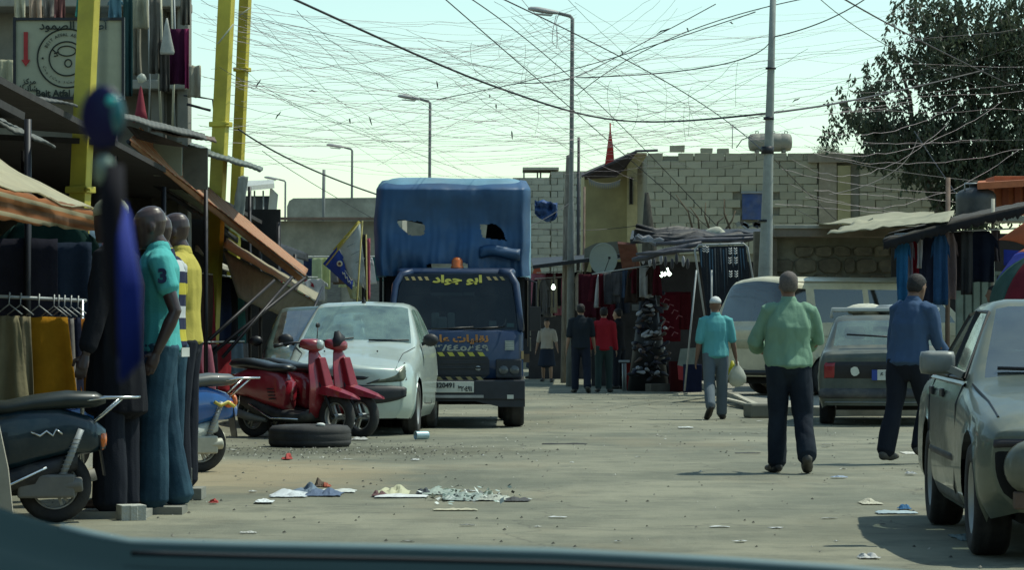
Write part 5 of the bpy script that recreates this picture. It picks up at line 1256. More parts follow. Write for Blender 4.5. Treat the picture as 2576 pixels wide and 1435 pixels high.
def figure(name, label, cat, loc, face, H=1.72, legs=((0, 0, 2), (0, 0, 2)), arms=((5, 8, 12), (5, 8, 12)), lean=0., headturn=0., headtilt=0., skin='brown', girth=1., hips=1., top=None, sleeve=1.0, hem=.86, bottom=None, trouser=1.0, flare=1., hair=True, cap=None, shoes=None, vox=.011, manq=False, collar=True, skirt=None, group=None, tuck=False, belt=None, sym=1, lift=0., fold=.011, ankleroll=(0, 0)):
    """legs: (thigh forward, knee bend, spread) left then right; arms: (swing forward, spread, elbow bend[, elbow inward])"""
    s = H / 1.75; fr = V((0, 1, 0)); X_ = V((1, 0, 0))
    def rotx(a): return Matrix.Rotation(R(a), 3, 'X')
    J = {}
    hipz = .93 * s; J['pel'] = V((0, 0, hipz))
    low = 1e9; hw = .092 * s * hips
    for i, sg in ((0, -1), (1, 1)):
        th, kn, sp = legs[i][:3]
        hip = J['pel'] + V((sg * hw, 0, -.03 * s))
        d = Matrix.Rotation(R(-sg * sp), 3, 'Y') @ (rotx(th) @ V((0, 0, -1)))
        knee = hip + d * .42 * s; knee.x = hip.x + sg * sin(R(sp)) * .42 * s
        d2 = rotx(th - kn) @ V((0, 0, -1)); ank = knee + d2 * .41 * s + V((sg * sin(R(sp)) * .1, 0, 0))
        fa = legs[i][3] if len(legs[i]) > 3 else 0      # heel lift
        d3 = rotx(-fa) @ V((0, 1, 0)); toe = ank + d3 * .15 * s + V((sg * .03, 0, -.055 * s)); heel = ank - d3 * .045 * s + V((0, 0, -.055 * s))
        J['L%d' % i] = (hip, knee, ank, toe, heel); low = min(low, toe.z, heel.z)
    dz = -low + .018 * s + lift
    def up(p): return p + V((0, 0, dz))
    J['pel'] = up(J['pel'])
    for i in (0, 1): J['L%d' % i] = tuple(up(p) for p in J['L%d' % i])
    Lr = rotx(-lean); base = J['pel']
    def T(x, y, z): return base + Lr @ V((x * s, y * s, (z - .93) * s))
    nk = T(0, -.0, 1.50); hd = T(0, 0, 1.50) + rotx(-lean - headtilt * 1.0) @ V((0, .02 * s, .125 * s))
    for i, sg in ((0, -1), (1, 1)):
        a = arms[i]; sh = T(sg * .185, 0, 1.41)
        d = rotx(a[0] - lean * .3) @ (Matrix.Rotation(R(-sg * a[1]), 3, 'Y') @ V((0, 0, -1)))
        el = sh + d * .30 * s
        inn = a[3] if len(a) > 3 else 0
        d2 = rotx(a[0] + a[2] - lean * .3) @ (Matrix.Rotation(R(-sg * (a[1] - inn)), 3, 'Y') @ V((0, 0, -1)))
        wr = el + d2 * .255 * s
        J['A%d' % i] = (sh, el, wr, d2)
    # --- bare body, one skin
    m = M(); g = girth
    blob(m, [T(0, 0, .84), T(0, .0, .95), T(0, .005, 1.08), T(0, 0, 1.25), T(0, 0, 1.38), T(0, 0, 1.45), T(0, 0, 1.49)], [.15 * s * hips, .155 * s * hips, .135 * s * g, .15 * s * g, .165 * s, .12 * s, .06 * s], [.10 * s * hips, .11 * s * g, .095 * s * g, .11 * s * g, .10 * s, .075 * s, .055 * s])
    blob(m, [T(0, 0, 1.46), nk + V((0, 0, .02)), hd + V((0, -.01, -.05 * s))], [.062 * s, .055 * s, .052 * s], [.065 * s, .058 * s, .055 * s])
    hm = Matrix.Rotation(R(headturn), 3, 'Z') @ rotx(-lean * .5 - headtilt)
    def HP(x, y, z): return hd + hm @ V((x * s, y * s, z * s))
    rings = []
    for z, x, y, c in ((-.118, .022, .026, .062), (-.105, .042, .052, .045), (-.075, .056, .075, .022), (-.03, .068, .090, .008), (.02, .076, .098, -.002), (.065, .072, .092, -.006), (.098, .055, .070, -.010), (.116, .030, .038, -.012), (.121, .008, .010, -.012)):
        rings.append([HP(x * cos(2 * pi * j / 20), c + y * sin(2 * pi * j / 20), z) for j in range(20)])
    m.loft(rings)
    if not manq:
        m.tube([HP(0, .090, .025), HP(0, .108, -.012), HP(0, .118, -.028), HP(0, .100, -.036)], [.010 * s, .013 * s, .017 * s, .012 * s], 8)
        m.sphere(HP(0, .092, -.064), .022 * s, 8, 0, (1.1, .55, .4)); m.sphere(HP(0, .085, .034), .03 * s, 8, 0, (1.9, .5, .35))
        m.sphere(HP(0, .072, -.10), .026 * s, 8)
    for sg in (-1, 1): m.sphere(HP(sg * .076, -.005, -.008), .028 * s, 8, 0, (.35, .75, 1.15))
    for i, sg in ((0, -1), (1, 1)):
        hip, kn, an, toe, heel = J['L%d' % i]
        blob(m, [hip + V((0, 0, .02)), hip.lerp(kn, .5), kn, kn.lerp(an, .35), an], [.085 * s * hips, .075 * s * hips, .055 * s, .055 * s, .036 * s], [.09 * s, .08 * s, .058 * s, .06 * s, .042 * s])
        blob(m, [heel + V((0, 0, .02)), an.lerp(toe, .45), toe + V((0, 0, .012))], [.03 * s, .04 * s, .038 * s], [.028 * s, .034 * s, .018 * s])
        sh, el, wr, d2 = J['A%d' % i]
        blob(m, [T(sg * .13, 0, 1.42), sh, sh.lerp(el, .5), el, el.lerp(wr, .3), wr], [.055 * s, .055 * s, .046 * s, .038 * s, .040 * s, .026 * s], [.055 * s, .056 * s, .048 * s, .038 * s, .040 * s, .024 * s], sdir=(0, 1, 0))
        # hand: palm, four fingers, thumb
        side = V((sg, 0, 0)); ffw = (V((0, 1, 0)) - d2 * d2.y).normalized(); pal = wr + d2 * .05 * s
        blob(m, [wr, pal, wr + d2 * .085 * s], [.022 * s, .036 * s, .036 * s], [.018 * s, .017 * s, .014 * s], 10, sdir=tuple(ffw))
        inw = -side
        for q, (off, ln) in enumerate(((.028, .062), (.010, .072), (-.009, .068), (-.027, .052))):
            b0 = wr + d2 * .085 * s + ffw * off * s; b1 = b0 + d2 * ln * .5 * s + inw * .006 * s; b2 = b1 + (d2 + inw * .55).normalized() * ln * .5 * s
            m.tube([b0 - d2 * .02 * s, b1, b2], [.0098 * s, .0092 * s, .0075 * s], 7)
        b0 = wr + d2 * .03 * s + ffw * .028 * s; m.tube([b0, b0 + (d2 * .6 + ffw * .8).normalized() * .035 * s, b0 + (d2 * 1.0 + ffw * .5 + inw * .3).normalized() * .066 * s], [.013 * s, .0115 * s, .009 * s], 7)
    smat = SKIN[skin] if isinstance(skin, str) else skin
    me = voxel(m, vox, 2, smat, name)
    o = bpy.data.objects.new(name, me); C.objects.link(o)
    o.location = loc; o.rotation_euler = (0, 0, R(face)); tag(o, label, cat, group)
    def child(nm, me, lb=None):
        c = bpy.data.objects.new(nm, me); C.objects.link(c); c.parent = o
        if lb: c['label'] = lb
        return c
    # --- trousers
    if bottom is not None:
        m = M(); wz = .99
        blob(m, [T(0, 0, .80), T(0, 0, .86), T(0, 0, .93), T(0, 0, wz)], [.10 * s, .165 * s * hips, .168 * s * hips, .15 * s * max(g, hips)], [.085 * s, .118 * s * hips, .125 * s * max(g, 1), .115 * s * g])
        if skirt:
            blob(m, [T(0, 0, .95), T(0, 0, .8), T(0, 0, skirt)], [.17 * s, .2 * s, .25 * s], [.13 * s, .15 * s, .19 * s])
        else:
            for i in (0, 1):
                hip, kn, an, toe, heel = J['L%d' % i]; e = kn.lerp(an, trouser if trouser <= 1 else 1); bag = flare
                if trouser >= 1: e = an + V((0, 0, (-.035 if manq or bag > 1.3 else .012) * s)); 
                blob(m, [hip + V((0, -.01, .03)), hip.lerp(kn, .5), kn, kn.lerp(e, .5), e], [.100 * s * hips, .090 * s * hips, .074 * s * bag ** .5, .068 * s * bag, .066 * s * bag], [.112 * s * hips, .095 * s, .078 * s * bag ** .5, .074 * s * bag, .078 * s * bag])
        me = voxel(m, vox, 3, bottom, 'trousers' if not skirt else 'skirt', fold, 6.5, 3); child('trousers' if not skirt else 'skirt', me)
    if belt:
        m = M(); blob(m, [T(0, 0, .965), T(0, 0, 1.0)], .172 * s * max(g, hips), .130 * s * max(g, 1)); child('belt', m.mesh('belt', [belt]))
    if top is not None:
        m = M()
        zs = [hem, lerp(hem, 1.1, .5), 1.12, 1.26, 1.38, 1.45, 1.485]
        rx = [.190 * hips, .174 * max(g, hips), .158 * g, .172 * g, .188, .15, .085]; ry = [.146 * max(g, hips), .130 * g, .124 * g, .130 * g, .122, .095, .074]
        blob(m, [T(0, 0, z) for z in zs], [r_ * s for r_ in rx], [r_ * s for r_ in ry])
        for i, sg in ((0, -1), (1, 1)):
            sh, el, wr, d2 = J['A%d' % i]
            L = [T(sg * .12, 0, 1.425), sh, sh.lerp(el, .5)]; rr_ = [.068 * s, .070 * s, .066 * s]
            if sleeve > .5: L += [el]; rr_ += [.058 * s]
            if sleeve > 1: L += [el.lerp(wr, (sleeve - 1) * .5), el.lerp(wr, sleeve - 1)]; rr_ += [.054 * s, .046 * s]
            elif sleeve <= .5 + 1e-6: L[-1] = sh.lerp(el, .55)
            blob(m, L, rr_, rr_, sdir=(0, 1, 0))
        me = voxel(m, vox, 3, top, 'shirt', fold * 1.1, 8, 9); child('shirt', me)
        if collar:
            m = M(); blob(m, [T(0, 0, 1.478), T(0, .004, 1.515)], [.078 * s, .068 * s], [.076 * s, .068 * s], 18); child('collar', voxel(m, vox * .8, 1, top, 'collar'))
    if hair and not manq:
        m = M(); rings = []
        for z, x, y, c in ((-.055, .050, .050, -.040), (-.02, .078, .085, -.022), (.03, .083, .101, -.010), (.07, .079, .099, -.010), (.103, .060, .077, -.012), (.123, .033, .042, -.012), (.13, .006, .008, -.012)):
            rings.append([HP((x + .004 * nz(j * .9, z * 20)) * cos(2 * pi * j / 20), c + y * sin(2 * pi * j / 20) * (1 if sin(2 * pi * j / 20) < 0 or z > .05 else .45), z) for j in range(20)])
        m.loft(rings); child('hair', m.mesh('hair', [HAIR if hair is True else hair]))
    if cap:
        m = M(); rings = []
        for z, x, y in ((.035, .084, .104), (.07, .083, .102), (.10, .068, .085), (.122, .045, .056), (.134, .012, .014)):
            rings.append([HP(x * cos(2 * pi * j / 22), -.008 + y * sin(2 * pi * j / 22), z) for j in range(22)])
        m.loft(rings); child('cap', m.mesh('cap', [cap]))
    if shoes:
        for i in (0, 1):
            hip, kn, an, toe, heel = J['L%d' % i]; m = M(); f_ = (toe - heel).normalized()
            blob(m, [heel + V((0, 0, .03 * s)) - f_ * .01, an.lerp(toe, .3) + V((0, 0, .0)), an.lerp(toe, .7), toe + f_ * .055 + V((0, 0, .014 * s))], [.044 * s, .050 * s, .054 * s, .044 * s], [.046 * s, .056 * s, .042 * s, .028 * s])
            m.v = [V((p.x, p.y, p.z)) for p in m.v]
            child('shoe', voxel(m, .009, 1, shoes, 'shoe'))
    o['_wr0'] = tuple(J['A0'][2] + J['A0'][3] * .09 * s); o['_wr1'] = tuple(J['A1'][2] + J['A1'][3] * .09 * s)
    return o, J
def cloth(name, col, **k): return mat(name, col, .92, var=k.pop('var', .08), scale=5, bump=.15, bscale=90, spec=.15, **k)
SHOE = mat('dark_shoe', (.02, .018, .018), .5, dirt=.3)
# man in the green shirt, back to us
gp = G(1984, 1190)
figure('person', 'man with shaved grey head walking away in a long sleeved green shirt and dark jeans', 'person', gp, 4, 1.70, legs=((3, 3, 0), (-10, 22, 1, 22)), arms=((14, 18, 60, 34), (16, 17, 64, 34)), skin='brown', girth=1.25, hips=1.08, top=cloth('green_shirt', (.19, .32, .225)), sleeve=1.75, hem=.93, bottom=cloth('dark_jeans', (.014, .019, .028), dirt=.3, dirtcol=(.05, .07, .09)), flare=1.22, hair=mat('shaved_grey', (.12, .10, .09), .8, var=.3, scale=60), shoes=SHOE, vox=.009, fold=.023)
# man in cyan polo and white cap with a bag
cp = G(1800, 1056)
fg, Jc = figure('person', 'man in a turquoise polo shirt, white knitted cap and grey trousers carrying a white bag', 'person', cp, 3, 1.66, legs=((-14, 26, 2, 34), (6, 2, 1)), arms=((-4, 9, 8), (4, 12, 6)), skin='brown', girth=1.1, top=cloth('turquoise_polo', (.12, .38, .38)), sleeve=.7, hem=.90, bottom=cloth('grey_trousers', (.13, .16, .18)), flare=1.12, hair=False, cap=cloth('white_cap', (.62, .62, .60)), shoes=SHOE, vox=.010, belt=None)
h = fg.matrix_basis @ V(fg['_wr1']); bagm = mat('thin_white_bag', (.60, .62, .55), .4, var=.15, trans=.5)
m = M(); rings = []
for z, r_ in ((.0, .018), (-.05, .03), (-.12, .085), (-.20, .125), (-.28, .12), (-.33, .07), (-.345, .01)):
    rings.append([h + V((r_ * cos(a) * (1 + .15 * nz(a * 2, z * 9)), r_ * .75 * sin(a), z + .01 * nz(a * 3, z * 5, 2) + .04)) for a in [2 * pi * j / 18 for j in range(18)]])
m.loft(rings); m.build('plastic_bag', bagm, label='full white plastic bag in the right hand of the turquoise polo man', cat='bag')
m = M(); h2 = h + V((-.06, .06, 0)); rings = []
for z, r_ in ((.03, .015), (-.08, .05), (-.18, .08), (-.25, .05)): rings.append([h2 + V((r_ * cos(a), r_ * .7 * sin(a), z + .02)) for a in [2 * pi * j / 12 for j in range(12)]])
m.loft(rings); m.build('plastic_bag', mat('yellow_bag', (.60, .58, .06), .4, trans=.4), label='small yellow plastic bag behind the white one held by the turquoise polo man', cat='bag')
# bending man in blue shirt, dark trousers
bp_ = G(2262, 1168)
figure('person', 'man in a blue long sleeved shirt bending forward beside the old saloon', 'person', bp_ + V((.08, 0, 0)), -42, 1.72, legs=((-12, 4, 1), (24, 42, 1, 26)), arms=((10, 8, 12), (14, 10, 22)), lean=8, headtilt=12, skin='brown', girth=1.16, hips=1.05, top=cloth('blue_shirt', (.055, .095, .17)), sleeve=1.85, hem=.90, bottom=cloth('black_trousers', (.016, .019, .027)), flare=1.2, shoes=mat('dusty_shoe', (.10, .09, .075), .8), vox=.0095, fold=.02)
# pair walking away in the stall shade
q1 = G(1461, 989)
figure('person', 'man in a black T-shirt walking away next to the one in red', 'person', q1, 2, 1.72, legs=((4, 4, 2), (-8, 16, 3, 16)), arms=((-4, 9, 12), (6, 10, 10)), skin='olive', girth=1.1, top=cloth('black_tee', (.022, .028, .036)), sleeve=.75, hem=.88, bottom=cloth('navy_trousers', (.02, .025, .04)), flare=1.12, shoes=SHOE, vox=.014)
q1 = G(1519, 988)
figure('person', 'man in a long sleeved bright red shirt walking away beside the stalls', 'person', q1, -3, 1.66, legs=((-3, 8, 2), (4, 3, 2)), arms=((6, 8, 8), (-2, 7, 10)), skin='olive', girth=.95, top=cloth('red_shirt', (.33, .02, .03)), sleeve=1.9, hem=.88, bottom=cloth('green_grey_jeans', (.045, .07, .065)), shoes=SHOE, vox=.014)
q1 = G(1376, 962)
figure('person', 'girl in a white blouse and dark skirt walking towards us far down the street', 'person', q1, 176, 1.48, legs=((6, 4, 2), (-6, 8, 2)), arms=((8, 12, 20), (-4, 12, 14)), skin='olive', girth=1.0, top=cloth('white_blouse', (.42, .38, .33)), sleeve=.8, hem=.93, bottom=cloth('dark_skirt', (.022, .03, .05)), skirt=.46, shoes=SHOE, vox=.016, collar=False)
q1 = G(1406, 955)
figure('person', 'child in an ochre top and blue skirt behind the girl in the white blouse', 'person', q1 + V((0, 1, 0)), 170, 1.42, legs=((2, 4, 2), (-6, 8, 2)), arms=((4, 10, 10), (-4, 8, 14)), skin='olive', top=cloth('ochre_top', (.20, .15, .05)), sleeve=.6, hem=.9, bottom=cloth('blue_skirt', (.015, .035, .12)), skirt=.5, shoes=mat('white_shoe', (.5, .5, .5), .7), vox=.018, collar=False)
q1 = G(1556, 980)
figure('person', 'person in black standing in the stall shade right of the man in red', 'person', q1, 60, 1.66, arms=((14, 6, 30), (10, 8, 26)), skin='olive', top=cloth('sooty_shirt', (.018, .018, .022)), sleeve=1.9, hem=.86, bottom=cloth('black_trousers', (.016, .019, .027)), shoes=SHOE, vox=.018)
q1 = W(1345, 100, 0)
figure('person', 'woman in a pink top and dark headscarf at the far clothes stall', 'person', q1, 150, 1.64, arms=((10, 8, 30), (10, 8, 40)), skin='olive', top=cloth('pink_top', (.34, .10, .14)), sleeve=1.9, hem=.72, bottom=cloth('dark_skirt', (.022, .03, .05)), skirt=.3, shoes=SHOE, vox=.02, collar=False)
q1 = W(2503, 172, .0)
figure('person', 'dark haired woman whose head shows over the roof of the old saloon', 'person', q1 + V((0, 0, .12)), 78, 1.74, arms=((10, 8, 30), (10, 8, 40)), skin='brown', top=cloth('brown_top', (.06, .04, .035)), sleeve=1.9, hem=.80, bottom=cloth('black_trousers', (.016, .019, .027)), shoes=SHOE, vox=.015, collar=False)
# mannequins on the left
MJ = cloth('faded_jeans', (.022, .052, .08), dirt=.5, dirtcol=(.08, .17, .22))
def manq(label, x, k, face, H, lift, **kw):
    return figure('mannequin', label, 'mannequin', W(x, k, 0), face, H, manq=True, skin='plastic', hair=False, lift=lift, vox=.008, group='clothes mannequins outside the left stall', **kw)
fm, Jm = manq('shiny dark mannequin in a turquoise polo with a black 3 on its sleeve', 398, 383, 98, 1.98, .05, legs=((4, 3, 2), (-5, 6, 2)), arms=((-18, 8, 42, 4), (-3, 12, 14, 6)), headtilt=12, top=cloth('aqua_polo', (.09, .42, .40)), sleeve=.5, hem=.90, bottom=MJ, flare=1.22, girth=.95, hips=.98)
sleevep = fm.matrix_basis @ (Jm['A0'][0].lerp(Jm['A0'][1], .3))
text('sleeve_number', '3', .125, (sleevep.x + .0, sleevep.y - .082, sleevep.z), (R(86), 0, R(6)), mat('navy_print', (.01, .02, .06), .7), None, bold=.006)
num = bpy.data.objects['sleeve_number']; num.parent = fm; num.matrix_parent_inverse = (Matrix.Translation(fm.location) @ fm.rotation_euler.to_matrix().to_4x4()).inverted()
m = M(); m.org = V((0, 0, 0)); m.box((0, 0, 0), (.13, .006, .06)); me = m.mesh('back_label', [mat('white_label', (.50, .52, .48), .6)])
o = bpy.data.objects.new('waist_label', me); C.objects.link(o); o.parent = fm; o.location = (-.05, -.175, 1.06); o.rotation_euler = (0, 0, R(-25))
manq('bald dark mannequin in a plain yellow polo and black trousers', 455, 352, 84, 1.97, .08, arms=((-6, 10, 8), (-2, 10, 6)), headtilt=8, top=cloth('yellow_polo', (.48, .41, .09)), sleeve=.5, hem=.92, bottom=cloth('black_trousers', (.016, .019, .027)), flare=1.15)
manq('mannequin in a navy, white and yellow striped top', 412, 362, 72, 1.96, .06, arms=((-4, 8, 6), (4, 9, 8)), headtilt=10, top=stripemat('rugby_stripes', [(.50, .52, .52), (.02, .025, .06), (.50, .43, .05), (.02, .025, .06)], 3.1, 2), sleeve=.5, hem=.92, bottom=MJ)
manq('mannequin in a black coat and pale cap behind the hanging charm', 292, 392, 78, 2.0, .05, arms=((2, 14, 10), (2, 14, 10)), headtilt=6, top=cloth('black_coat', (.012, .013, .017)), sleeve=1.85, hem=.55, bottom=cloth('black_trousers', (.016, .019, .027)), flare=1.3, girth=1.2, cap=cloth('pale_cap', (.42, .42, .30)))
# ============================================================ garments
def sheet(name, c, wd, ht, material, label, cat='garment', kind='cloth', yaw=0., group=None, folds=.03, seed=0, sleeves=False, flarew=1., parent=None, solid=.006):
    """hanging cloth; c = middle of its top edge. kind decides the outline"""
    rm = Matrix.Rotation(yaw, 3, 'Z'); c = V(c); m = M(parent.location if parent else (0, 0, 0)); nu, nv = 10, 12
    if kind == 'shirt': prof = lambda v: lerp(.30, .5, min(1, v * 7)) if v < .14 else .5 * lerp(1, flarew, v)
    elif kind == 'trousers': prof = lambda v: .5 * (.62 + .1 * v)
    elif kind == 'dress': prof = lambda v: .22 + .1 * min(1, v * 5) + .26 * max(0, v - .25)
    else: prof = lambda v: .5 * lerp(1, flarew, v)
    def fn(u, v):
        x = (u - .5) * 2 * prof(v) * wd
        y = folds * (nz(u * 5 + seed * 3.1, v * 1.3, seed) * 1.3 + .6 * sin(u * 11 + seed)) * (.3 + v)
        z = -v * ht + .012 * nz(u * 4, seed)
        if kind == 'trousers' and abs(u - .5) < .06 and v > .35: y += .05
        return c + rm @ V((x, y, z))
    m.grid(fn, nu, nv)
    if kind == 'shirt':
        for sg in (-1, 1):
            def sf(u, v):
                x = sg * wd * (.40 + .24 * u + (.05 * v)); z = -.04 * ht - .13 * ht * u - v * ht * .17 * (1.2 - .2 * u); 
                return c + rm @ V((x, folds * nz(u * 3 + seed, v * 3) + .01, z - .02))
            m.grid(sf, 4, 3)
    return m.build(name, material, parent, solid=solid, label=label, cat=cat, group=group)
def gmat(nm, c, tr=.15): return mat(nm, c, .92, var=.18, scale=5, bump=.2, bscale=30, spec=.1, trans=tr)

# ============================================================ yellow posts on the left
def ypost(label, x0, y0, x1, y1, k, wd, clamps, dp=.14):
    a, b = P(x0, y0, k), P(x1, y1, k); org = V((b.x, b.y, .1))
    d = (a - b) / (a.z - b.z); b = b + d * (.1 - b.z)
    t = thing('yellow_post', label, 'post', org)
    m = M(org); rm = Matrix.Rotation(R(-20), 3, 'Z')
    vs = []
    for q in (b, a):
        for sx, sy in ((-1, -1), (1, -1), (1, 1), (-1, 1)): vs.append(q + rm @ V((sx * wd / 2, sy * dp / 2, 0)))
    m.add(vs, [(0, 1, 5, 4), (1, 2, 6, 5), (2, 3, 7, 6), (3, 0, 4, 7), (4, 5, 6, 7), (3, 2, 1, 0)]); m.build('shaft', YELLOW, t, bevel=.008)
    for y in clamps:
        u = (y - y0) / (y1 - y0); q = P(lerp(x0, x1, u), y, k)
        m = M(org); m.box(q, (wd + .07, dp + .07, .07), rm); o = m.build('clamp', YELLOW, t, bevel=.01)
        m = M(org); m.tube([q + rm @ V((wd / 2 + .02, -dp / 2 - .05, 0)), q + rm @ V((wd / 2 + .09, -dp / 2 - .05, 0))], .02, 6); m.build('bolt', YELLOW, o)
    return t
ypost('nearest and thickest yellow post, in front of the emblem sign', 226, -30, 178, 1000, 240, .19, (478,))
ypost('second yellow post, middle one of the three', 571, -20, 536, 720, 182, .20, (313,))
ypost('third yellow post, right of the middle one', 618, -20, 585, 720, 150, .175, (175,))
for (x0, y0, x1, y1, k, nm) in ((548, 95, 588, 60, 178, 'left'), (628, 5, 600, 40, 148, 'right')):
    m = M(); a, b = P(x0, y0 + 15, k + 6), P(x1, y1, k + 6); m.tube([a, b], .012, 5); m.build('tie_rope', mat('pale_rope', (.5, .5, .36), .9), label='pale rope tied round the %s yellow post' % ('second' if nm == 'left' else 'third'), cat='rope')

# ============================================================ upper left tenement with washing
k = 172.; yb = F / k; X = lambda x, k=172.: (x - CX) / k
org = V((X(250), yb, 0)); TEN = mat('tenement_wall', (.21, .20, .17), .95, var=.3, scale=1.5, bump=.3, dirt=.6, dirtcol=(.12, .11, .09))
t = thing('tenement', 'shabby concrete tenement full of hanging cloth at the upper left', 'building', org)
m = M(org); m.box(((X(-300) + X(378)) / 2, yb + 3.2, 4.6), (X(378) - X(-300), 5, 9.2)); m.build('wall', TEN, t)
m = M(org); m.box(((X(377) + X(410)) / 2, yb + .3, 4.6), (X(410) - X(377), .4, 9.2)); m.build('pillar', TEN, t, bevel=.02)
m = M(org); m.box(((X(446) + X(474)) / 2, yb + .2, 4.6), (X(474) - X(446), .45, 9.2)); m.build('pillar', TEN, t, bevel=.02)
m = M(org); m.box(((X(405) + X(446)) / 2, yb + .7, 4.6), (X(446) - X(405), .3, 9.2)); m.build('recess_wall', CONC_D, t)
for z in (zz(25, k), zz(232, k)):
    m = M(org); m.box(((X(-300) + X(470)) / 2, yb + .3, z + .1), (X(470) - X(-300), 1.0, .14)); m.build('balcony_slab', CONC, t, bevel=.02)
for i, x in enumerate((404, 432, 438, 372)):
    m = M(org); m.tube([P(x, -20, 178), P(x + 3, 120, 178), P(x - 4 + 9 * (i % 2), 200, 178), P(x + 2, 330, 178)], .018 if i < 2 else .012, 6); m.build('drain_pipe', mat('cream_pipe', (.48, .45, .33), .7, dirt=.4) if i < 2 else STEEL, t)
m = M(org); m.tube([P(462, 240, 176), P(505, 245, 176), P(535, 250, 176), P(540, 300, 176), P(532, 380, 176)], .014, 6); m.tube([P(470, 262, 176), P(530, 278, 176)], .02, 5); m.build('iron_bracket', DARKM, t)
WASH = [('curtain', 49, -6, 30, 52, (.50, .47, .34), 'cream curtain at the far upper left of the tenement'), ('curtain', 88, -6, 32, 56, (.46, .34, .25), 'salmon pink curtain beside the cream one'),
 ('curtain', 124, -6, 30, 50, (.30, .26, .22), 'grey brown curtain right of the salmon one'), ('blanket', 150, -6, 26, 56, (.22, .10, .09), 'dull red blanket over the emblem sign'), ('cloth', 205, -6, 22, 50, (.05, .22, .18), 'teal green cloth just left of the nearest yellow post'),
 ('shirt', 290, -8, 30, 54, (.16, .30, .36), 'pale blue shirt hanging right of the nearest yellow post'), ('cloth', 322, -8, 24, 250, (.035, .08, .08), 'long dark teal drape right of the sign'),
 ('curtain', 352, -8, 42, 80, (.45, .42, .30), 'folded cream awning flap high on the tenement'), ('curtain', 344, 60, 20, 130, (.26, .24, .19), 'long ragged grey curtain strip'), ('drape', 390, -5, 26, 190, (.15, .14, .12), 'dark brown drape along the pillar'),
 ('drape', 466, -8, 22, 70, (.13, .12, .10), 'torn dark cloth at the tenement corner'), ('coat', 446, 72, 52, 140, (.07, .015, .045), 'maroon coat hung on the tenement corner'), ('scarf', 470, 72, 12, 150, (.30, .04, .12), 'bright pink scarf at the right edge of the maroon coat'),
 ('curtain', 488, 165, 34, 80, (.40, .37, .29), 'cream cloth sticking out right of the tenement corner'), ('rag', 14, 150, 40, 90, (.42, .40, .28), 'cream rag behind the left edge of the sign'), ('drape', 414, 100, 24, 130, (.10, .09, .08), 'dark drape between the pipes')]
for i, (nm, x, y, w_, h_, c, lb) in enumerate(WASH):
    kk = 183 - (i % 3); sheet('hanging_' + nm, P(x, y, kk), w_ / kk, h_ / kk, gmat('wash_%d' % i, c), lb, nm, seed=i + 1, folds=.06, yaw=R(-8 + 5 * (i % 4)), flarew=1.05, kind='shirt' if nm in ('shirt',) else 'cloth')
m = M(); q = P(420, 45, 184); rings = []
for z, r_ in ((0, .01), (-.1, .03), (-.3, .07), (-.46, .10), (-.5, .09)): rings.append([q + V((r_ * cos(a) * (1 + .3 * nz(a, z * 5)), r_ * .6 * sin(a), z)) for a in [2 * pi * j / 14 for j in range(14)]])
m.loft(rings); m.build('tied_white_cloth', gmat('white_rag', (.42, .42, .38)), label='white cloth tied in a bunch on the tenement corner', cat='cloth')
m = M(); q = P(354, 215, 186); m.lathe([(.001, 0), (.02, -.05), (.07, -.35), (.105, -.50), (.001, -.50)], q, 'Z', 16); m.build('folded_parasol', mat('crimson_cloth', (.22, .02, .035), .8), label='folded crimson parasol standing on the stall roofs', cat='parasol')
m = M(); m.sphere(P(356, 198, 187), .065, 10, 0, (1, .8, 1)); m.v = [p + V((.02 * nz(p.x * 20, p.z * 20), 0, .02 * nz(p.z * 25, p.x * 9))) for p in m.v]; m.build('white_bag', mat('thin_white_bag', (.6, .62, .55)), label='knotted white plastic bag above the crimson parasol', cat='bag')

# ============================================================ emblem sign
k = 228.; org = P(175, 247, k); D = F / k
t = thing('emblem_sign', 'pale square sign with round emblem, red arrow and Arabic lettering behind the nearest yellow post', 'sign', org)
SB = mat('sign_board', (.38, .38, .27), .7, var=.08, dirt=.2, dirtcol=(.26, .25, .18)); INK = mat('sign_ink', (.025, .03, .022), .7)
wS, hS = 273 / k, 199 / k; cS = P(173, 147, k)
m = M(org); m.box(cS + V((0, .03, 0)), (wS, .04, hS)); m.build('board', SB, t, bevel=.004)
m = M(org)
for sx in (-1, 1): m.box(cS + V((sx * wS / 2, .02, 0)), (.03, .07, hS + .04))
for sz in (-1, 1): m.box(cS + V((0, .02, sz * hS / 2)), (wS - .03, .07, .03))
m.build('frame', DARKM, t)
yf = D + .003
def ring(cx_, cz_, rx, rz, r_, a0=0, a1=360, nm='emblem_ring', mt=INK, n=48):
    m = M(org); pts = [V((cx_ + rx * cos(R(lerp(a0, a1, i / n))), yf, cz_ + rz * sin(R(lerp(a0, a1, i / n))))) for i in range(n + 1)]; m.tube(pts, r_, 5, caps=False); m.build(nm, mt, t)
ec = P(168, 146, k); r1 = 74 / k
ring(ec.x, ec.z, r1, r1, .009); ring(ec.x, ec.z - .005, r1 * .60, r1 * .58, .008); ring(ec.x, ec.z + .08, .10, .055, .007, nm='emblem_oval'); ring(ec.x + .015, ec.z - .055, .038, .042, .007, nm='emblem_loop')
m = M(org); m.tube([V((ec.x - .16, yf, ec.z + .10)), V((ec.x - .12, yf, ec.z + .06)), V((ec.x - .10, yf, ec.z + .03)), V((ec.x - .14, yf, ec.z + .02))], .007, 5); m.tube([V((ec.x - .14, yf, ec.z + .05)), V((ec.x - .09, yf, ec.z + .07))], .006, 5); m.build('emblem_stroke', INK, t)
def loc_(v): return V(v) - org
arc = arabic('مركز بيت أطفال الصمود'); en = 'BEIT ATFAL ASSUMOUD'
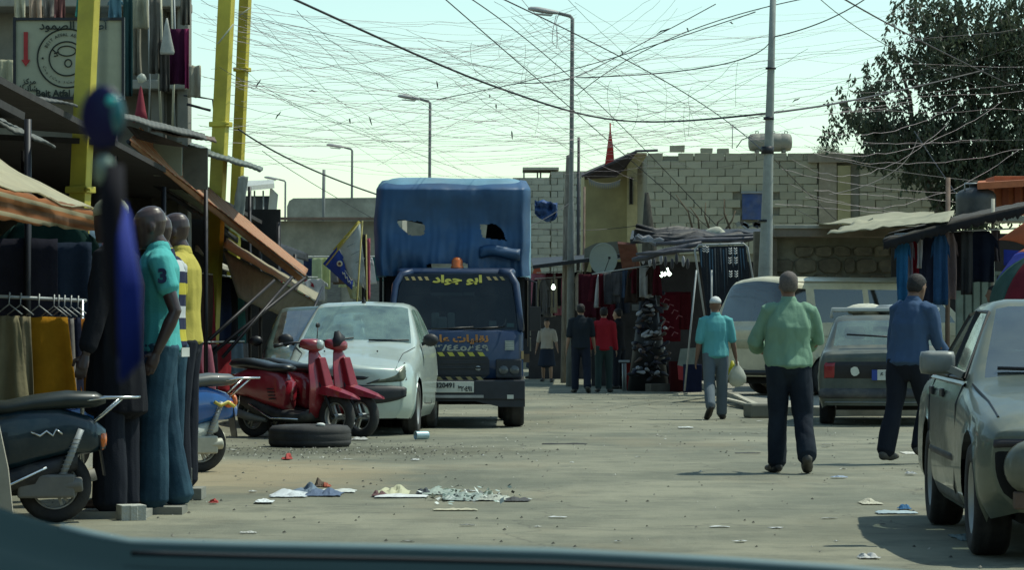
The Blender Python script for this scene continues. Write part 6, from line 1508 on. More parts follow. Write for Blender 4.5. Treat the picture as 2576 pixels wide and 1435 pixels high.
for i, ch in enumerate(en):
    if ch == ' ': continue
    a = R(150 - 120 * i / (len(en) - 1)); q = V((ec.x + r1 * .8 * cos(a), yf - .004, ec.z + r1 * .8 * sin(a))); text('ring_letter', ch, .05, loc_(q), (R(90), -(a - pi / 2), 0), INK, t)
for i in range(12):
    a = R(205 + 130 * i / 11); q = V((ec.x + r1 * .8 * cos(a), yf - .004, ec.z + r1 * .8 * sin(a))); text('ring_letter', arabic('بيت')[i % 3], .055, loc_(q), (R(90), -(a + pi / 2), 0), INK, t)
m = M(org); m.sphere(V((ec.x - r1 * .82, yf, ec.z)), .012, 8); m.build('ring_dot', INK, t)
text('sign_heading', arabic('أطفال الصمود'), .125, loc_(P(184, 65, k) + V((0, -.006, 0))), (R(90), 0, 0), INK, t, width=172 / k, bold=.002)
text('sign_corner_text', arabic('مركز'), .085, loc_(P(74, 205, k) + V((0, -.006, 0))), (R(90), 0, 0), INK, t, bold=.002)
text('sign_corner_text', arabic('شاتيلا'), .085, loc_(P(72, 223, k) + V((0, -.006, 0))), (R(90), 0, 0), INK, t, bold=.002)
text('sign_name', 'Beit Atfal Assumoud', .10, loc_(P(186, 235, k) + V((0, -.006, 0))), (R(90), 0, 0), INK, t, width=190 / k, bold=.003)
m = M(org); a = P(65, 80, k); b = P(65, 150, k); c = P(65, 167, k); yy = V((0, -.01, 0))
m.prism([(a.x - .022, a.z), (a.x + .022, a.z), (a.x + .022, b.z), (a.x + .048, b.z), (a.x, c.z), (a.x - .048, b.z), (a.x - .022, b.z)], 'Y', yf - .012, yf + .004); m.build('red_arrow', mat('arrow_red', (.38, .03, .03), .6), t)
m = M(org)
for x in (60, 290): m.tube([P(x, 240, 226), W(x, 226, .1)], .03, 6)
m.build('sign_legs', DARKM, t, kind='stuff')

# ============================================================ left stall row
def post(x, k, ztop, label, r=.03, mt=None, name='stall_post', zb=.1):
    m = M(); m.tube([W(x, k, zb), W(x, k, ztop)], r, 7); m.build(name, mt or DARKM, label=label, cat='post')
def roof_sheet(name, pts, th, material, label, cat='roof', corr=0, nseg=24):
    """corrugated or flat sheet between four corners (near-left, near-right, far-right, far-left)"""
    a, b, c, d = [V(p) for p in pts]; m = M()
    n = (b - a).cross(d - a).normalized()
    m.grid(lambda u, v: a.lerp(b, u).lerp(d.lerp(c, u), v) + n * (corr * .2 * sin(u * nseg * 2 * pi) + .02 * nz(u * 4, v * 5)), nseg * 6 if corr else 10, 4)
    return m.build(name, material, solid=th, label=label, cat=cat)
def canvas(name, pts, material, label, sag=.05, wrinkle=.02, n=(26, 10), cat='awning', solid=.008, parent=None):
    a, b, c, d = [V(p) for p in pts]; m = M()
    def fn(u, v):
        p = a.lerp(b, u).lerp(d.lerp(c, u), v)
        return p + V((.4 * wrinkle * nz(u * 9, v * 3, 7), wrinkle * nz(u * 7, v * 3), -sag * 4 * u * (1 - u) * v + wrinkle * nz(u * 11, v * 2, 3) + wrinkle * .6 * sin(v * 14 + u * 2)))
    m.grid(fn, *n); return m.build(name, material, label=label, cat=cat, solid=solid)
TIND = mat('dull_tin', (.14, .145, .13), .7, .2, var=.3, scale=4, dirt=.6, dirtcol=(.08, .07, .06))
# deep shell behind: back wall and roofs coloured dark to deepen the interior shade
m = M(); m.box((-8.2, 34, 1.75), (.15, 36, 3.3)); m.build('stall_back_wall', DARKROOM, label='dark back wall of the left stalls', cat='wall')
m = M(); m.slab([V((-8.2, 17.2, 3.35)), V((-3.9, 17.2, 3.05)), V((-3.9, 24.2, 2.95)), V((-8.2, 24.2, 3.3))], .06); m.build('stall_roof', mat('dark_tin', (.03, .027, .026), .9, var=.4, dirt=.4, dirtcol=(.055, .05, .045)), label='rusty sheet roof over the nearest left stall', cat='roof')
m = M(); m.slab([V((-8.2, 24.3, 3.6)), V((-4.3, 24.3, 3.35)), V((-4.3, 31.5, 3.3)), V((-8.2, 31.5, 3.6))], .06); m.build('stall_roof', MATS['dark_tin'], label='rusty sheet roof below the emblem sign', cat='roof')
m = M(); m.slab([V((-8.2, 31.6, 3.4)), V((-4.15, 31.6, 3.2)), V((-4.3, 52, 3.1)), V((-8.2, 52, 3.4))], .06); m.build('stall_roof', MATS['dark_tin'], label='long dark roof over the clothes wall', cat='roof')
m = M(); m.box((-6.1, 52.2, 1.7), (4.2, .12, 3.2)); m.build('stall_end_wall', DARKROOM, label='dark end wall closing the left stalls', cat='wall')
roof_sheet('tin_sheet', [P(-40, 226, 262), P(196, 268, 262), P(188, 262, 236), P(-40, 216, 236)], .02, TIND, 'long tin sheet edge under the emblem sign', 'sheet', .012, 18)
roof_sheet('tin_sheet', [P(-20, 306, 330), P(140, 372, 330), P(120, 358, 300), P(-20, 290, 300)], .02, TIND, 'tilted scrap of tin above the cream awning', 'sheet', .012, 10)
roof_sheet('tin_sheet', [P(312, 300, 215), P(520, 352, 215), P(515, 338, 190), P(312, 288, 190)], .025, TIND, 'grey corrugated sheet right of the hanging charm', 'sheet', .012, 18)
roof_sheet('tin_sheet', [P(380, 330, 206), P(545, 358, 206), P(540, 346, 186), P(380, 318, 186)], .02, RUST, 'lower rusty sheet stacked under the corrugated one', 'sheet', .012, 14)
roof_sheet('tin_sheet', [P(470, 372, 196), P(655, 430, 196), P(662, 424, 172), P(480, 362, 172)], .04, mat('green_tin', (.12, .15, .135), .6, .2, var=.2, dirt=.4), 'dark green tin eave sticking out past the second yellow post', 'sheet', .015, 16)
m = M(); m.slab([P(318, 318, 214), P(420, 352, 210), P(470, 372, 208), P(392, 362, 210), P(345, 350, 213)], .05); m.build('sloping_fascia', mat('dark_board', (.07, .055, .05), .9, var=.3), label='dark red brown edge board under the corrugated sheet', cat='board')
m = M(); m.box((P(422, 400, 203)), (72 / 203, .06, 85 / 203)); m.build('pale_panel', mat('pale_green_panel', (.34, .38, .31), .8, var=.1, dirt=.3), label='pale green wall panel between the striped awning and the tin sheets', cat='panel', bevel=.005)
m = M(); m.box((P(492, 425, 201)), (62 / 201, .06, 105 / 201)); m.build('panel_board', mat('grey_brown_panel', (.13, .13, .11), .8, var=.2), label='grey brown wall panel beside the pale green one', cat='panel', bevel=.005)
# awnings
near = mat('cream_striped_canvas', (.70, .66, .48), .85, var=.15, scale=3, trans=.5, bump=.3, bscale=6, dirt=.35, dirtcol=(.40, .30, .18))
OV2 = stripemat('orange_stripes', [(.50, .20, .07), (.50, .42, .26), (.42, .16, .06), (.30, .16, .09)], 9, 2, trans=.35)
canvas('cream_awning', [V((-4.9, 17.3, 3.1)), V((-3.05, 17.6, 2.06)), V((-3.02, 22.2, 2.07)), V((-5.0, 22.3, 3.31))], near, 'near cream awning sagging over the clothes rack', .10, .03)
canvas('awning_valance', [V((-3.06, 17.6, 2.05)), V((-3.03, 22.22, 2.06)), V((-3.06, 22.2, 1.94)), V((-3.08, 17.6, 1.86))], OV2, 'orange and brown striped valance along the edge of the cream awning', .02, .03, (30, 6), 'valance')
m = M()
for i in range(7): u = i / 6; a = V((-3.15 - .05 * i, 17.6 + .1, 2.02 - .02 * i)); m.tube([a, V((-3.1 - .06 * i, 22.1, 1.98 + .02 * i))], .02, 5)
m.build('rolled_straps', mat('brown_strap', (.16, .10, .06), .85), label='bundle of brown straps rolled along the near awning edge', cat='straps', kind='stuff')
ost = stripemat('awning_orange_stripes', [(.66, .30, .20), (.72, .48, .28), (.62, .24, .18), (.72, .62, .44), (.66, .36, .20)], 2.3, 1, trans=.5)
canvas('striped_awning', [P(326, 352, 216), P(768, 696, 178), P(775, 678, 166), P(352, 322, 200)], ost, 'long orange and cream striped awning slanting down to the street', .03, .015, (40, 6))
canvas('awning_valance', [P(330, 354, 215.5), P(764, 700, 177.5), P(752, 708, 177.5), P(330, 368, 215.5)], mat('dark_orange_trim', (.34, .16, .07), .85, trans=.2), 'narrow darker edge hanging under the long striped awning', .02, .01, (30, 3), 'valance')
m = M(); m.tube([P(322, 356, 212), P(772, 698, 175)], .025, 6); m.build('awning_pole', DARKM, label='pole carrying the long striped awning', cat='pole')
canvas('green_awning', [P(388, 452, 188), P(700, 660, 165), P(560, 545, 178), P(392, 432, 190)], GREENT, 'pale green awning under the striped one', .02, .02)
canvas('green_awning_trim', [P(386, 458, 188), P(600, 600, 172), P(598, 612, 172), P(386, 470, 188)], mat('dark_trim', (.025, .03, .035), .9), 'dark trim along the lower edge of the pale green awning', .01, .01, (16, 2), 'trim')
canvas('black_cover', [P(585, 570, 150), P(775, 640, 138), P(775, 658, 138), P(610, 606, 150)], BLACKCLOTH, 'black plastic strip crossing above the hanging clothes', .02, .02, (20, 4), 'cover')
canvas('white_tarp_roll', [P(492, 632, 182), P(612, 690, 170), P(612, 678, 170), P(494, 618, 182)], mat('dirty_white_tarp', (.40, .40, .34), .8), 'sagging dirty white tarp roll beyond the yellow polo mannequin', .16, .01, (20, 4), 'tarp', .03)
bei = mat('beige_canvas', (.34, .31, .22), .9, var=.12, dirt=.3, trans=.2)
canvas('beige_awning', [P(560, 622, 186), P(800, 762, 166), P(806, 740, 160), P(570, 602, 180)], bei, 'beige awning low over the clothes wall', .02, .02, (26, 6))
canvas('beige_valance', [P(560, 628, 185), P(800, 765, 165.5), P(735, 802, 167), P(600, 752, 182)], mat('brown_canvas_flap', (.13, .115, .085), .9, var=.2), 'brown flap hanging below the beige awning', .02, .02, (20, 6), 'flap')
for i, (x0, y0, x1, y1, lb) in enumerate(((735, 698, 560, 900, 'first'), (768, 700, 515, 905, 'second'), (690, 706, 500, 880, 'third'), (812, 724, 780, 800, 'fourth'))):
    m = M(); m.tube([P(x0, y0, 184), P(x1, y1, 190)], .024, 6); m.build('awning_strut', DARKM, label='dark diagonal awning strut, %s counted from the one nearest the camera side' % lb, cat='strut', group='diagonal awning struts')
for i, (x, k, y, lb) in enumerate(((412, 212, 470, 'behind the turquoise mannequin'), (518, 200, 470, 'behind the yellow polo'), (628, 172, 470, 'by the white banner'), (655, 168, 600, 'right of the white banner'), (700, 160, 560, 'under the black cover'), (742, 150, 640, 'at the end of the clothes wall'), (70, 330, 300, 'inside the nearest stall'))):
    post(x, k, zz(y, k), 'dark stall post ' + lb, .028)
canvas('white_banner', [P(600, 445, 168), P(625, 447, 168), P(612, 552, 168), P(585, 535, 168)], mat('white_banner_cloth', (.48, .50, .46), .8, var=.15, bump=.4, bscale=8, trans=.3), 'narrow white banner hanging by the third yellow post', .0, .03, (6, 12), 'banner')
# farther booth with white frame
org = P(655, 600, 120); t = thing('white_booth', 'small booth with a dark canopy and white corner strip below the farthest lamp', 'booth', org)
WB = mat('booth_white', (.45, .47, .44), .7, var=.1, dirt=.3)
m = M(org); m.slab([P(598, 470, 122), P(690, 462, 118), P(688, 452, 108), P(600, 456, 108)], .10); m.build('roof', WB, t)
m = M(org); m.box(P(650, 520, 116), (80 / 116, .3, 52 / 116)); m.build('dark_canopy', mat('navy_canopy', (.03, .04, .055), .9, dirt=.2), t)
m = M(org); m.slab([P(680, 470, 118), P(700, 490, 118), P(690, 592, 118), P(670, 590, 118)], .04); m.build('corner_strip', WB, t)
for x in (602, 640, 662):
    m = M(org); m.tube([P(x, 480, 117), P(x, 640, 117)], .02, 5); m.build('frame_bar', STEEL, t)
m = M(org); m.tube([P(602, 560, 117), P(690, 560, 117)], .015, 5); m.tube([P(602, 590, 117), P(690, 590, 117)], .015, 5); m.build('cross_bar', STEEL, t, kind='stuff')

# clothes wall deep on the left, rows of garments
rnd = random.Random(11)
COL = [('maroon', (.16, .03, .05)), ('navy', (.02, .03, .07)), ('grey', (.13, .13, .14)), ('plum', (.10, .03, .10)), ('white', (.40, .40, .40)), ('black', (.015, .015, .02)), ('crimson', (.30, .03, .04)), ('slate blue', (.06, .09, .15)), ('brown', (.09, .06, .04)), ('teal', (.03, .11, .12)), ('pink', (.36, .13, .18)), ('dusty blue', (.12, .18, .24))]
WH = ['at the near end of', 'early in', 'a third of the way along', 'near the middle of', 'past the middle of', 'towards the far end of', 'at the far end of']
def rack_row(n, p0, p1, ht, wd, where, rows=1, sd=0, kinds=('shirt', 'dress', 'trousers', 'cloth'), cols=COL, yawr=(50, 80)):
    r_ = random.Random(sd)
    m = M(); m.tube([V(p0) + V((0, 0, .03)), V(p1) + V((0, 0, .03))], .014, 6); m.build('clothes_rail', STEEL, label='metal rail carrying ' + where, cat='rail')
    for i in range(n):
        u = (i + .5) / n; c = V(p0).lerp(V(p1), u) + V((r_.uniform(-.02, .02), 0, 0)); nm, cc = r_.choice(cols); kd = r_.choice(kinds)
        wnm = {'shirt': 'shirt', 'dress': 'dress', 'trousers': 'pair_of_trousers', 'cloth': 'shawl'}[kd]
        sheet(wnm, c, wd * r_.uniform(.8, 1.15), ht * r_.uniform(.75, 1.1), gmat('cloth_' + nm.replace(' ', '_'), cc), '%s %s %s %s' % (nm, wnm.replace('_', ' '), WH[min(6, int(u * 7))], where), wnm.replace('_', ' ').replace('pair of ', ''), kind=kd, yaw=R(r_.uniform(*yawr)), seed=i + sd, group='garments on ' + where)
rack_row(15, (-4.5, 33, 1.95), (-4.0, 45, 1.95), 1.15, .5, 'the long clothes wall', sd=1)
rack_row(12, (-4.2, 34.5, 1.02), (-3.9, 44, 1.02), .8, .45, 'the lower clothes wall', sd=2)
rack_row(8, (-4.6, 30, 2.35), (-4.5, 33, 2.3), 1.1, .45, 'the high rail', sd=3)
rack_row(12, P(705, 650, 118), P(955, 648, 96), .75, .42, 'the far rail', sd=4, yawr=(-20, 30), cols=COL + [('pale green', (.38, .44, .27)), ('lime', (.40, .44, .20)), ('white', (.5, .5, .5))], kinds=('cloth', 'dress', 'cloth', 'shirt'))
rack_row(6, P(690, 700, 126), P(800, 702, 126), .55, .4, 'the middle rail', sd=6, yawr=(-10, 30), cols=[('white', (.45, .46, .45)), ('pale green', (.38, .44, .27)), ('crimson', (.30, .03, .04))])
# garments inside the nearest stall
for i, (x, y, k, w_, h_, c, kd, lb) in enumerate(((118, 548, 322, .62, .95, (.012, .035, .03), 'shirt', 'very dark green jacket hanging inside the nearest stall'), (45, 600, 330, .6, 1.1, (.02, .02, .03), 'cloth', 'dark coat at the left edge inside the nearest stall'), (60, 700, 318, .7, .3, (.16, .03, .035), 'cloth', 'dark red striped cloth above the chrome rail'), (210, 690, 300, .35, .6, (.26, .18, .13), 'shirt', 'beige brown shirt beside the nearest yellow post'), (165, 610, 325, .4, .8, (.02, .03, .05), 'cloth', 'blackish cloth left of the nearest yellow post'))):
    sheet('jacket' if i < 2 else 'garment', P(x, y, k), w_, h_, gmat('near_%d' % i, c), lb, 'jacket' if i < 2 else 'garment', kind=kd, seed=40 + i, yaw=R(10))
a, b = P(-30, 745, 372), P(216, 757, 356)
t = thing('clothes_rack', 'chrome clothes rail in front of the nearest stall, hung with dresses', 'clothes rack', V((lerp(a.x, b.x, .5), lerp(a.y, b.y, .5), 0)))
m = M(t.location); m.tube([a, b], .012, 8); m.build('rail', STEEL, t)
for q in (a.lerp(b, .02), a.lerp(b, .96)):
    m = M(t.location); m.tube([q, V((q.x, q.y, .02))], .014, 8); m.tube([V((q.x, q.y - .25, .02)), V((q.x, q.y + .25, .02))], .014, 6); m.build('upright', CHROME, t)
HG = [(24, 55, .24, .62, (.26, .23, .14), 'dress', 'pale cream patterned dress hung at the left'), (52, 20, .12, .62, (.22, .19, .12), 'cloth', 'narrow beige shawl between cream dress and yellow dress'), (98, 98, .34, .58, (.42, .20, .015), 'cloth', 'golden yellow dress, widest on the chrome rail'), (136, 18, .10, .55, (.05, .05, .25), 'cloth', 'dark blue shawl right of the golden dress'),
      (148, 18, .10, .50, (.32, .08, .04), 'cloth', 'rust red shawl right of the dark blue one'), (163, 20, .11, .52, (.20, .19, .18), 'cloth', 'grey shawl on the chrome rail'), (180, 22, .12, .56, (.02, .025, .05), 'cloth', 'navy shawl on the chrome rail'), (198, 22, .11, .62, (.34, .13, .02), 'cloth', 'orange shawl at the right end of the chrome rail')]
for i, (x, _, w_, h_, c, kd, lb) in enumerate(HG):
    q = a.lerp(b, (x + 30) / 246); sheet('hung_' + ('dress' if i in (0, 2) else 'shawl'), q + V((0, -.05, -.13)), w_ * 1.15, h_, gmat('rack_%d' % i, c), lb, 'dress' if i in (0, 2) else 'shawl', kind=kd, seed=60 + i, yaw=R(12), folds=.035, flarew=1.35, group='garments on the chrome rail')
    m = M(); q2 = q + V((0, -.05, 0)); m.tube([q2 + V((.0, .05, .02)), q2 + V((0, .02, .03)), q2 + V((0, 0, -.05)), q2 + V((-.09, 0, -.12))], .005, 5); m.tube([q2 + V((0, 0, -.05)), q2 + V((.09, 0, -.12))], .005, 5); m.build('coat_hanger', STEEL, label='wire hanger of the ' + lb, cat='hanger', group='wire hangers on the chrome rail')

# breeze blocks and boards round the mannequins' feet
def blockobj(x, y0, k, wd, dp, ht, rz, label, mt=None):
    q = W(x, k, 0); m = M(); rm = Matrix.Rotation(R(rz), 3, 'Z'); m.box(q + V((0, 0, ht / 2)), (wd, dp, ht), rm); m.box(q + V((0, 0, ht / 2)) + rm @ V((0, -dp / 2 - .004, 0)), (wd * .3, .008, ht * .96), rm)
    m.build('breeze_block', mt or mat('white_block', (.46, .47, .42), .95, var=.15, bump=.5, dirt=.3), label=label, cat='block', bevel=.006)
blockobj(318, 0, 366, .10, .30, .215, -12, 'pale breeze block on end left of the flared jeans')
blockobj(462, 0, 352, .10, .30, .225, 10, 'grey breeze block on end right of the flared jeans', mat('grey_block_b', (.24, .25, .22), .95, bump=.5))
blockobj(330, 0, 398, .16, .16, .10, 20, 'low pale block behind the black coat mannequin')
m = M(); m.box(W(400, 383, .025), (.34, .34, .05)); m.build('mannequin_board', CONC_D, label='low wooden board under the turquoise polo mannequin', cat='board')
m = M(); m.box(W(460, 352, .04), (.3, .34, .08)); m.build('mannequin_board', CONC_D, label='low wooden board under the yellow polo mannequin', cat='board')
m = M(); m.box(W(292, 392, .025), (.42, .4, .05)); m.build('mannequin_board', CONC_D, label='low board under the black coat mannequin', cat='board')
m = M(); m.box(W(412, 362, .03), (.3, .3, .06)); m.build('mannequin_board', CONC_D, label='low board under the striped mannequin', cat='board')

# ============================================================ flags over the silver car
m = M(); a, b = W(912, 150, 0), P(908, 556, 150)
for (nm, x0, y0, x1, y1, k, lb) in (('a', 882, 760, 912, 556, 168, 'thin pole of the blue and white flag'), ('b', 925, 757, 921, 590, 166, 'thin pole of the pink and black banners'), ('c', 820, 668, 905, 560, 167, 'slanting stick that spreads the blue and white flag')):
    m = M(); m.tube([P(x0, y0, k), P(x1, y1, k)] if nm == 'c' else [W(x0, k, .3), P(x1, y1, k)], .012, 6); m.build('flag_pole', mat('flag_stick', (.34, .30, .10), .7), label=lb, cat='pole')
org = P(870, 700, 166); t = thing('blue_white_flag', 'blue and white flag with a round badge and white script above the silver car', 'flag', org)
def quadc(name, pts, mt, n=(10, 10), sag=0, wr=.02, lb=None, sd=0, dy=0):
    a, b, c, d = [V(p) + V((0, dy, 0)) for p in pts]; m = M(org); m.grid(lambda u, v: a.lerp(b, u).lerp(d.lerp(c, u), v) + V((0, wr * nz(u * 5 + sd, v * 5) + wr * sin(u * 6 + v * 4), -sag * sin(pi * u))), *n); return m.build(name, mt, t, solid=.004, label=lb)
quadc('white_field', [P(848, 622, 166), P(906, 562, 166), P(922, 730, 166), P(880, 700, 166)], mat('flag_white', (.42, .46, .46), .8, trans=.35))
quadc('blue_field', [P(812, 664, 166), P(848, 622, 166), P(890, 690, 166), P(886, 730, 166)], mat('flag_blue', (.025, .06, .30), .8, trans=.25))
quadc('yellow_hem', [P(838, 628, 166), P(902, 556, 166), P(908, 560, 166), P(846, 636, 166)], mat('flag_yellow', (.45, .38, .06), .8, trans=.25), n=(10, 2), dy=-.02)
quadc('lower_tail', [P(868, 712, 166), P(898, 722, 166), P(905, 756, 166), P(882, 752, 166)], mat('flag_pale', (.45, .47, .28), .8, trans=.3), dy=.01)
q = P(855, 664, 166) + V((0, -.06, 0)); m = M(org); m.lathe([(.001, -.002), (.045, -.002), (.045, .004)], q, 'Y', 20); m.build('round_badge', mat('badge_cream', (.5, .46, .34), .7), t)
m = M(org); m.lathe([(.001, -.006), (.024, -.006), (.024, 0)], q, 'Y', 12); m.build('badge_centre', mat('badge_brown', (.12, .05, .04), .7), t)
m = M(org); m.tube([P(862 + 20 * u, 684 + 30 * u + 5 * sin(u * 19), 166) + V((0, -.06, 0)) for u in [i_ / 24 for i_ in range(25)]], .006, 4); m.tube([P(868 + 18 * u, 680 + 28 * u + 3 * sin(u * 31), 166) + V((0, -.06, 0)) for u in [i_ / 24 for i_ in range(25)]], .004, 4); m.build('flag_script', PLATE, t, kind='stuff')
for i in range(4): m = M(org); a = P(862 + i * 11, 622 + i * 20 - 20, 166) + V((0, -.055, 0)); m.tube([a, a + V((.14, 0, .07))], .004, 4); m.build('script_line', mat('flag_grey', (.15, .2, .22), .8), t)
for i, (x, w_, y, h_, c, lb) in enumerate(((916, 12, 590, 165, (.03, .03, .03), 'black banner hanging right of the blue and white flag'), (926, 10, 600, 155, (.42, .10, .14), 'pink banner hanging at the far right of the flags'), (908, 16, 690, 66, (.45, .47, .30), 'pale yellow cloth below the blue and white flag'), (922, 9, 640, 110, (.40, .36, .05), 'yellow banner between the black and the pink one'))):
    sheet('banner', P(x, y, 163 - i), w_ / 163, h_ / 163, gmat('banner_%d' % i, c), lb, 'banner', seed=90 + i, folds=.02)
# ============================================================ motor scooters
def scooter(label, loc, rz, paint, seat, dark, rack=True, tail=True, head=True, badge=None, engine=None, group=None, short=False):
    """local +x is the front"""
    t = thing('motor_scooter', label, 'scooter', loc, rz, group)
    def mk(): return M((0, 0, 0))
    def B(m, nm, mt, par=None, **k):
        m.org = V((0, 0, 0)); me_p = par or t
        if not isinstance(mt, (list, tuple)): mt = [mt]
        me = m.mesh(nm, mt); o = bpy.data.objects.new(nm, me); C.objects.link(o); o.parent = me_p
        if k.get('bevel'): q = o.modifiers.new('b', 'BEVEL'); q.width = k['bevel']; q.segments = 2; q.limit_method = 'ANGLE'; q.angle_limit = R(30)
        if k.get('label'): o['label'] = k['label']
        return o
    for x in (-.58, .60):
        rr_ = .235
        m = mk(); m.lathe([(.03, -.07), (.03, .07)], (x, 0, rr_), 'Y', 12); w_ = B(m, 'wheel', STEEL)
        m = mk(); m.lathe([(.150, -.036), (.16, -.046), (.20, -.050), (.228, -.034), (.235, 0), (.228, .034), (.20, .050), (.16, .046), (.150, .036)], (x, 0, rr_), 'Y', 32, closed=True); B(m, 'tyre', TYRE, w_)
        m = mk(); m.lathe([(.152, -.034), (.135, -.03), (.135, .03), (.152, .034)], (x, 0, rr_), 'Y', 28, closed=True)
        for i in range(3):
            for da in (-.16, .16):
                a = 2 * pi * i / 3 + da; m.beam((x + .03 * cos(a), 0, rr_ + .03 * sin(a)), (x + .14 * cos(a), 0, rr_ + .14 * sin(a)), .03, .02)
        B(m, 'rim', RIM, w_)
    def shell(secs, n=14):
        m = mk(); rings = []
        for (x, z0, z1, hw, tilt) in secs:
            ring = []
            for j in range(n):
                a = 2 * pi * j / n; cs, sn = cos(a), sin(a); e = .6
                px = hw * (abs(cs) ** e) * (1 if cs > 0 else -1); pz = (abs(sn) ** e) * (1 if sn > 0 else -1)
                ring.append(V((x + tilt * pz, px, (z0 + z1) / 2 + (z1 - z0) / 2 * pz)))
            rings.append(ring)
        return m.loft(rings)
    B(shell([(-.90, .47, .60, .06, 0), (-.80, .44, .68, .12, 0), (-.60, .42, .74, .15, 0), (-.35, .34, .74, .165, 0), (-.16, .30, .70, .15, .0), (-.06, .28, .60, .11, .02)]), 'rear_cowl', paint)
    B(shell([(-.72, .34, .46, .10, 0), (-.45, .22, .40, .17, 0), (-.15, .17, .31, .17, 0), (.15, .16, .27, .17, 0), (.34, .20, .32, .14, 0)]), 'footboard', dark)
    m = mk(); m.tube([(-.52, .175, .36), (-.2, .185, .21), (.2, .185, .205)], .010, 6); m.tube([(-.52, -.175, .36), (-.2, -.185, .21), (.2, -.185, .205)], .010, 6); B(m, 'footboard_trim', CHROME).__setitem__('kind', 'stuff')
    # leg shield
    m = mk(); rings = []
    for (x, z, hw, th) in ((.30, .22, .12, .05), (.36, .35, .19, .06), (.38, .55, .21, .055), (.33, .75, .17, .05), (.27, .90, .09, .06), (.25, .95, .05, .05)):
        rings.append([V((x + th * (1 - abs(cos(a)) ** 2) * (1 if sin(a) > 0 else .3) * (1 if sin(a) > 0 else -1), hw * cos(a), z)) for a in [2 * pi * j / 16 for j in range(16)]])
    m.loft(rings); B(m, 'leg_shield', paint)
    m = mk(); m.loft([[V((.40, sy * .06, .86)) for sy in (-1, 1)] + [V((.34, sy * .06, .84)) for sy in (1, -1)], [V((.52, sy * .075, .52)) for sy in (-1, 1)] + [V((.40, sy * .08, .52)) for sy in (1, -1)]], 0, False); B(m, 'front_panel', mat('scooter_red_dark', (.20, .012, .02), .4) if paint.name.endswith('red') else paint, bevel=.015)
    m = mk(); rings = []
    for (x, hw, z0, z1) in ((.40, .10, .47, .58), (.55, .115, .455, .56), (.70, .10, .44, .52), (.84, .06, .42, .475), (.92, .02, .415, .44)):
        rings.append([V((x, -hw, z0)), V((x, hw, z0)), V((x, hw * .8, z1 - .02)), V((x, 0, z1)), V((x, -hw * .8, z1 - .02))])
    m.loft(rings, 0, False); B(m, 'front_mudguard', paint, bevel=.01)
    m = mk()
    for sy in (-1, 1): m.tube([(.38, sy * .07, .62), (.50, sy * .075, .45), (.60, sy * .07, .235)], .017, 8)
    m.tube([(.42, 0, .50), (.27, 0, .98)], .024, 8); B(m, 'fork', DARKM).__setitem__('kind', 'stuff')
    # handlebar and headset
    m = mk(); m.tube([(.10, -.33, .99), (.17, -.2, 1.01), (.25, -.08, 1.0), (.25, .08, 1.0), (.17, .2, 1.01), (.10, .33, .99)], [.018, .013, .013, .013, .013, .018], 8); B(m, 'handlebar', DARKM)
    B(shell([(.15, .97, 1.03, .06, 0), (.21, .94, 1.05, .17, 0), (.29, .91, 1.05, .10, -.01), (.36, .93, 1.02, .06, 0)]), 'headset_cover', paint)
    for sy in (-1, 1):
        m = mk(); m.tube([(.10, sy * .33, .99), (.05, sy * .42, .97)], .02, 8); B(m, 'grip', BLACK)
        m = mk(); m.tube([(.16, sy * .22, 1.0), (.14, sy * .33, .955), (.10, sy * .40, .94)], .006, 5); B(m, 'brake_lever', CHROME)
    if head:
        m = mk(); m.lathe([(.001, .03), (.045, .02), (.055, -.01), (.05, -.03)], (.37, 0, .985), 'X', 18); B(m, 'headlight', LAMPG if False else mat('scooter_lens', (.42, .48, .45), .15, coat=.8))
        m = mk(); m.tube([(.2, .15, 1.05), (.17, .2, 1.17)], .006, 5); m.sphere((.16, .215, 1.19), .036, 10, 0, (.35, 1.1, .8)); B(m, 'mirror', BLACK)
    # seat
    m = mk(); rings = []
    for (x, z, hw, h) in ((-.90, .78, .07, .04), (-.84, .785, .11, .10), (-.65, .785, .14, .12), (-.45, .765, .145, .11), (-.28, .735, .14, .10), (-.10, .735, .11, .09), (-.02, .73, .06, .05)):
        rings.append([V((x, hw * (abs(cos(a)) ** .6) * (1 if cos(a) > 0 else -1), z + h / 2 * sin(a) + .0)) for a in [2 * pi * j / 16 for j in range(16)]])
    m.loft(rings); B(m, 'seat', seat)
    if tail:
        m = mk(); m.sphere((-.875, 0, .53 if badge else .60), .055, 12, 0, (.7, 1.6, 1.35)); B(m, 'tail_light', AMBER)
        for sy in () if badge else (-1, 1): m = mk(); m.sphere((-.80, sy * .14, .58), .04, 8, 0, (1.1, .7, .8)); B(m, 'indicator', AMBER)
    if rack:
        m = mk()
        for i in range(5): y = -.09 + .045 * i; m.tube([(-.80, y, .79), (-1.08, y * 1.1, .80)], .007, 5)
        m.tube([(-.78, -.11, .78), (-.9, -.11, .80), (-1.08, -.10, .80), (-1.12, 0, .80), (-1.08, .10, .80), (-.9, .11, .80), (-.78, .11, .78)], .009, 6); m.tube([(-.80, .08, .62), (-1.0, .09, .79)], .008, 5); m.tube([(-.80, -.08, .62), (-1.0, -.09, .79)], .008, 5)
        B(m, 'rear_rack', CHROME).__setitem__('kind', 'stuff')
    m = mk(); m.box((-.52, .10, .24), (.36, .12, .15)); m.tube([(-.40, .10, .22), (-.75, .12, .25)], .05, 10); o = B(m, 'engine_cover', engine or mat('engine_grey', (.16, .16, .15), .6, .4, dirt=.4), bevel=.02); o['kind'] = 'stuff'
    m = mk(); m.tube([(-.3, -.13, .19), (-.55, -.14, .22), (-.85, -.145, .30)], [.025, .045, .04], 10); B(m, 'exhaust', engine or MATS['engine_grey'])
    m = mk(); m.tube([(-.62, .12, .30), (-.74, .13, .60)], .022, 8)
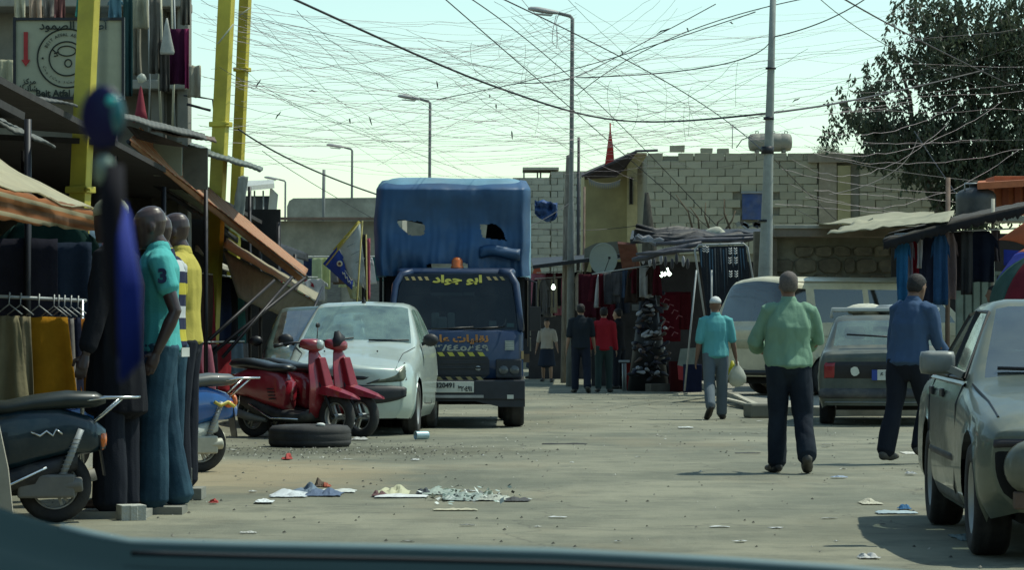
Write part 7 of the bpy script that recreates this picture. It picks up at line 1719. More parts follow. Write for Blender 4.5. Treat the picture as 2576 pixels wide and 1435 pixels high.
    for i in range(9): q = V((-.625 - .011 * i, .12 + .001 * i, .32 + .027 * i)); m.lathe([(.022, -.004), (.032, 0), (.022, .004)], q, 'Z', 10)
    B(m, 'shock_absorber', STEEL).__setitem__('kind', 'stuff')
    m = mk(); m.tube([(-.12, .10, .2), (-.16, .2, .02)], .012, 6); m.tube([(-.12, -.10, .2), (-.16, -.2, .02)], .012, 6); B(m, 'centre_stand', DARKM).__setitem__('kind', 'stuff')
    # vents and mudflap
    for i in range(4): m = mk(); m.box((-.22 + .01 * i, -.163, .52 - .035 * i), (.09, .012, .012)); B(m, 'vent', BLACK)
    m = mk(); m.slab([V((-.86, -.09, .56)), V((-.86, .09, .56)), V((-.90, .07, .30)), V((-.90, -.07, .30))], .01); B(m, 'mudflap', BLACK)
    if badge:
        m = mk(); m.tube([(-.62, .158, .57), (-.58, .16, .60), (-.56, .16, .56), (-.52, .162, .59), (-.48, .164, .56), (-.42, .166, .585)], .008, 5); B(m, 'script_badge', CHROME)
    return t
REDP = mat('scooter_red', (.26, .010, .022), .3, var=.06, coat=.7, dirt=.15)
VIN = mat('black_vinyl', (.02, .022, .022), .35, var=.2, bump=.05, coat=.2)
DKB = mat('scooter_black', (.016, .016, .018), .5, dirt=.3)
# near left scooter facing left, tail towards the street: wheel at (165..250,1325)
loc = G(150, 1322); loc = V((loc.x - .62, loc.y + .1, 0))
s1 = scooter('dark teal scooter at the left edge seen from its tail, orange rear lamp', loc, R(180 + 12), mat('scooter_teal', (.006, .024, .036), .3, var=.1, coat=.4, dirt=.12), mat('green_black_vinyl', (.016, .024, .024), .45, coat=.1), DKB, badge=True)
s1.scale = (.98, .98, .98)
# blue and white one behind the mannequins
loc = G(505, 1198)
s2 = scooter('blue and white scooter tail showing right of the yellow polo mannequin', V((loc.x - .60, loc.y + .3, 0)), R(180 + 24), mat('scooter_blue', (.02, .10, .32), .25, coat=.8), mat('grey_vinyl_seat', (.09, .10, .095), .45, coat=.2), mat('scooter_white', (.45, .47, .42), .4, coat=.5), engine=mat('pale_alloy', (.46, .46, .38), .5, .2, dirt=.3))
m = M(); m.org = V((0, 0, 0)); m.tube([(-.84, .165, .56), (-.78, .17, .60), (-.72, .165, .57), (-.66, .17, .60)], .016, 6); me = m.mesh('side_decal', [mat('decal_yellow', (.5, .42, .08), .5)]); o = bpy.data.objects.new('side_decal', me); C.objects.link(o); o.parent = s2
# two red scooters
loc = G(847, 1106); s3 = scooter('nearer red scooter with black seat parked over the loose tyre', V((loc.x - .49, loc.y + .34, 0)), R(-35), REDP, VIN, DKB, rack=False)
s3.scale = (1, 1, 1.06)
loc = G(903, 1106); s4 = scooter('red scooter right behind the nearer one, its handlebar wrapped in black', V((loc.x - .48, loc.y + .62, 0)), R(-35), REDP, VIN, DKB, rack=False, head=False)
s4.scale = (1, 1, 1.06)
m = M(); q = s4.location + Matrix.Rotation(R(-35), 3, 'Z') @ V((.28, 0, 1.08)); m.sphere(q, .11, 12, 0, (.8, 1.1, .9)); m.v = [p + V((.04 * nz(p.x * 12, p.z * 12), 0, .05 * nz(p.z * 14, p.x * 9))) for p in m.v]; m.build('black_wrap', BLACKCLOTH, label='black plastic wrapped round the handlebar of the rear red scooter', cat='wrap')
# flat tyre
q = G(773, 1128); t = thing('worn_lorry_tyre', 'big worn tyre lying flat in front of the red scooters', 'tyre', q + V((0, .40, 0)))
m = M(); m.org = V((0, 0, 0)); m.lathe([(.22, .02), (.25, 0), (.40, .0), (.425, .03), (.43, .06), (.425, .065), (.43, .075), (.43, .13), (.425, .14), (.43, .15), (.42, .185), (.39, .215), (.30, .225), (.25, .22), (.22, .20), (.205, .12)], (0, 0, 0), 'Z', 44, closed=True)
me = m.mesh('tyre_carcass', [TYRE]); o = bpy.data.objects.new('tyre_carcass', me); C.objects.link(o); o.parent = t
m = M(); m.org = V((0, 0, 0)); m.sphere((.13, -.31, .235), .035, 10, 0, (1.4, 1, .6)); me = m.mesh('pale_rag', [mat('bright_rag', (.75, .75, .7), .6)]); o = bpy.data.objects.new('rag', me); C.objects.link(o); o.parent = None; o.location = t.location; tag(o, 'small bright rag on the lying tyre', 'rag')
# paint tin
q = G(1061, 1108); rm = Matrix.Rotation(R(25), 3, 'Z') @ Matrix.Rotation(R(86), 3, 'Y')
m = M(); m.lathe([(.001, -.001), (.042, 0), (.046, .01), (.046, .14), (.049, .15), (.046, .155), (.042, .15), (.042, .01), (.001, .008)], (0, 0, 0), 'Z', 24); m.v = [Matrix.Rotation(R(-155), 3, 'Z') @ Matrix.Rotation(R(90), 3, 'Y') @ p + q + V((0.07, 0, .052)) for p in m.v]
m.build('tin_can', mat('pale_blue_tin', (.35, .47, .50), .4, .3, var=.15), label='pale blue open tin can lying by the front wheel of the silver hatchback', cat='can')
# leaning pale board at the frame edge
m = M(); m.slab([W(-60, 415, 0), W(36, 415, 0), P(20, 1180, 415), P(-5, 1060, 415), P(-60, 1050, 415)], .03); m.build('leaning_board', mat('board_grey', (.36, .34, .28), .8, dirt=.3), label='pale grey board leaning at the left frame edge', cat='board')
# ============================================================ right-hand stalls (about 60 m away)
def wbox(m, x0, x1, k, d, z0, z1): m.box((((x0 + x1) / 2 - CX) / k, F / k + d / 2, (z0 + z1) / 2), ((x1 - x0) / k, d, z1 - z0)); return m
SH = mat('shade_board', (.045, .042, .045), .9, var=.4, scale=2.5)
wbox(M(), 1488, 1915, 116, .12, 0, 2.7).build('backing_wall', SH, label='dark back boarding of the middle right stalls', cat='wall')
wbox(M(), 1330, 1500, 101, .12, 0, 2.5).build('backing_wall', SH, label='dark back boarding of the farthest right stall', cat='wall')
m = M(); m.slab([P(1585, 602, 131), P(1915, 590, 131), P(1915, 575, 112), P(1590, 580, 112)], .09); m.build('stall_roof', BLACKCLOTH, label='black tarred roof of the shoe stall', cat='roof')
m = M(); m.slab([P(1340, 668, 117), P(1560, 640, 117), P(1560, 636, 101), P(1335, 650, 101)], .08); m.build('stall_roof', BLACKCLOTH, label='black roof of the farthest right stall', cat='roof')
canvas('black_sheet', [P(1590, 612, 131), P(1602, 570, 131), P(1905, 588, 128), P(1910, 606, 132)], BLACKCLOTH, 'black plastic sheet peeled up at the left end of the shoe stall roof', .0, .10, (24, 6), 'tarp')
canvas('silver_underlay', [P(1592, 606, 132.5), P(1606, 592, 132.5), P(1672, 602, 132.5), P(1660, 618, 132.5)], mat('grey_underlay', (.25, .25, .27), .7, var=.4), 'crinkled grey underlay under the black sheet', .02, .05, (10, 5), 'tarp')
for i, (x0, y0, x1, y1, r) in enumerate(((1650, 614, 1905, 598, .05), (1590, 655, 1765, 612, .07), (1600, 640, 1770, 628, .04))):
    m = M(); m.tube([P(lerp(x0, x1, u), lerp(y0, y1, u) + 4 * nz(u * 4, i), 133 + i) for u in (0, .2, .4, .6, .8, 1)], [r * s_ for s_ in (.6, 1, .9, 1.1, .8, .6)], 9); m.build('tarp_roll', mat('rolled_tarp', (.07, .07, .085), .55, var=.4), label='%s roll of dark tarp along the shoe stall eave' % ('upper', 'lower', 'middle')[i], cat='tarp', group='tarp rolls on the eave')
m = M(); m.sphere(P(1800, 588, 127), .14, 14, 0, (1.6, .8, .9)); m.v = [p + V((.05 * nz(p.x * 8, p.z * 8), 0, .04 * nz(p.z * 9, p.x * 7, 2))) for p in m.v]; m.build('white_sack', mat('white_sack', (.42, .42, .34), .9), label='pale sack lying on the shoe stall roof', cat='sack')
rnd = random.Random(8); JU = [mat('junk_%d' % i, c, .9) for i, c in enumerate(((.30, .29, .24), (.12, .10, .09), (.05, .05, .06), (.22, .16, .12), (.42, .42, .40)))]
for i in range(16):
    x = rnd.uniform(1850, 1925) if i < 11 else rnd.uniform(1655, 1760); y = 572 - rnd.uniform(0, 10) if i < 11 else 585; q = P(x, y, 129); m = M(); m.box(q, (rnd.uniform(.05, .16), .1, rnd.uniform(.03, .10)), Matrix.Rotation(rnd.uniform(-.7, .7), 3, 'Y'))
    m.build('roof_junk', rnd.choice(JU), label='small scrap lying on the shoe stall roof', cat='scrap', group='scraps on the shoe stall roof')
m = M(); m.prism([((1470 - CX) / 113, zz(700, 113)), ((1470 - CX) / 113, zz(626, 113)), ((1500 - CX) / 113, zz(612, 113)), ((1562 - CX) / 113, zz(607, 113)), ((1562 - CX) / 113, zz(640, 113)), ((1488 - CX) / 113, zz(640, 113))], 'Y', F / 113, F / 113 + .1)
m.build('tin_hood', mat('ochre_tin', (.16, .155, .12), .8, var=.2, dirt=.3), label='bent tin hood over the satellite dish', cat='hood')
# satellite dish
q = P(1518, 652, 118); t = thing('satellite_dish', 'round grey green satellite dish over the far stall', 'satellite dish', q - V((0, 0, .34)))
m = M(t.location); pr = [(.001, .07), (.12, .06), (.22, .035), (.29, .005), (.30, 0), (.30, -.012), (.28, .0)]; m.lathe(pr, q, 'Y', 36); m.v = [q + V(((p - q).x, (p - q).y, (p - q).z * 1.15)) for p in m.v]; m.build('reflector', mat('dish_grey', (.32, .37, .33), .6, var=.05, dirt=.2), t)
m = M(t.location); m.tube([q + V((.30, -.02, 0)), q + V((.5, .1, .02))], .015, 6); m.tube([q + V((0, .08, 0)), q + V((.02, .5, -.2)), q + V((.02, .5, -.9))], .025, 6); m.build('mount', STEEL, t); m = M(t.location); m.box(q + V((.12, -.16, .02)), (.05, .08, .05)); m.tube([q + V((.0, 0, -.33)), q + V((.12, -.15, 0))], .008, 5); m.build('feed_arm', DARKM, t)
# red board
m = M(); m.slab([P(1554, 608, 121), P(1598, 612, 121), P(1612, 676, 119), P(1566, 672, 119)], .05); m.build('red_board', mat('faded_red_board', (.21, .085, .07), .8, var=.25, dirt=.35, dirtcol=(.20, .16, .14)), label='faded red tilted signboard right of the satellite dish', cat='signboard')
m = M(); m.tube([P(1598, 610, 120.8), P(1612, 676, 118.8)], .012, 5); m.tube([P(1566, 674, 118.8), P(1613, 678, 118.8)], .012, 5); m.build('board_edge', PLY, label='pale edging strip of the red signboard', cat='strip', kind='stuff')
# display frame with belts and underwear
q = P(1820, 700, 137); t = thing('display_frame', 'white tube display frame hung with belts and white laces', 'display frame', V((q.x, q.y, .12)))
m = M(t.location); m.tube([W(1800, 137, .12), P(1752, 660, 137), P(1748, 630, 137), P(1758, 617, 137), P(1870, 613, 137), P(1880, 622, 137), P(1893, 695, 137), W(1915, 137, .12)], .018, 8); m.build('tube_frame', STEEL, t)
m = M(t.location); m.slab([P(1756, 622, 136), P(1876, 618, 136), P(1900, 820, 136), P(1785, 830, 136)], .02); m.build('backing_cloth', mat('navy_backing', (.018, .022, .03), .95), t)
rnd = random.Random(4)
for i in range(17):
    x = 1762 + i * 7; m = M(t.location); y = 624 + rnd.uniform(0, 4); m.slab([P(x, y, 137.5), P(x + 3.4, y, 137.5), P(x + 4 + i * .2, y + rnd.uniform(40, 130), 137.5), P(x + 1 + i * .2, y + 40, 137.5)], .012); m.build('belt', rnd.choice([BLACK, mat('blue_strap', (.06, .12, .18), .8), mat('grey_strap', (.14, .15, .16), .8)]), t)
for i, (x, y) in enumerate(((1837, 632), (1850, 632), (1836, 656), (1851, 656), (1838, 690), (1852, 690), (1771, 626), (1779, 628))):
    m = M(t.location); 
    for a in range(3): m.tube([P(x - 4, y - 8 + a * 6, 139), P(x, y - 4 + a * 6, 139), P(x + 4, y - 8 + a * 6, 139)], .010, 4)
    m.build('lace_bundle', mat('lace_white', (.55, .56, .55), .8), t, kind='stuff')
for x in (1722, 1790): m = M(); m.tube([P(x + 30 if x < 1750 else x, 680, 140), W(x, 140, .12)], .016, 6); m.build('thin_prop', STEEL, label='thin pale prop %s the display frame' % ('left of' if x < 1750 else 'crossing'), cat='prop')
# hanging shoes, lamps
for i in range(9):
    x, y = 1618 + i * 14 + 3 * (i % 2), 652 + 6 * (i % 3); q = P(x, y, 133); m = M(); m.sphere(q, .05, 8, 0, (.7, .5, 2.2)); m.build('hanging_shoe', mat('shoe_pale' if i in (0, 1, 3, 7) else 'shoe_grey', (.36, .36, .38) if i in (0, 1, 3, 7) else (.06, .06, .07), .6), label=('pale' if i in (0, 1, 3, 7) else 'dark') + ' shoe hanging from the shoe stall eave, number %s from the left' % ('one two three four five six seven eight nine'.split()[i]), cat='shoe', group='shoes hanging from the eave')
LIT = mat('lit_bulb', (.80, 1.0, .80), .3, var=0, emit=3.5)
for i, (x, y, lb) in enumerate(((1392, 722, 'lit bulb low over the far clothes stall'), (1463, 703, 'lit bulb higher and right, by the satellite dish'), (1597, 704, 'dim bulb under the red signboard'))):
    q = P(x, y, 110 if i < 2 else 120); t = thing('hanging_bulb', lb, 'lamp', q - V((0, 0, .07)), group='bare bulbs over the stalls')
    m = M(t.location); m.lathe([(.001, -.075), (.03, -.065), (.048, -.035), (.05, -.01), (.035, .025), (.02, .055), (.018, .07)], q, 'Z', 14); m.build('bulb', LIT if i < 2 else mat('dim_bulb', (.5, .5, .42), .3, emit=.15), t)
    m = M(t.location); m.lathe([(.021, .06), (.021, .10), (.008, .11)], q, 'Z', 10); m.tube([q + V((0, 0, .10)), q + V((.01, 0, .45))], .005, 4); m.build('socket', BLACK, t)
q = P(1672, 686, 132); t = thing('hanging_bulb', 'brightest lamp, tubes of light in front of the shoe stall', 'lamp', q - V((0, 0, .1)), group='bare bulbs over the stalls')
for dx, dz, h in ((-.06, -.02, .10), (.0, .0, .06), (.05, .02, .16), (.09, 0, .06)):
    m = M(t.location); a = q + V((dx, 0, dz - .03)); m.tube([a - V((.025, 0, 0)), a + V((0, 0, -.03)), a + V((.03, 0, 0)), a + V((.0, 0, h * .6))], .018, 7); m.build('light_tube', LIT, t)
m = M(t.location); m.tube([q + V((.02, 0, .05)), q + V((.02, 0, .5))], .006, 4); m.build('cord', BLACK, t)
rack_row(13, P(1490, 694, 126), P(1660, 668, 128), .62, .26, 'the shoe stall front rail', sd=33, yawr=(-30, 30), cols=[('black', (.015, .015, .02)), ('slate blue', (.04, .06, .10)), ('ash', (.09, .09, .10)), ('dark brown', (.05, .035, .03)), ('white', (.34, .34, .34)), ('dull crimson', (.08, .012, .02))])
rack_row(9, P(1345, 705, 109), P(1420, 700, 109), .8, .24, 'the farthest stall front rail', sd=34, yawr=(-30, 30), cols=[('black', (.015, .015, .02)), ('pink', (.30, .08, .12)), ('grey', (.12, .12, .13)), ('cream', (.34, .31, .24))])
# goods: dark cloths on the back wall, red banners, heap of shoes, crates
rack_row(10, P(1350, 690, 106), P(1480, 684, 106), 1.0, .36, 'the rail of the farthest stall', sd=21, yawr=(-25, 25), cols=[('wine', (.07, .012, .022)), ('black', (.015, .015, .02)), ('slate blue', (.06, .09, .15)), ('grey', (.12, .12, .13)), ('pale', (.32, .30, .27)), ('pink', (.32, .08, .13))])
for i, (x0, x1, y0, y1, c, lb) in enumerate(((1455, 1500, 690, 800, (.06, .012, .02), 'dark red curtain left of the shoe stall'), (1500, 1548, 700, 830, (.08, .01, .018), 'deep red curtain behind the man in red'), (1548, 1585, 690, 790, (.03, .035, .05), 'blackish curtain beside the red ones'), (1660, 1712, 735, 860, (.10, .01, .018), 'crimson banner with slanting pale strokes in the shoe stall'), (1712, 1738, 735, 830, (.08, .01, .015), 'narrow crimson banner right of the wide one'))):
    k = 118 if i < 3 else 124; sheet('stall_curtain' if i < 3 else 'crimson_banner', P((x0 + x1) / 2, y0, k), (x1 - x0) / k, (y1 - y0) / k, gmat('sc_%d' % i, c), lb, 'curtain' if i < 3 else 'banner', seed=i, folds=.05 if i < 3 else .01)
for i in range(7):
    m = M(); x, y = 1668 + (i % 4) * 11, 752 + i * 14; m.tube([P(x, y + 10, 125.5), P(x + 6, y, 125.5), P(x + 16, y + 4, 125.5)], .009, 4); m.build('banner_stroke', mat('dull_pink', (.32, .12, .14), .8), label='slanting pale brush stroke on the crimson banner', cat='stroke', group='strokes on the crimson banner')
m = M(); wbox(m, 1590, 1710, 121, .05, 1.62, 1.75).build('shelf_board', mat('shelf_grey', (.12, .13, .13), .8), label='grey shelf board across the shoe stall', cat='shelf')
rnd = random.Random(14)
SHC = [mat('heap_%d' % i, c, .6) for i, c in enumerate(((.02, .02, .024), (.05, .05, .06), (.38, .39, .42), (.09, .06, .05), (.14, .15, .17), (.03, .03, .05)))]
for i in range(95):
    u = rnd.random(); z = .25 + 1.75 * u ** .9; w_ = .34 * (1.15 - u * .62); x = (1632 - CX) / 127 + rnd.uniform(-w_, w_) + .1 * u; y = F / 127 + rnd.uniform(-.12, .1); m = M()
    rm = Matrix.Rotation(rnd.uniform(-.8, .8), 3, 'Y') @ Matrix.Rotation(rnd.uniform(0, 3), 3, 'Z'); L = rnd.uniform(.09, .13); rings = []
    for t_, a, b in ((-1, .3, .3), (-.7, .85, .9), (-.2, .8, .8), (.4, 1, .55), (.9, .7, .4), (1.05, .2, .15)): rings.append([V((x, y, z)) + rm @ V((t_ * L, a * .042 * cos(q_a), b * .045 * sin(q_a) + .01)) for q_a in [2 * pi * j / 8 for j in range(8)]])
    m.loft(rings); m.build('shoe', rnd.choice(SHC), label='one of the mixed dark shoes piled on the tall shoe stand', cat='shoe', group='shoes piled on the stand')
m = M(); m.loft([[V(((1632 - CX) / 127 + r_ * cos(a), F / 127 + .2 + r_ * .35 * sin(a), z)) for a in [2 * pi * j / 10 for j in range(10)]] for z, r_ in ((0, .42), (.9, .3), (2.0, .14))]); m.build('shoe_stand', BLACK, label='black tapering stand behind the shoe pile', cat='stand')
for i, (x, k, w_, h_, c, lb) in enumerate(((1600, 125, .34, .55, (.20, .02, .025), 'dark red crate at the foot of the shoe stand'), (1667, 126, .30, .5, (.05, .05, .055), 'black box right of the shoe stand'), (1578, 122, .3, .42, (.12, .12, .12), 'dark crate behind the red one'), (1706, 128, .34, .6, (.07, .012, .014), 'dull red box below the crimson banner'), (1742, 130, .30, .55, (.02, .025, .06), 'navy bundle by the display frame'), (1655, 128, .42, .16, (.13, .12, .10), 'grey flattened carton on the ground by the shoe stand'))):
    m = M(); q = W(x, k, 0); m.box(q + V((0, 0, h_ / 2)), (w_, .3, h_), R(8 * i - 20)); m.build('crate', gmat('crate_%d' % i, c), label=lb, cat='crate', bevel=.01)
m = M(); q = W(1730, 129, .55); m.slab([q + V((-.14, 0, .3)), q + V((.16, 0, .32)), q + V((.12, 0, -.1)), q + V((-.2, 0, -.02))], .02); m.slab([q + V((-.2, 0, -.02)), q + V((.12, 0, -.1)), q + V((.06, 0, -.35)), q + V((-.18, 0, -.3))], .018, 1); m.build('striped_bag', [mat('pale_stripe_bag', (.28, .32, .28), .7), RED], label='pale and red bag standing by the display frame', cat='bag', kind='stuff')
m = M()
for (x, k) in ((1568, 126), (1574, 126)): m.tube([W(x - 1, k, .55), W(x, k, 0)], .02, 6)
m.slab([W(1556, 126, .60), W(1584, 126, .60), W(1584, 123, .60), W(1556, 123, .60)], .03); m.build('folding_stool', STEEL, label='small grey stool beside the person in black', cat='stool', kind='stuff')

# ============================================================ nearer right stall with hanging clothes
m = M(); a, b, c, d = P(2222, 612, 172), P(2700, 500, 172), P(2700, 490, 138), P(2240, 590, 138)
m.grid(lambda u, v: a.lerp(b, u).lerp(d.lerp(c, u), v) + V((0, 0, .03 * nz(u * 14, v * 4) + .03 * sin(u * pi) )), 30, 8)
m.build('stall_roof', mat('dark_roof_felt', (.032, .025, .022), .9, var=.4, scale=6, dirt=.3), solid=.09, label='ragged dark felt roof over the hanging clothes on the right', cat='roof')
m = M(); m.grid(lambda u, v: a.lerp(b, u) + V((0, -.03, .03 + .03 * sin(u * pi) - (.13 + .05 * nz(u * 70, 2) + .04 * nz(u * 25, 2)) * v)), 160, 2); m.build('roof_fringe', mat('fringe_black', (.012, .011, .012), .95), solid=.02, label='ragged fringe hanging from the felt roof edge', cat='fringe')
canvas('roof_cover', [P(2080, 590, 150), P(2385, 562, 174), P(2402, 532, 150), P(2150, 560, 140)], MATS['pale_tarp'], 'weathered cream cover spread over the left half of the dark felt roof', .03, .05, (20, 8), 'tarp')
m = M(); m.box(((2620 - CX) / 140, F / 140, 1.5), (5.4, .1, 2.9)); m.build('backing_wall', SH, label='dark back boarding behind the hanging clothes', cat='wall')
for x, y, k, lb in ((2385, 447, 150, 'rusty iron post rising through the felt roof'), (2498, 500, 168, 'pale tube post by the parasol')): m = M(); m.tube([P(x, y, k), W(x - 2, k, .12)], .04 if k == 150 else .028, 8); m.build('roof_post', RUST if k == 150 else PLY, label=lb, cat='post')
m = M(); m.tube([P(2250, 590, 170), P(2560, 575, 170)], .014, 6); m.build('clothes_rail', STEEL, label='rail carrying the clothes of the right stall', cat='rail')
CL = [(2270, 24, 172, (.03, .14, .30), 'shirt', 'bright blue shirt, leftmost on the right stall'), (2286, 16, 178, (.26, .22, .26), 'shirt', 'lilac grey shirt second on the right stall rail'), (2302, 22, 168, (.32, .02, .04), 'shirt', 'red shirt on the right stall rail'), (2314, 14, 86, (.40, .38, .38), 'cloth', 'short white cloth beside the red shirt'), (2332, 30, 176, (.035, .04, .07), 'shirt', 'charcoal garment right of the red shirt'),
      (2352, 18, 178, (.05, .13, .24), 'cloth', 'mid blue garment between charcoal and denim'), (2366, 26, 182, (.03, .08, .17), 'shirt', 'dark denim shirt on the right stall rail'), (2388, 26, 170, (.30, .22, .22), 'shirt', 'dusty pink shirt on the right stall rail'), (2410, 34, 150, (.07, .06, .07), 'cloth', 'brown black garment right of the pink shirt'), (2432, 26, 160, (.05, .05, .05), 'cloth', 'black cloth above the corrugated gate'), (2470, 46, 130, (.012, .016, .03), 'shirt', 'big navy shirt hanging before the parasol'), (2505, 20, 80, (.10, .08, .09), 'cloth', 'grey brown cloth beside the big navy shirt')]
for i, (x, w_, h_, c, kd, lb) in enumerate(CL): sheet('shirt' if kd == 'shirt' else 'garment', P(x, 593 - i * 1.2, 171 - (i % 3)), w_ / 171 * (1.35 if kd == 'shirt' else 1.1), h_ / 171, gmat('rs_%d' % i, c), lb, 'shirt' if kd == 'shirt' else 'garment', kind=kd, yaw=R(-30 + 14 * (i % 4)), seed=i + 120, folds=.05, group='clothes on the right stall rail')
# corrugated gate leaf
q = P(2440, 780, 160); t = thing('corrugated_gate', 'pale green corrugated metal gate leaf under the parasol', 'gate', V((q.x, q.y, .12)))
GG = mat('gate_green', (.20, .27, .245), .6, .1, var=.12, dirt=.4, dirtcol=(.13, .14, .12))
for i in range(7): x = 2404 + i * 21; m = M(t.location); m.prism([((x - CX) / 160, F / 160), ((x + 3 - CX) / 160, F / 160 - .035), ((x + 17 - CX) / 160, F / 160 - .035), ((x + 20 - CX) / 160, F / 160), ((x + 20 - CX) / 160, F / 160 + .01), ((x - CX) / 160, F / 160 + .01)], 'Z', .16, zz(690, 160)); m.build('panel', GG, t)
m = M(t.location); m.box(((2475 - CX) / 160, F / 160 - .01, zz(688, 160)), (155 / 160, .09, .06)); m.build('top_rail', GG, t)
# parasol
q = P(2585, 560, 178); t = thing('market_parasol', 'big tilted parasol with green, dark red, orange and blue panels at the right edge', 'parasol', V((q.x, q.y, .12)))
ax = V((-.45, -.35, .62)).normalized(); e1 = ax.cross(V((0, 1, 0))).normalized(); e2 = ax.cross(e1)
PC = [mat('parasol_green', (.04, .10, .085), .8, trans=.3), mat('parasol_orange', (.45, .13, .06), .8, trans=.3), mat('parasol_blue', (.03, .05, .34), .8, trans=.35), mat('parasol_red', (.17, .01, .022), .8, trans=.3)]
Rp = .98; apex = P(2598, 640, 178)
def pp(a, r_): return apex + (e1 * cos(a) + e2 * sin(a)) * Rp * sin(r_ * 1.15) / sin(1.15) - ax * (.55 * (1 - cos(r_ * 1.15)) / (1 - cos(1.15)))
for i in range(8):
    a0 = 2 * pi * i / 8 + .2; m = M(t.location); m.grid(lambda u, v: pp(a0 + u * pi / 4, max(v, .01)) + ax * (-.05 * sin(pi * u) * v), 8, 8); m.build('panel', PC[(3, 1, 2, 0)[i % 4]], t, solid=.004)
    m = M(t.location); m.tube([pp(a0, v) - ax * .012 for v in (.02, .4, .7, 1)], .006, 4); m.build('rib', STEEL, t)
m = M(t.location); m.tube([apex, apex - ax * 1.0, apex - ax * 1.9], .018, 8); m.build('pole', STEEL, t)
m = M(); a, b, c = P(2512, 604, 182), P(2600, 545, 182), P(2600, 630, 182); m.grid(lambda u, v: a.lerp(b.lerp(c, v), u) + V((0, -.04 * sin(pi * v) * u, .04 * sin(pi * u) * v)), 10, 8); m.build('orange_flap', PC[1], solid=.006, label='bright orange cloth flap in front of the parasol', cat='flap')
m = M(); m.grid(lambda u, v: P(lerp(2525, 2700, u), lerp(628, 668, v) + 3 * sin(u * 6), 172), 8, 4); m.build('blue_sheet', PC[2], solid=.006, label='blue sheet hanging behind the parasol', cat='sheet')
# planks and rubble near the pavement edge
PL = [(1826, 1004, 1905, 1032, 'long pale plank from the pavement edge'), (1850, 1002, 1932, 1042, 'second pale plank crossing the long one'), (1880, 1010, 1925, 1016, 'short plank on the pavement'), (1700, 1000, 1790, 996, 'thin batten at the shade edge')]
for i, (x0, y0, x1, y1, lb) in enumerate(PL): m = M(); m.beam(G(x0, y0, .10) + V((0, 0, .05 * (i % 2))), G(x1, y1, .03) + V((0, 0, .05)), .09, .03, 0); m.build('plank', mat('pale_plank', (.40, .38, .31), .9, var=.25, dirt=.3), label=lb, cat='plank')
m = M(); m.box(G(1908, 1052, 0) + V((0, 0, .10)), (.35, .3, .2), .3); m.build('concrete_lump', CONC_D, label='rough concrete lump behind the green shirt man', cat='lump', bevel=.03)

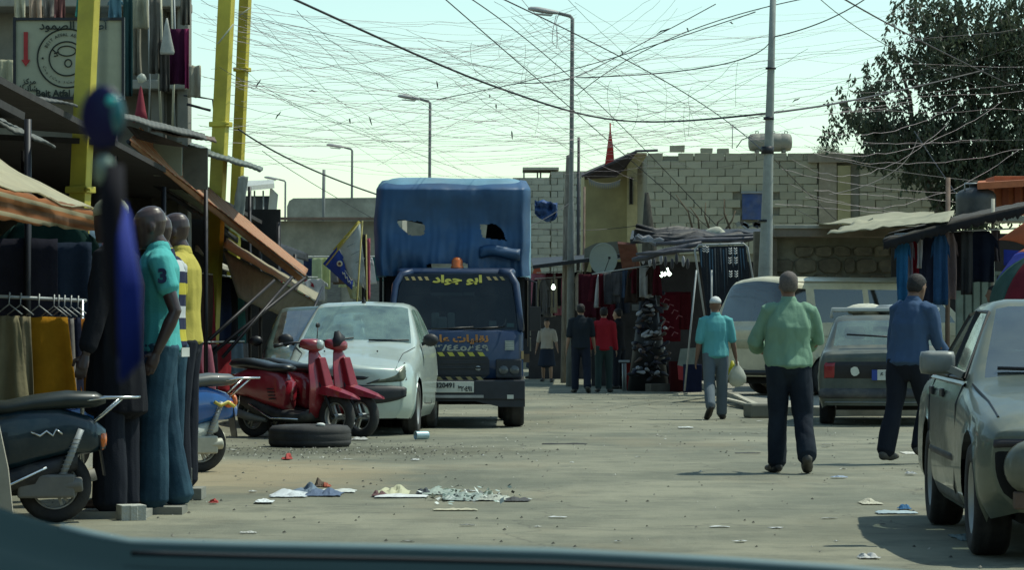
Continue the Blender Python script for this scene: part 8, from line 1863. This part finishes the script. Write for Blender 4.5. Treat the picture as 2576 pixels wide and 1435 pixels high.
# ============================================================ litter on the road
def crumple(name, x, y, wd, dp, ht, col, label, cat='paper', seed=0, trans=.2):
    q = G(x, y); k = F / q.y; m = M()
    def fn(u, v):
        e = (1 - abs(2 * u - 1) ** 3) * (1 - abs(2 * v - 1) ** 3)
        return q + V(((u - .5) * wd / k + .03 * nz(v * 4, seed), (v - .5) * dp + .08 * dp * nz(u * 6, seed * 2), .008 + abs(nz(u * 2.2 + seed, v * 2.2, seed)) * ht * e * .75 + .008 * abs(nz(u * 6, v * 6, seed))))
    m.grid(fn, 14, 9, sm=False); return m.build(name, mat('lit_' + name + str(col), col, .8, trans=trans, var=.1), label=label, cat=cat, solid=.003)
LT = [('paper', 728, 1249, 90, .55, .10, (.62, .66, .68), 'white paper at the left end of the big litter heap'), ('blue_bag', 770, 1240, 70, .5, .13, (.15, .20, .26), 'grey blue plastic bag in the litter heap'), ('blue_bag', 815, 1247, 90, .5, .12, (.10, .14, .22), 'flat dark blue plastic piece in the litter heap'), ('white_strip', 845, 1240, 100, .35, .05, (.60, .62, .58), 'long white strip in the litter heap'), ('brown_scrap', 808, 1226, 30, .2, .14, (.14, .10, .07), 'brown scrap with orange tip above the litter heap'),
 ('orange_scrap', 822, 1228, 16, .12, .1, (.45, .12, .07), 'small orange scrap above the litter heap'), ('cream_paper', 990, 1243, 80, .5, .14, (.55, .54, .36), 'cream paper in the middle of the litter'), ('white_paper', 1010, 1252, 130, .3, .05, (.70, .72, .70), 'long white sheet right of the cream paper'), ('dark_scrap', 1065, 1244, 34, .3, .12, (.05, .06, .07), 'dark pointed scrap in the litter'), ('red_scrap', 955, 1250, 36, .2, .08, (.14, .07, .07), 'dark red scrap left of the cream paper'),
 ('clear_film', 1110, 1242, 90, .7, .10, (.36, .42, .36), 'clear crinkled plastic film on the road'), ('clear_film', 1170, 1254, 110, .9, .14, (.33, .39, .35), 'second crinkled clear film with glittering folds'), ('clear_film', 1235, 1258, 90, .5, .10, (.45, .47, .40), 'last piece of clear film before the dark end'), ('ash_scrap', 1300, 1262, 60, .3, .08, (.08, .08, .08), 'blackened scrap at the right end of the litter'), ('cream_stick', 1145, 1287, 110, .10, .03, (.55, .52, .38), 'thin cream strip in front of the litter'),
 ('white_tissue', 665, 1266, 46, .22, .05, (.70, .73, .73), 'white tissue in front of the litter heap'), ('red_wrapper', 722, 1157, 22, .25, .10, (.45, .07, .06), 'red wrapper on the sandy patch'), ('red_wrapper', 537, 1268, 16, .12, .06, (.50, .08, .07), 'small red wrapper beside the mannequins'), ('white_card', 625, 1345, 40, .06, .02, (.50, .50, .46), 'thin pale card near the bonnet'), ('white_card', 635, 1240, 16, .08, .02, (.5, .5, .46), 'tiny card left of the litter heap'),
 ('cream_wrapper', 2190, 1270, 52, .25, .08, (.55, .52, .40), 'crumpled cream wrapper near the old saloon'), ('blue_wrapper', 2275, 1284, 30, .15, .06, (.03, .14, .30), 'blue bottle cap wrapper near the old saloon wheel'), ('clear_wrapper', 2255, 1294, 100, .2, .04, (.42, .52, .56), 'flat clear wrapper near the old saloon wheel'), ('white_wrapper', 2185, 1408, 50, .10, .05, (.60, .60, .58), 'white wrapper beside the saloon shadow'), ('blue_white_wrapper', 2110, 1204, 36, .12, .03, (.35, .42, .52), 'pale blue wrapper between the walking men'), ('white_wrapper', 2290, 1195, 22, .12, .05, (.5, .5, .48), 'white wrapper behind the old saloon wheel'),
 ('white_feather', 1725, 1078, 36, .2, .02, (.60, .62, .60), 'thin white scrap in front of the turquoise polo man'), ('cream_card', 2300, 1143, 60, .5, .02, (.62, .60, .52), 'pale card under the bending man'), ('cigarette_pack', 905, 1108, 40, .3, .10, (.45, .45, .42), 'crumpled pale scrap at the rear red scooter wheel'), ('white_bit', 835, 1095, 22, .12, .05, (.6, .6, .58), 'small white bit by the lying tyre'), ('dark_strip', 1420, 1120, 110, .12, .02, (.05, .05, .05), 'dark strip lying across the road'), ('dark_strip', 1880, 1143, 60, .06, .02, (.08, .08, .09), 'thin dark strip near the green shirt man'), ('green_bottle', 2430, 1358, 60, .5, .12, (.16, .22, .22), 'pale green crushed bottle under the old saloon'), ('white_bit', 1045, 1160, 18, .1, .03, (.6, .6, .58), 'small white bit on the dark grit')]
for i, (nm, x, y, w_, d_2, h_, c, lb) in enumerate(LT): crumple(nm, x, y, w_, d_2, h_, c, lb, seed=i + 1, trans=.15)
rnd = random.Random(77)
for i in range(34):
    x, y = rnd.uniform(520, 2250), rnd.uniform(1100, 1400) if i % 3 else rnd.uniform(1060, 1160); c = rnd.choice(((.5, .5, .46), (.36, .34, .28), (.08, .08, .08), (.55, .56, .55), (.2, .2, .18))); q = G(x, min(y, 1365)); m = M(); a0 = rnd.uniform(0, 3); w_ = rnd.uniform(.012, .045)
    m.grid(lambda u, v: q + V(((u - .5) * w_ * 2 * (1 + .4 * sin(v * 3 + i)), (v - .5) * w_ * 1.6 + .2 * w_ * sin(u * 5 + a0), .005 + .012 * abs(nz(u * 3 + i, v * 3)))), 4, 3, sm=False); m.build('paper_scrap', mat('scrap_%.2f' % c[0], c, .9), solid=.002, label='small flat scrap lying on the open road', cat='scrap', group='small scraps on the road')
m = M()
for i in range(170):
    x, y = rnd.gauss(1180, 60), rnd.gauss(1256, 8); q = G(x, y); w_ = rnd.uniform(.01, .035); a = V((rnd.uniform(-1, 1), rnd.uniform(-1, 1), rnd.uniform(0, .6))).normalized() * w_; b = V((rnd.uniform(-1, 1), rnd.uniform(-1, 1), rnd.uniform(0, .5))).normalized() * w_; q.z = .006 + rnd.random() ** 3 * .05
    m.add([q, q + a, q + a + b, q + b], [(0, 1, 2, 3)], i % 3)
m.build('plastic_shreds', [mat('shred_white', (.65, .68, .62), .4), mat('shred_dark', (.10, .11, .10), .6), mat('shred_green', (.35, .42, .36), .4)], kind='stuff', label='glittering torn plastic shreds round the clear film', cat='litter', keep=True)
rnd = random.Random(31); m = M()
for i in range(1500):
    if i < 900: x, y = rnd.uniform(-4.2, 5), rnd.uniform(15, 60)
    else: x, y = rnd.gauss(-1.9, 1.1), rnd.gauss(30.0, 1.0)
    s_ = rnd.uniform(.004, .014) * (1.5 if rnd.random() < .05 else 1); h_ = s_ * .6
    m.add([V((x - s_, y, .004)), V((x, y - s_ * 1.2, .004)), V((x + s_, y + s_ * .3, .004)), V((x, y + s_, .004)), V((x + s_ * .2, y, h_ + .008))], [(0, 1, 4), (1, 2, 4), (2, 3, 4), (3, 0, 4)], rnd.choice((0, 0, 0, 1, 2)))
m.build('grit', [mat('grit_dark', (.06, .06, .05), .95), mat('grit_grey', (.20, .19, .16), .95), mat('grit_pale', (.45, .44, .38), .95)], kind='stuff', label='loose grit and crumbs scattered over the road', cat='grit', keep=True)

# ============================================================ our own car: bonnet and the charm hanging in the windscreen
BN = mat('own_bonnet_paint', (.006, .018, .023), .85, 0, var=.05, spec=.04)
def bz(u): return 1.128 + .0 - .018 * (u - .35) ** 2 * 2 - .006 * u
t = thing('car_bonnet', 'dark teal bonnet of our own car across the bottom of the picture', 'car bonnet', (0, 1.35, .9))
EB = [(-250, 1180), (0, 1285), (150, 1330), (320, 1366), (600, 1374), (1000, 1382), (1400, 1392), (1800, 1412), (2150, 1436), (2500, 1470), (2800, 1510)]
def edge(x):
    for (x0, y0), (x1, y1) in zip(EB, EB[1:]):
        if x <= x1: return lerp(y0, y1, (x - x0) / (x1 - x0))
    return EB[-1][1]
kf = F / 1.75
m = M(t.location); N = 60
def bon(u, v):
    x = lerp(-260, 2800, u); y = (edge(x - 60) + edge(x) + edge(x + 60)) / 3; p = P(x, y, kf)
    if v < .12: q = v / .12; return p + V((0, .06 * (1 - q) ** 2, -.045 * (1 - q) ** 2 - .0))
    q = (v - .12) / .88; return V((p.x * (1 - .1 * q), p.y - .95 * q, p.z - .012 * sin(min(1, q * 6) * pi) * .6 - .055 * q))
m.grid(bon, N, 30); m.build('panel', BN, t, solid=.004)
m = M(t.location); m.tube([P(lerp(150, 2800, i / 30), edge(lerp(150, 2800, i / 30)) + 5, kf * 1.003) for i in range(31)], .0038, 8); m.build('rim_strip', mat('rim_highlight', (.16, .24, .25), .4), t)  # added pale tube paints the lit edge line of the bonnet
m = M(t.location); m.tube([P(lerp(330, 2800, i / 30), edge(lerp(330, 2800, i / 30)) + 27, kf * 1.04) for i in range(31)], .0017, 6); m.build('rubber_seal', RUBBER, t)
# charm
kc = F / .92; q = P(258, 295, kc); t = thing('hanging_charm', 'dark blue glass bead charm with long blue tassel hanging out of focus at the left', 'charm', q)
CB = mat('cobalt_glass', (.003, .004, .06), .35, var=.1, spec=.3)
m = M(t.location); m.sphere(q, 57 / kc, 24, 0, (1, .35, 1.42)); m.build('bead', CB, t)
m = M(t.location); m.sphere(q + V((.0026, -.0008, .0046)), 17 / kc, 14, 0, (1.0, .8, 1.0)); m.build('bead_highlight', mat('cyan_highlight', (.03, .50, .46), .2, coat=1.0), t)  # cyan spot paints the highlight on the glass bead
m = M(t.location); m.sphere(q + V((.0042, -.0004, .0005)), 26 / kc, 14, 0, (.8, .7, 2.0)); m.build('bead_flank', mat('teal_flank', (.02, .16, .18), .2, coat=1.0), t)  # teal bulge on the bead's right flank
m = M(t.location); m.tube([q + V((0, 0, .0095)), q + V((.0005, 0, .03)), q + V((.0, 0, .13))], .0005, 6); m.build('cord', mat('grey_cord', (.10, .16, .17), .8), t)
m = M(t.location); m.lathe([(.0012, 0), (.003, -.002), (.0032, -.006), (.002, -.009)], q + V((.0004, 0, -.0115)), 'Z', 14); m.build('cap', mat('pale_metal_cap', (.20, .27, .22), .4, .4), t)
m = M(t.location); m.tube([P(283, 415, kc), P(281, 520, kc), P(290, 700, kc), P(300, 900, kc)], [.0034, .0042, .0040, .0022], 12); m.build('tassel_core', mat('tassel_black', (.004, .004, .010), .9), t)
for i in range(14):
    u = i / 13; m = M(t.location); x0 = 300 + 16 * u; x1 = 305 + 48 * u; m.tube([P(x0, 500 + 40 * u, kc), P(lerp(x0, x1, .5) + 6, 720, kc * 1.006), P(x1, 960 - 50 * u, kc)], [.0014, .0017, .0008], 6); m.build('tassel_thread', mat('tassel_blue', (.006, .022, .22), .8, var=.3), t)

# ============================================================ the street goes on unseen behind the camera, added to block low sky light
for x0, x1, y0, y1, h, lb in ((-15, -6.5, -42, 9, 7.5, 'long rendered tenement on the left side of the street behind the viewpoint'), (7.5, 16, -42, 8, 6.5, 'long rendered tenement on the right side of the street behind the viewpoint'), (-14, 15, -62, -50, 8.5, 'unseen tenement added to close the street far behind the viewpoint')):
    org = V(((x0 + x1) / 2, (y0 + y1) / 2, 0)); t = thing('tenement', lb, 'building', org)
    m = M(org); m.box((org.x, org.y, h / 2), (x1 - x0, y1 - y0, h)); m.build('wall', TEN, t)
    for f in range(2):
        for i in range(9):
            m = M(org); z = 1.9 + 2.9 * f
            if y1 < -45: m.box((x0 + 2 + i * 3, y1 + .02, z), (1.1, .08, 1.5))
            else: m.box(((x1 + .02) if x0 < 0 else (x0 - .02), y0 + 3 + i * 5.3, z), (.08, 1.1, 1.5))
            m.build('window', BLACK, t)
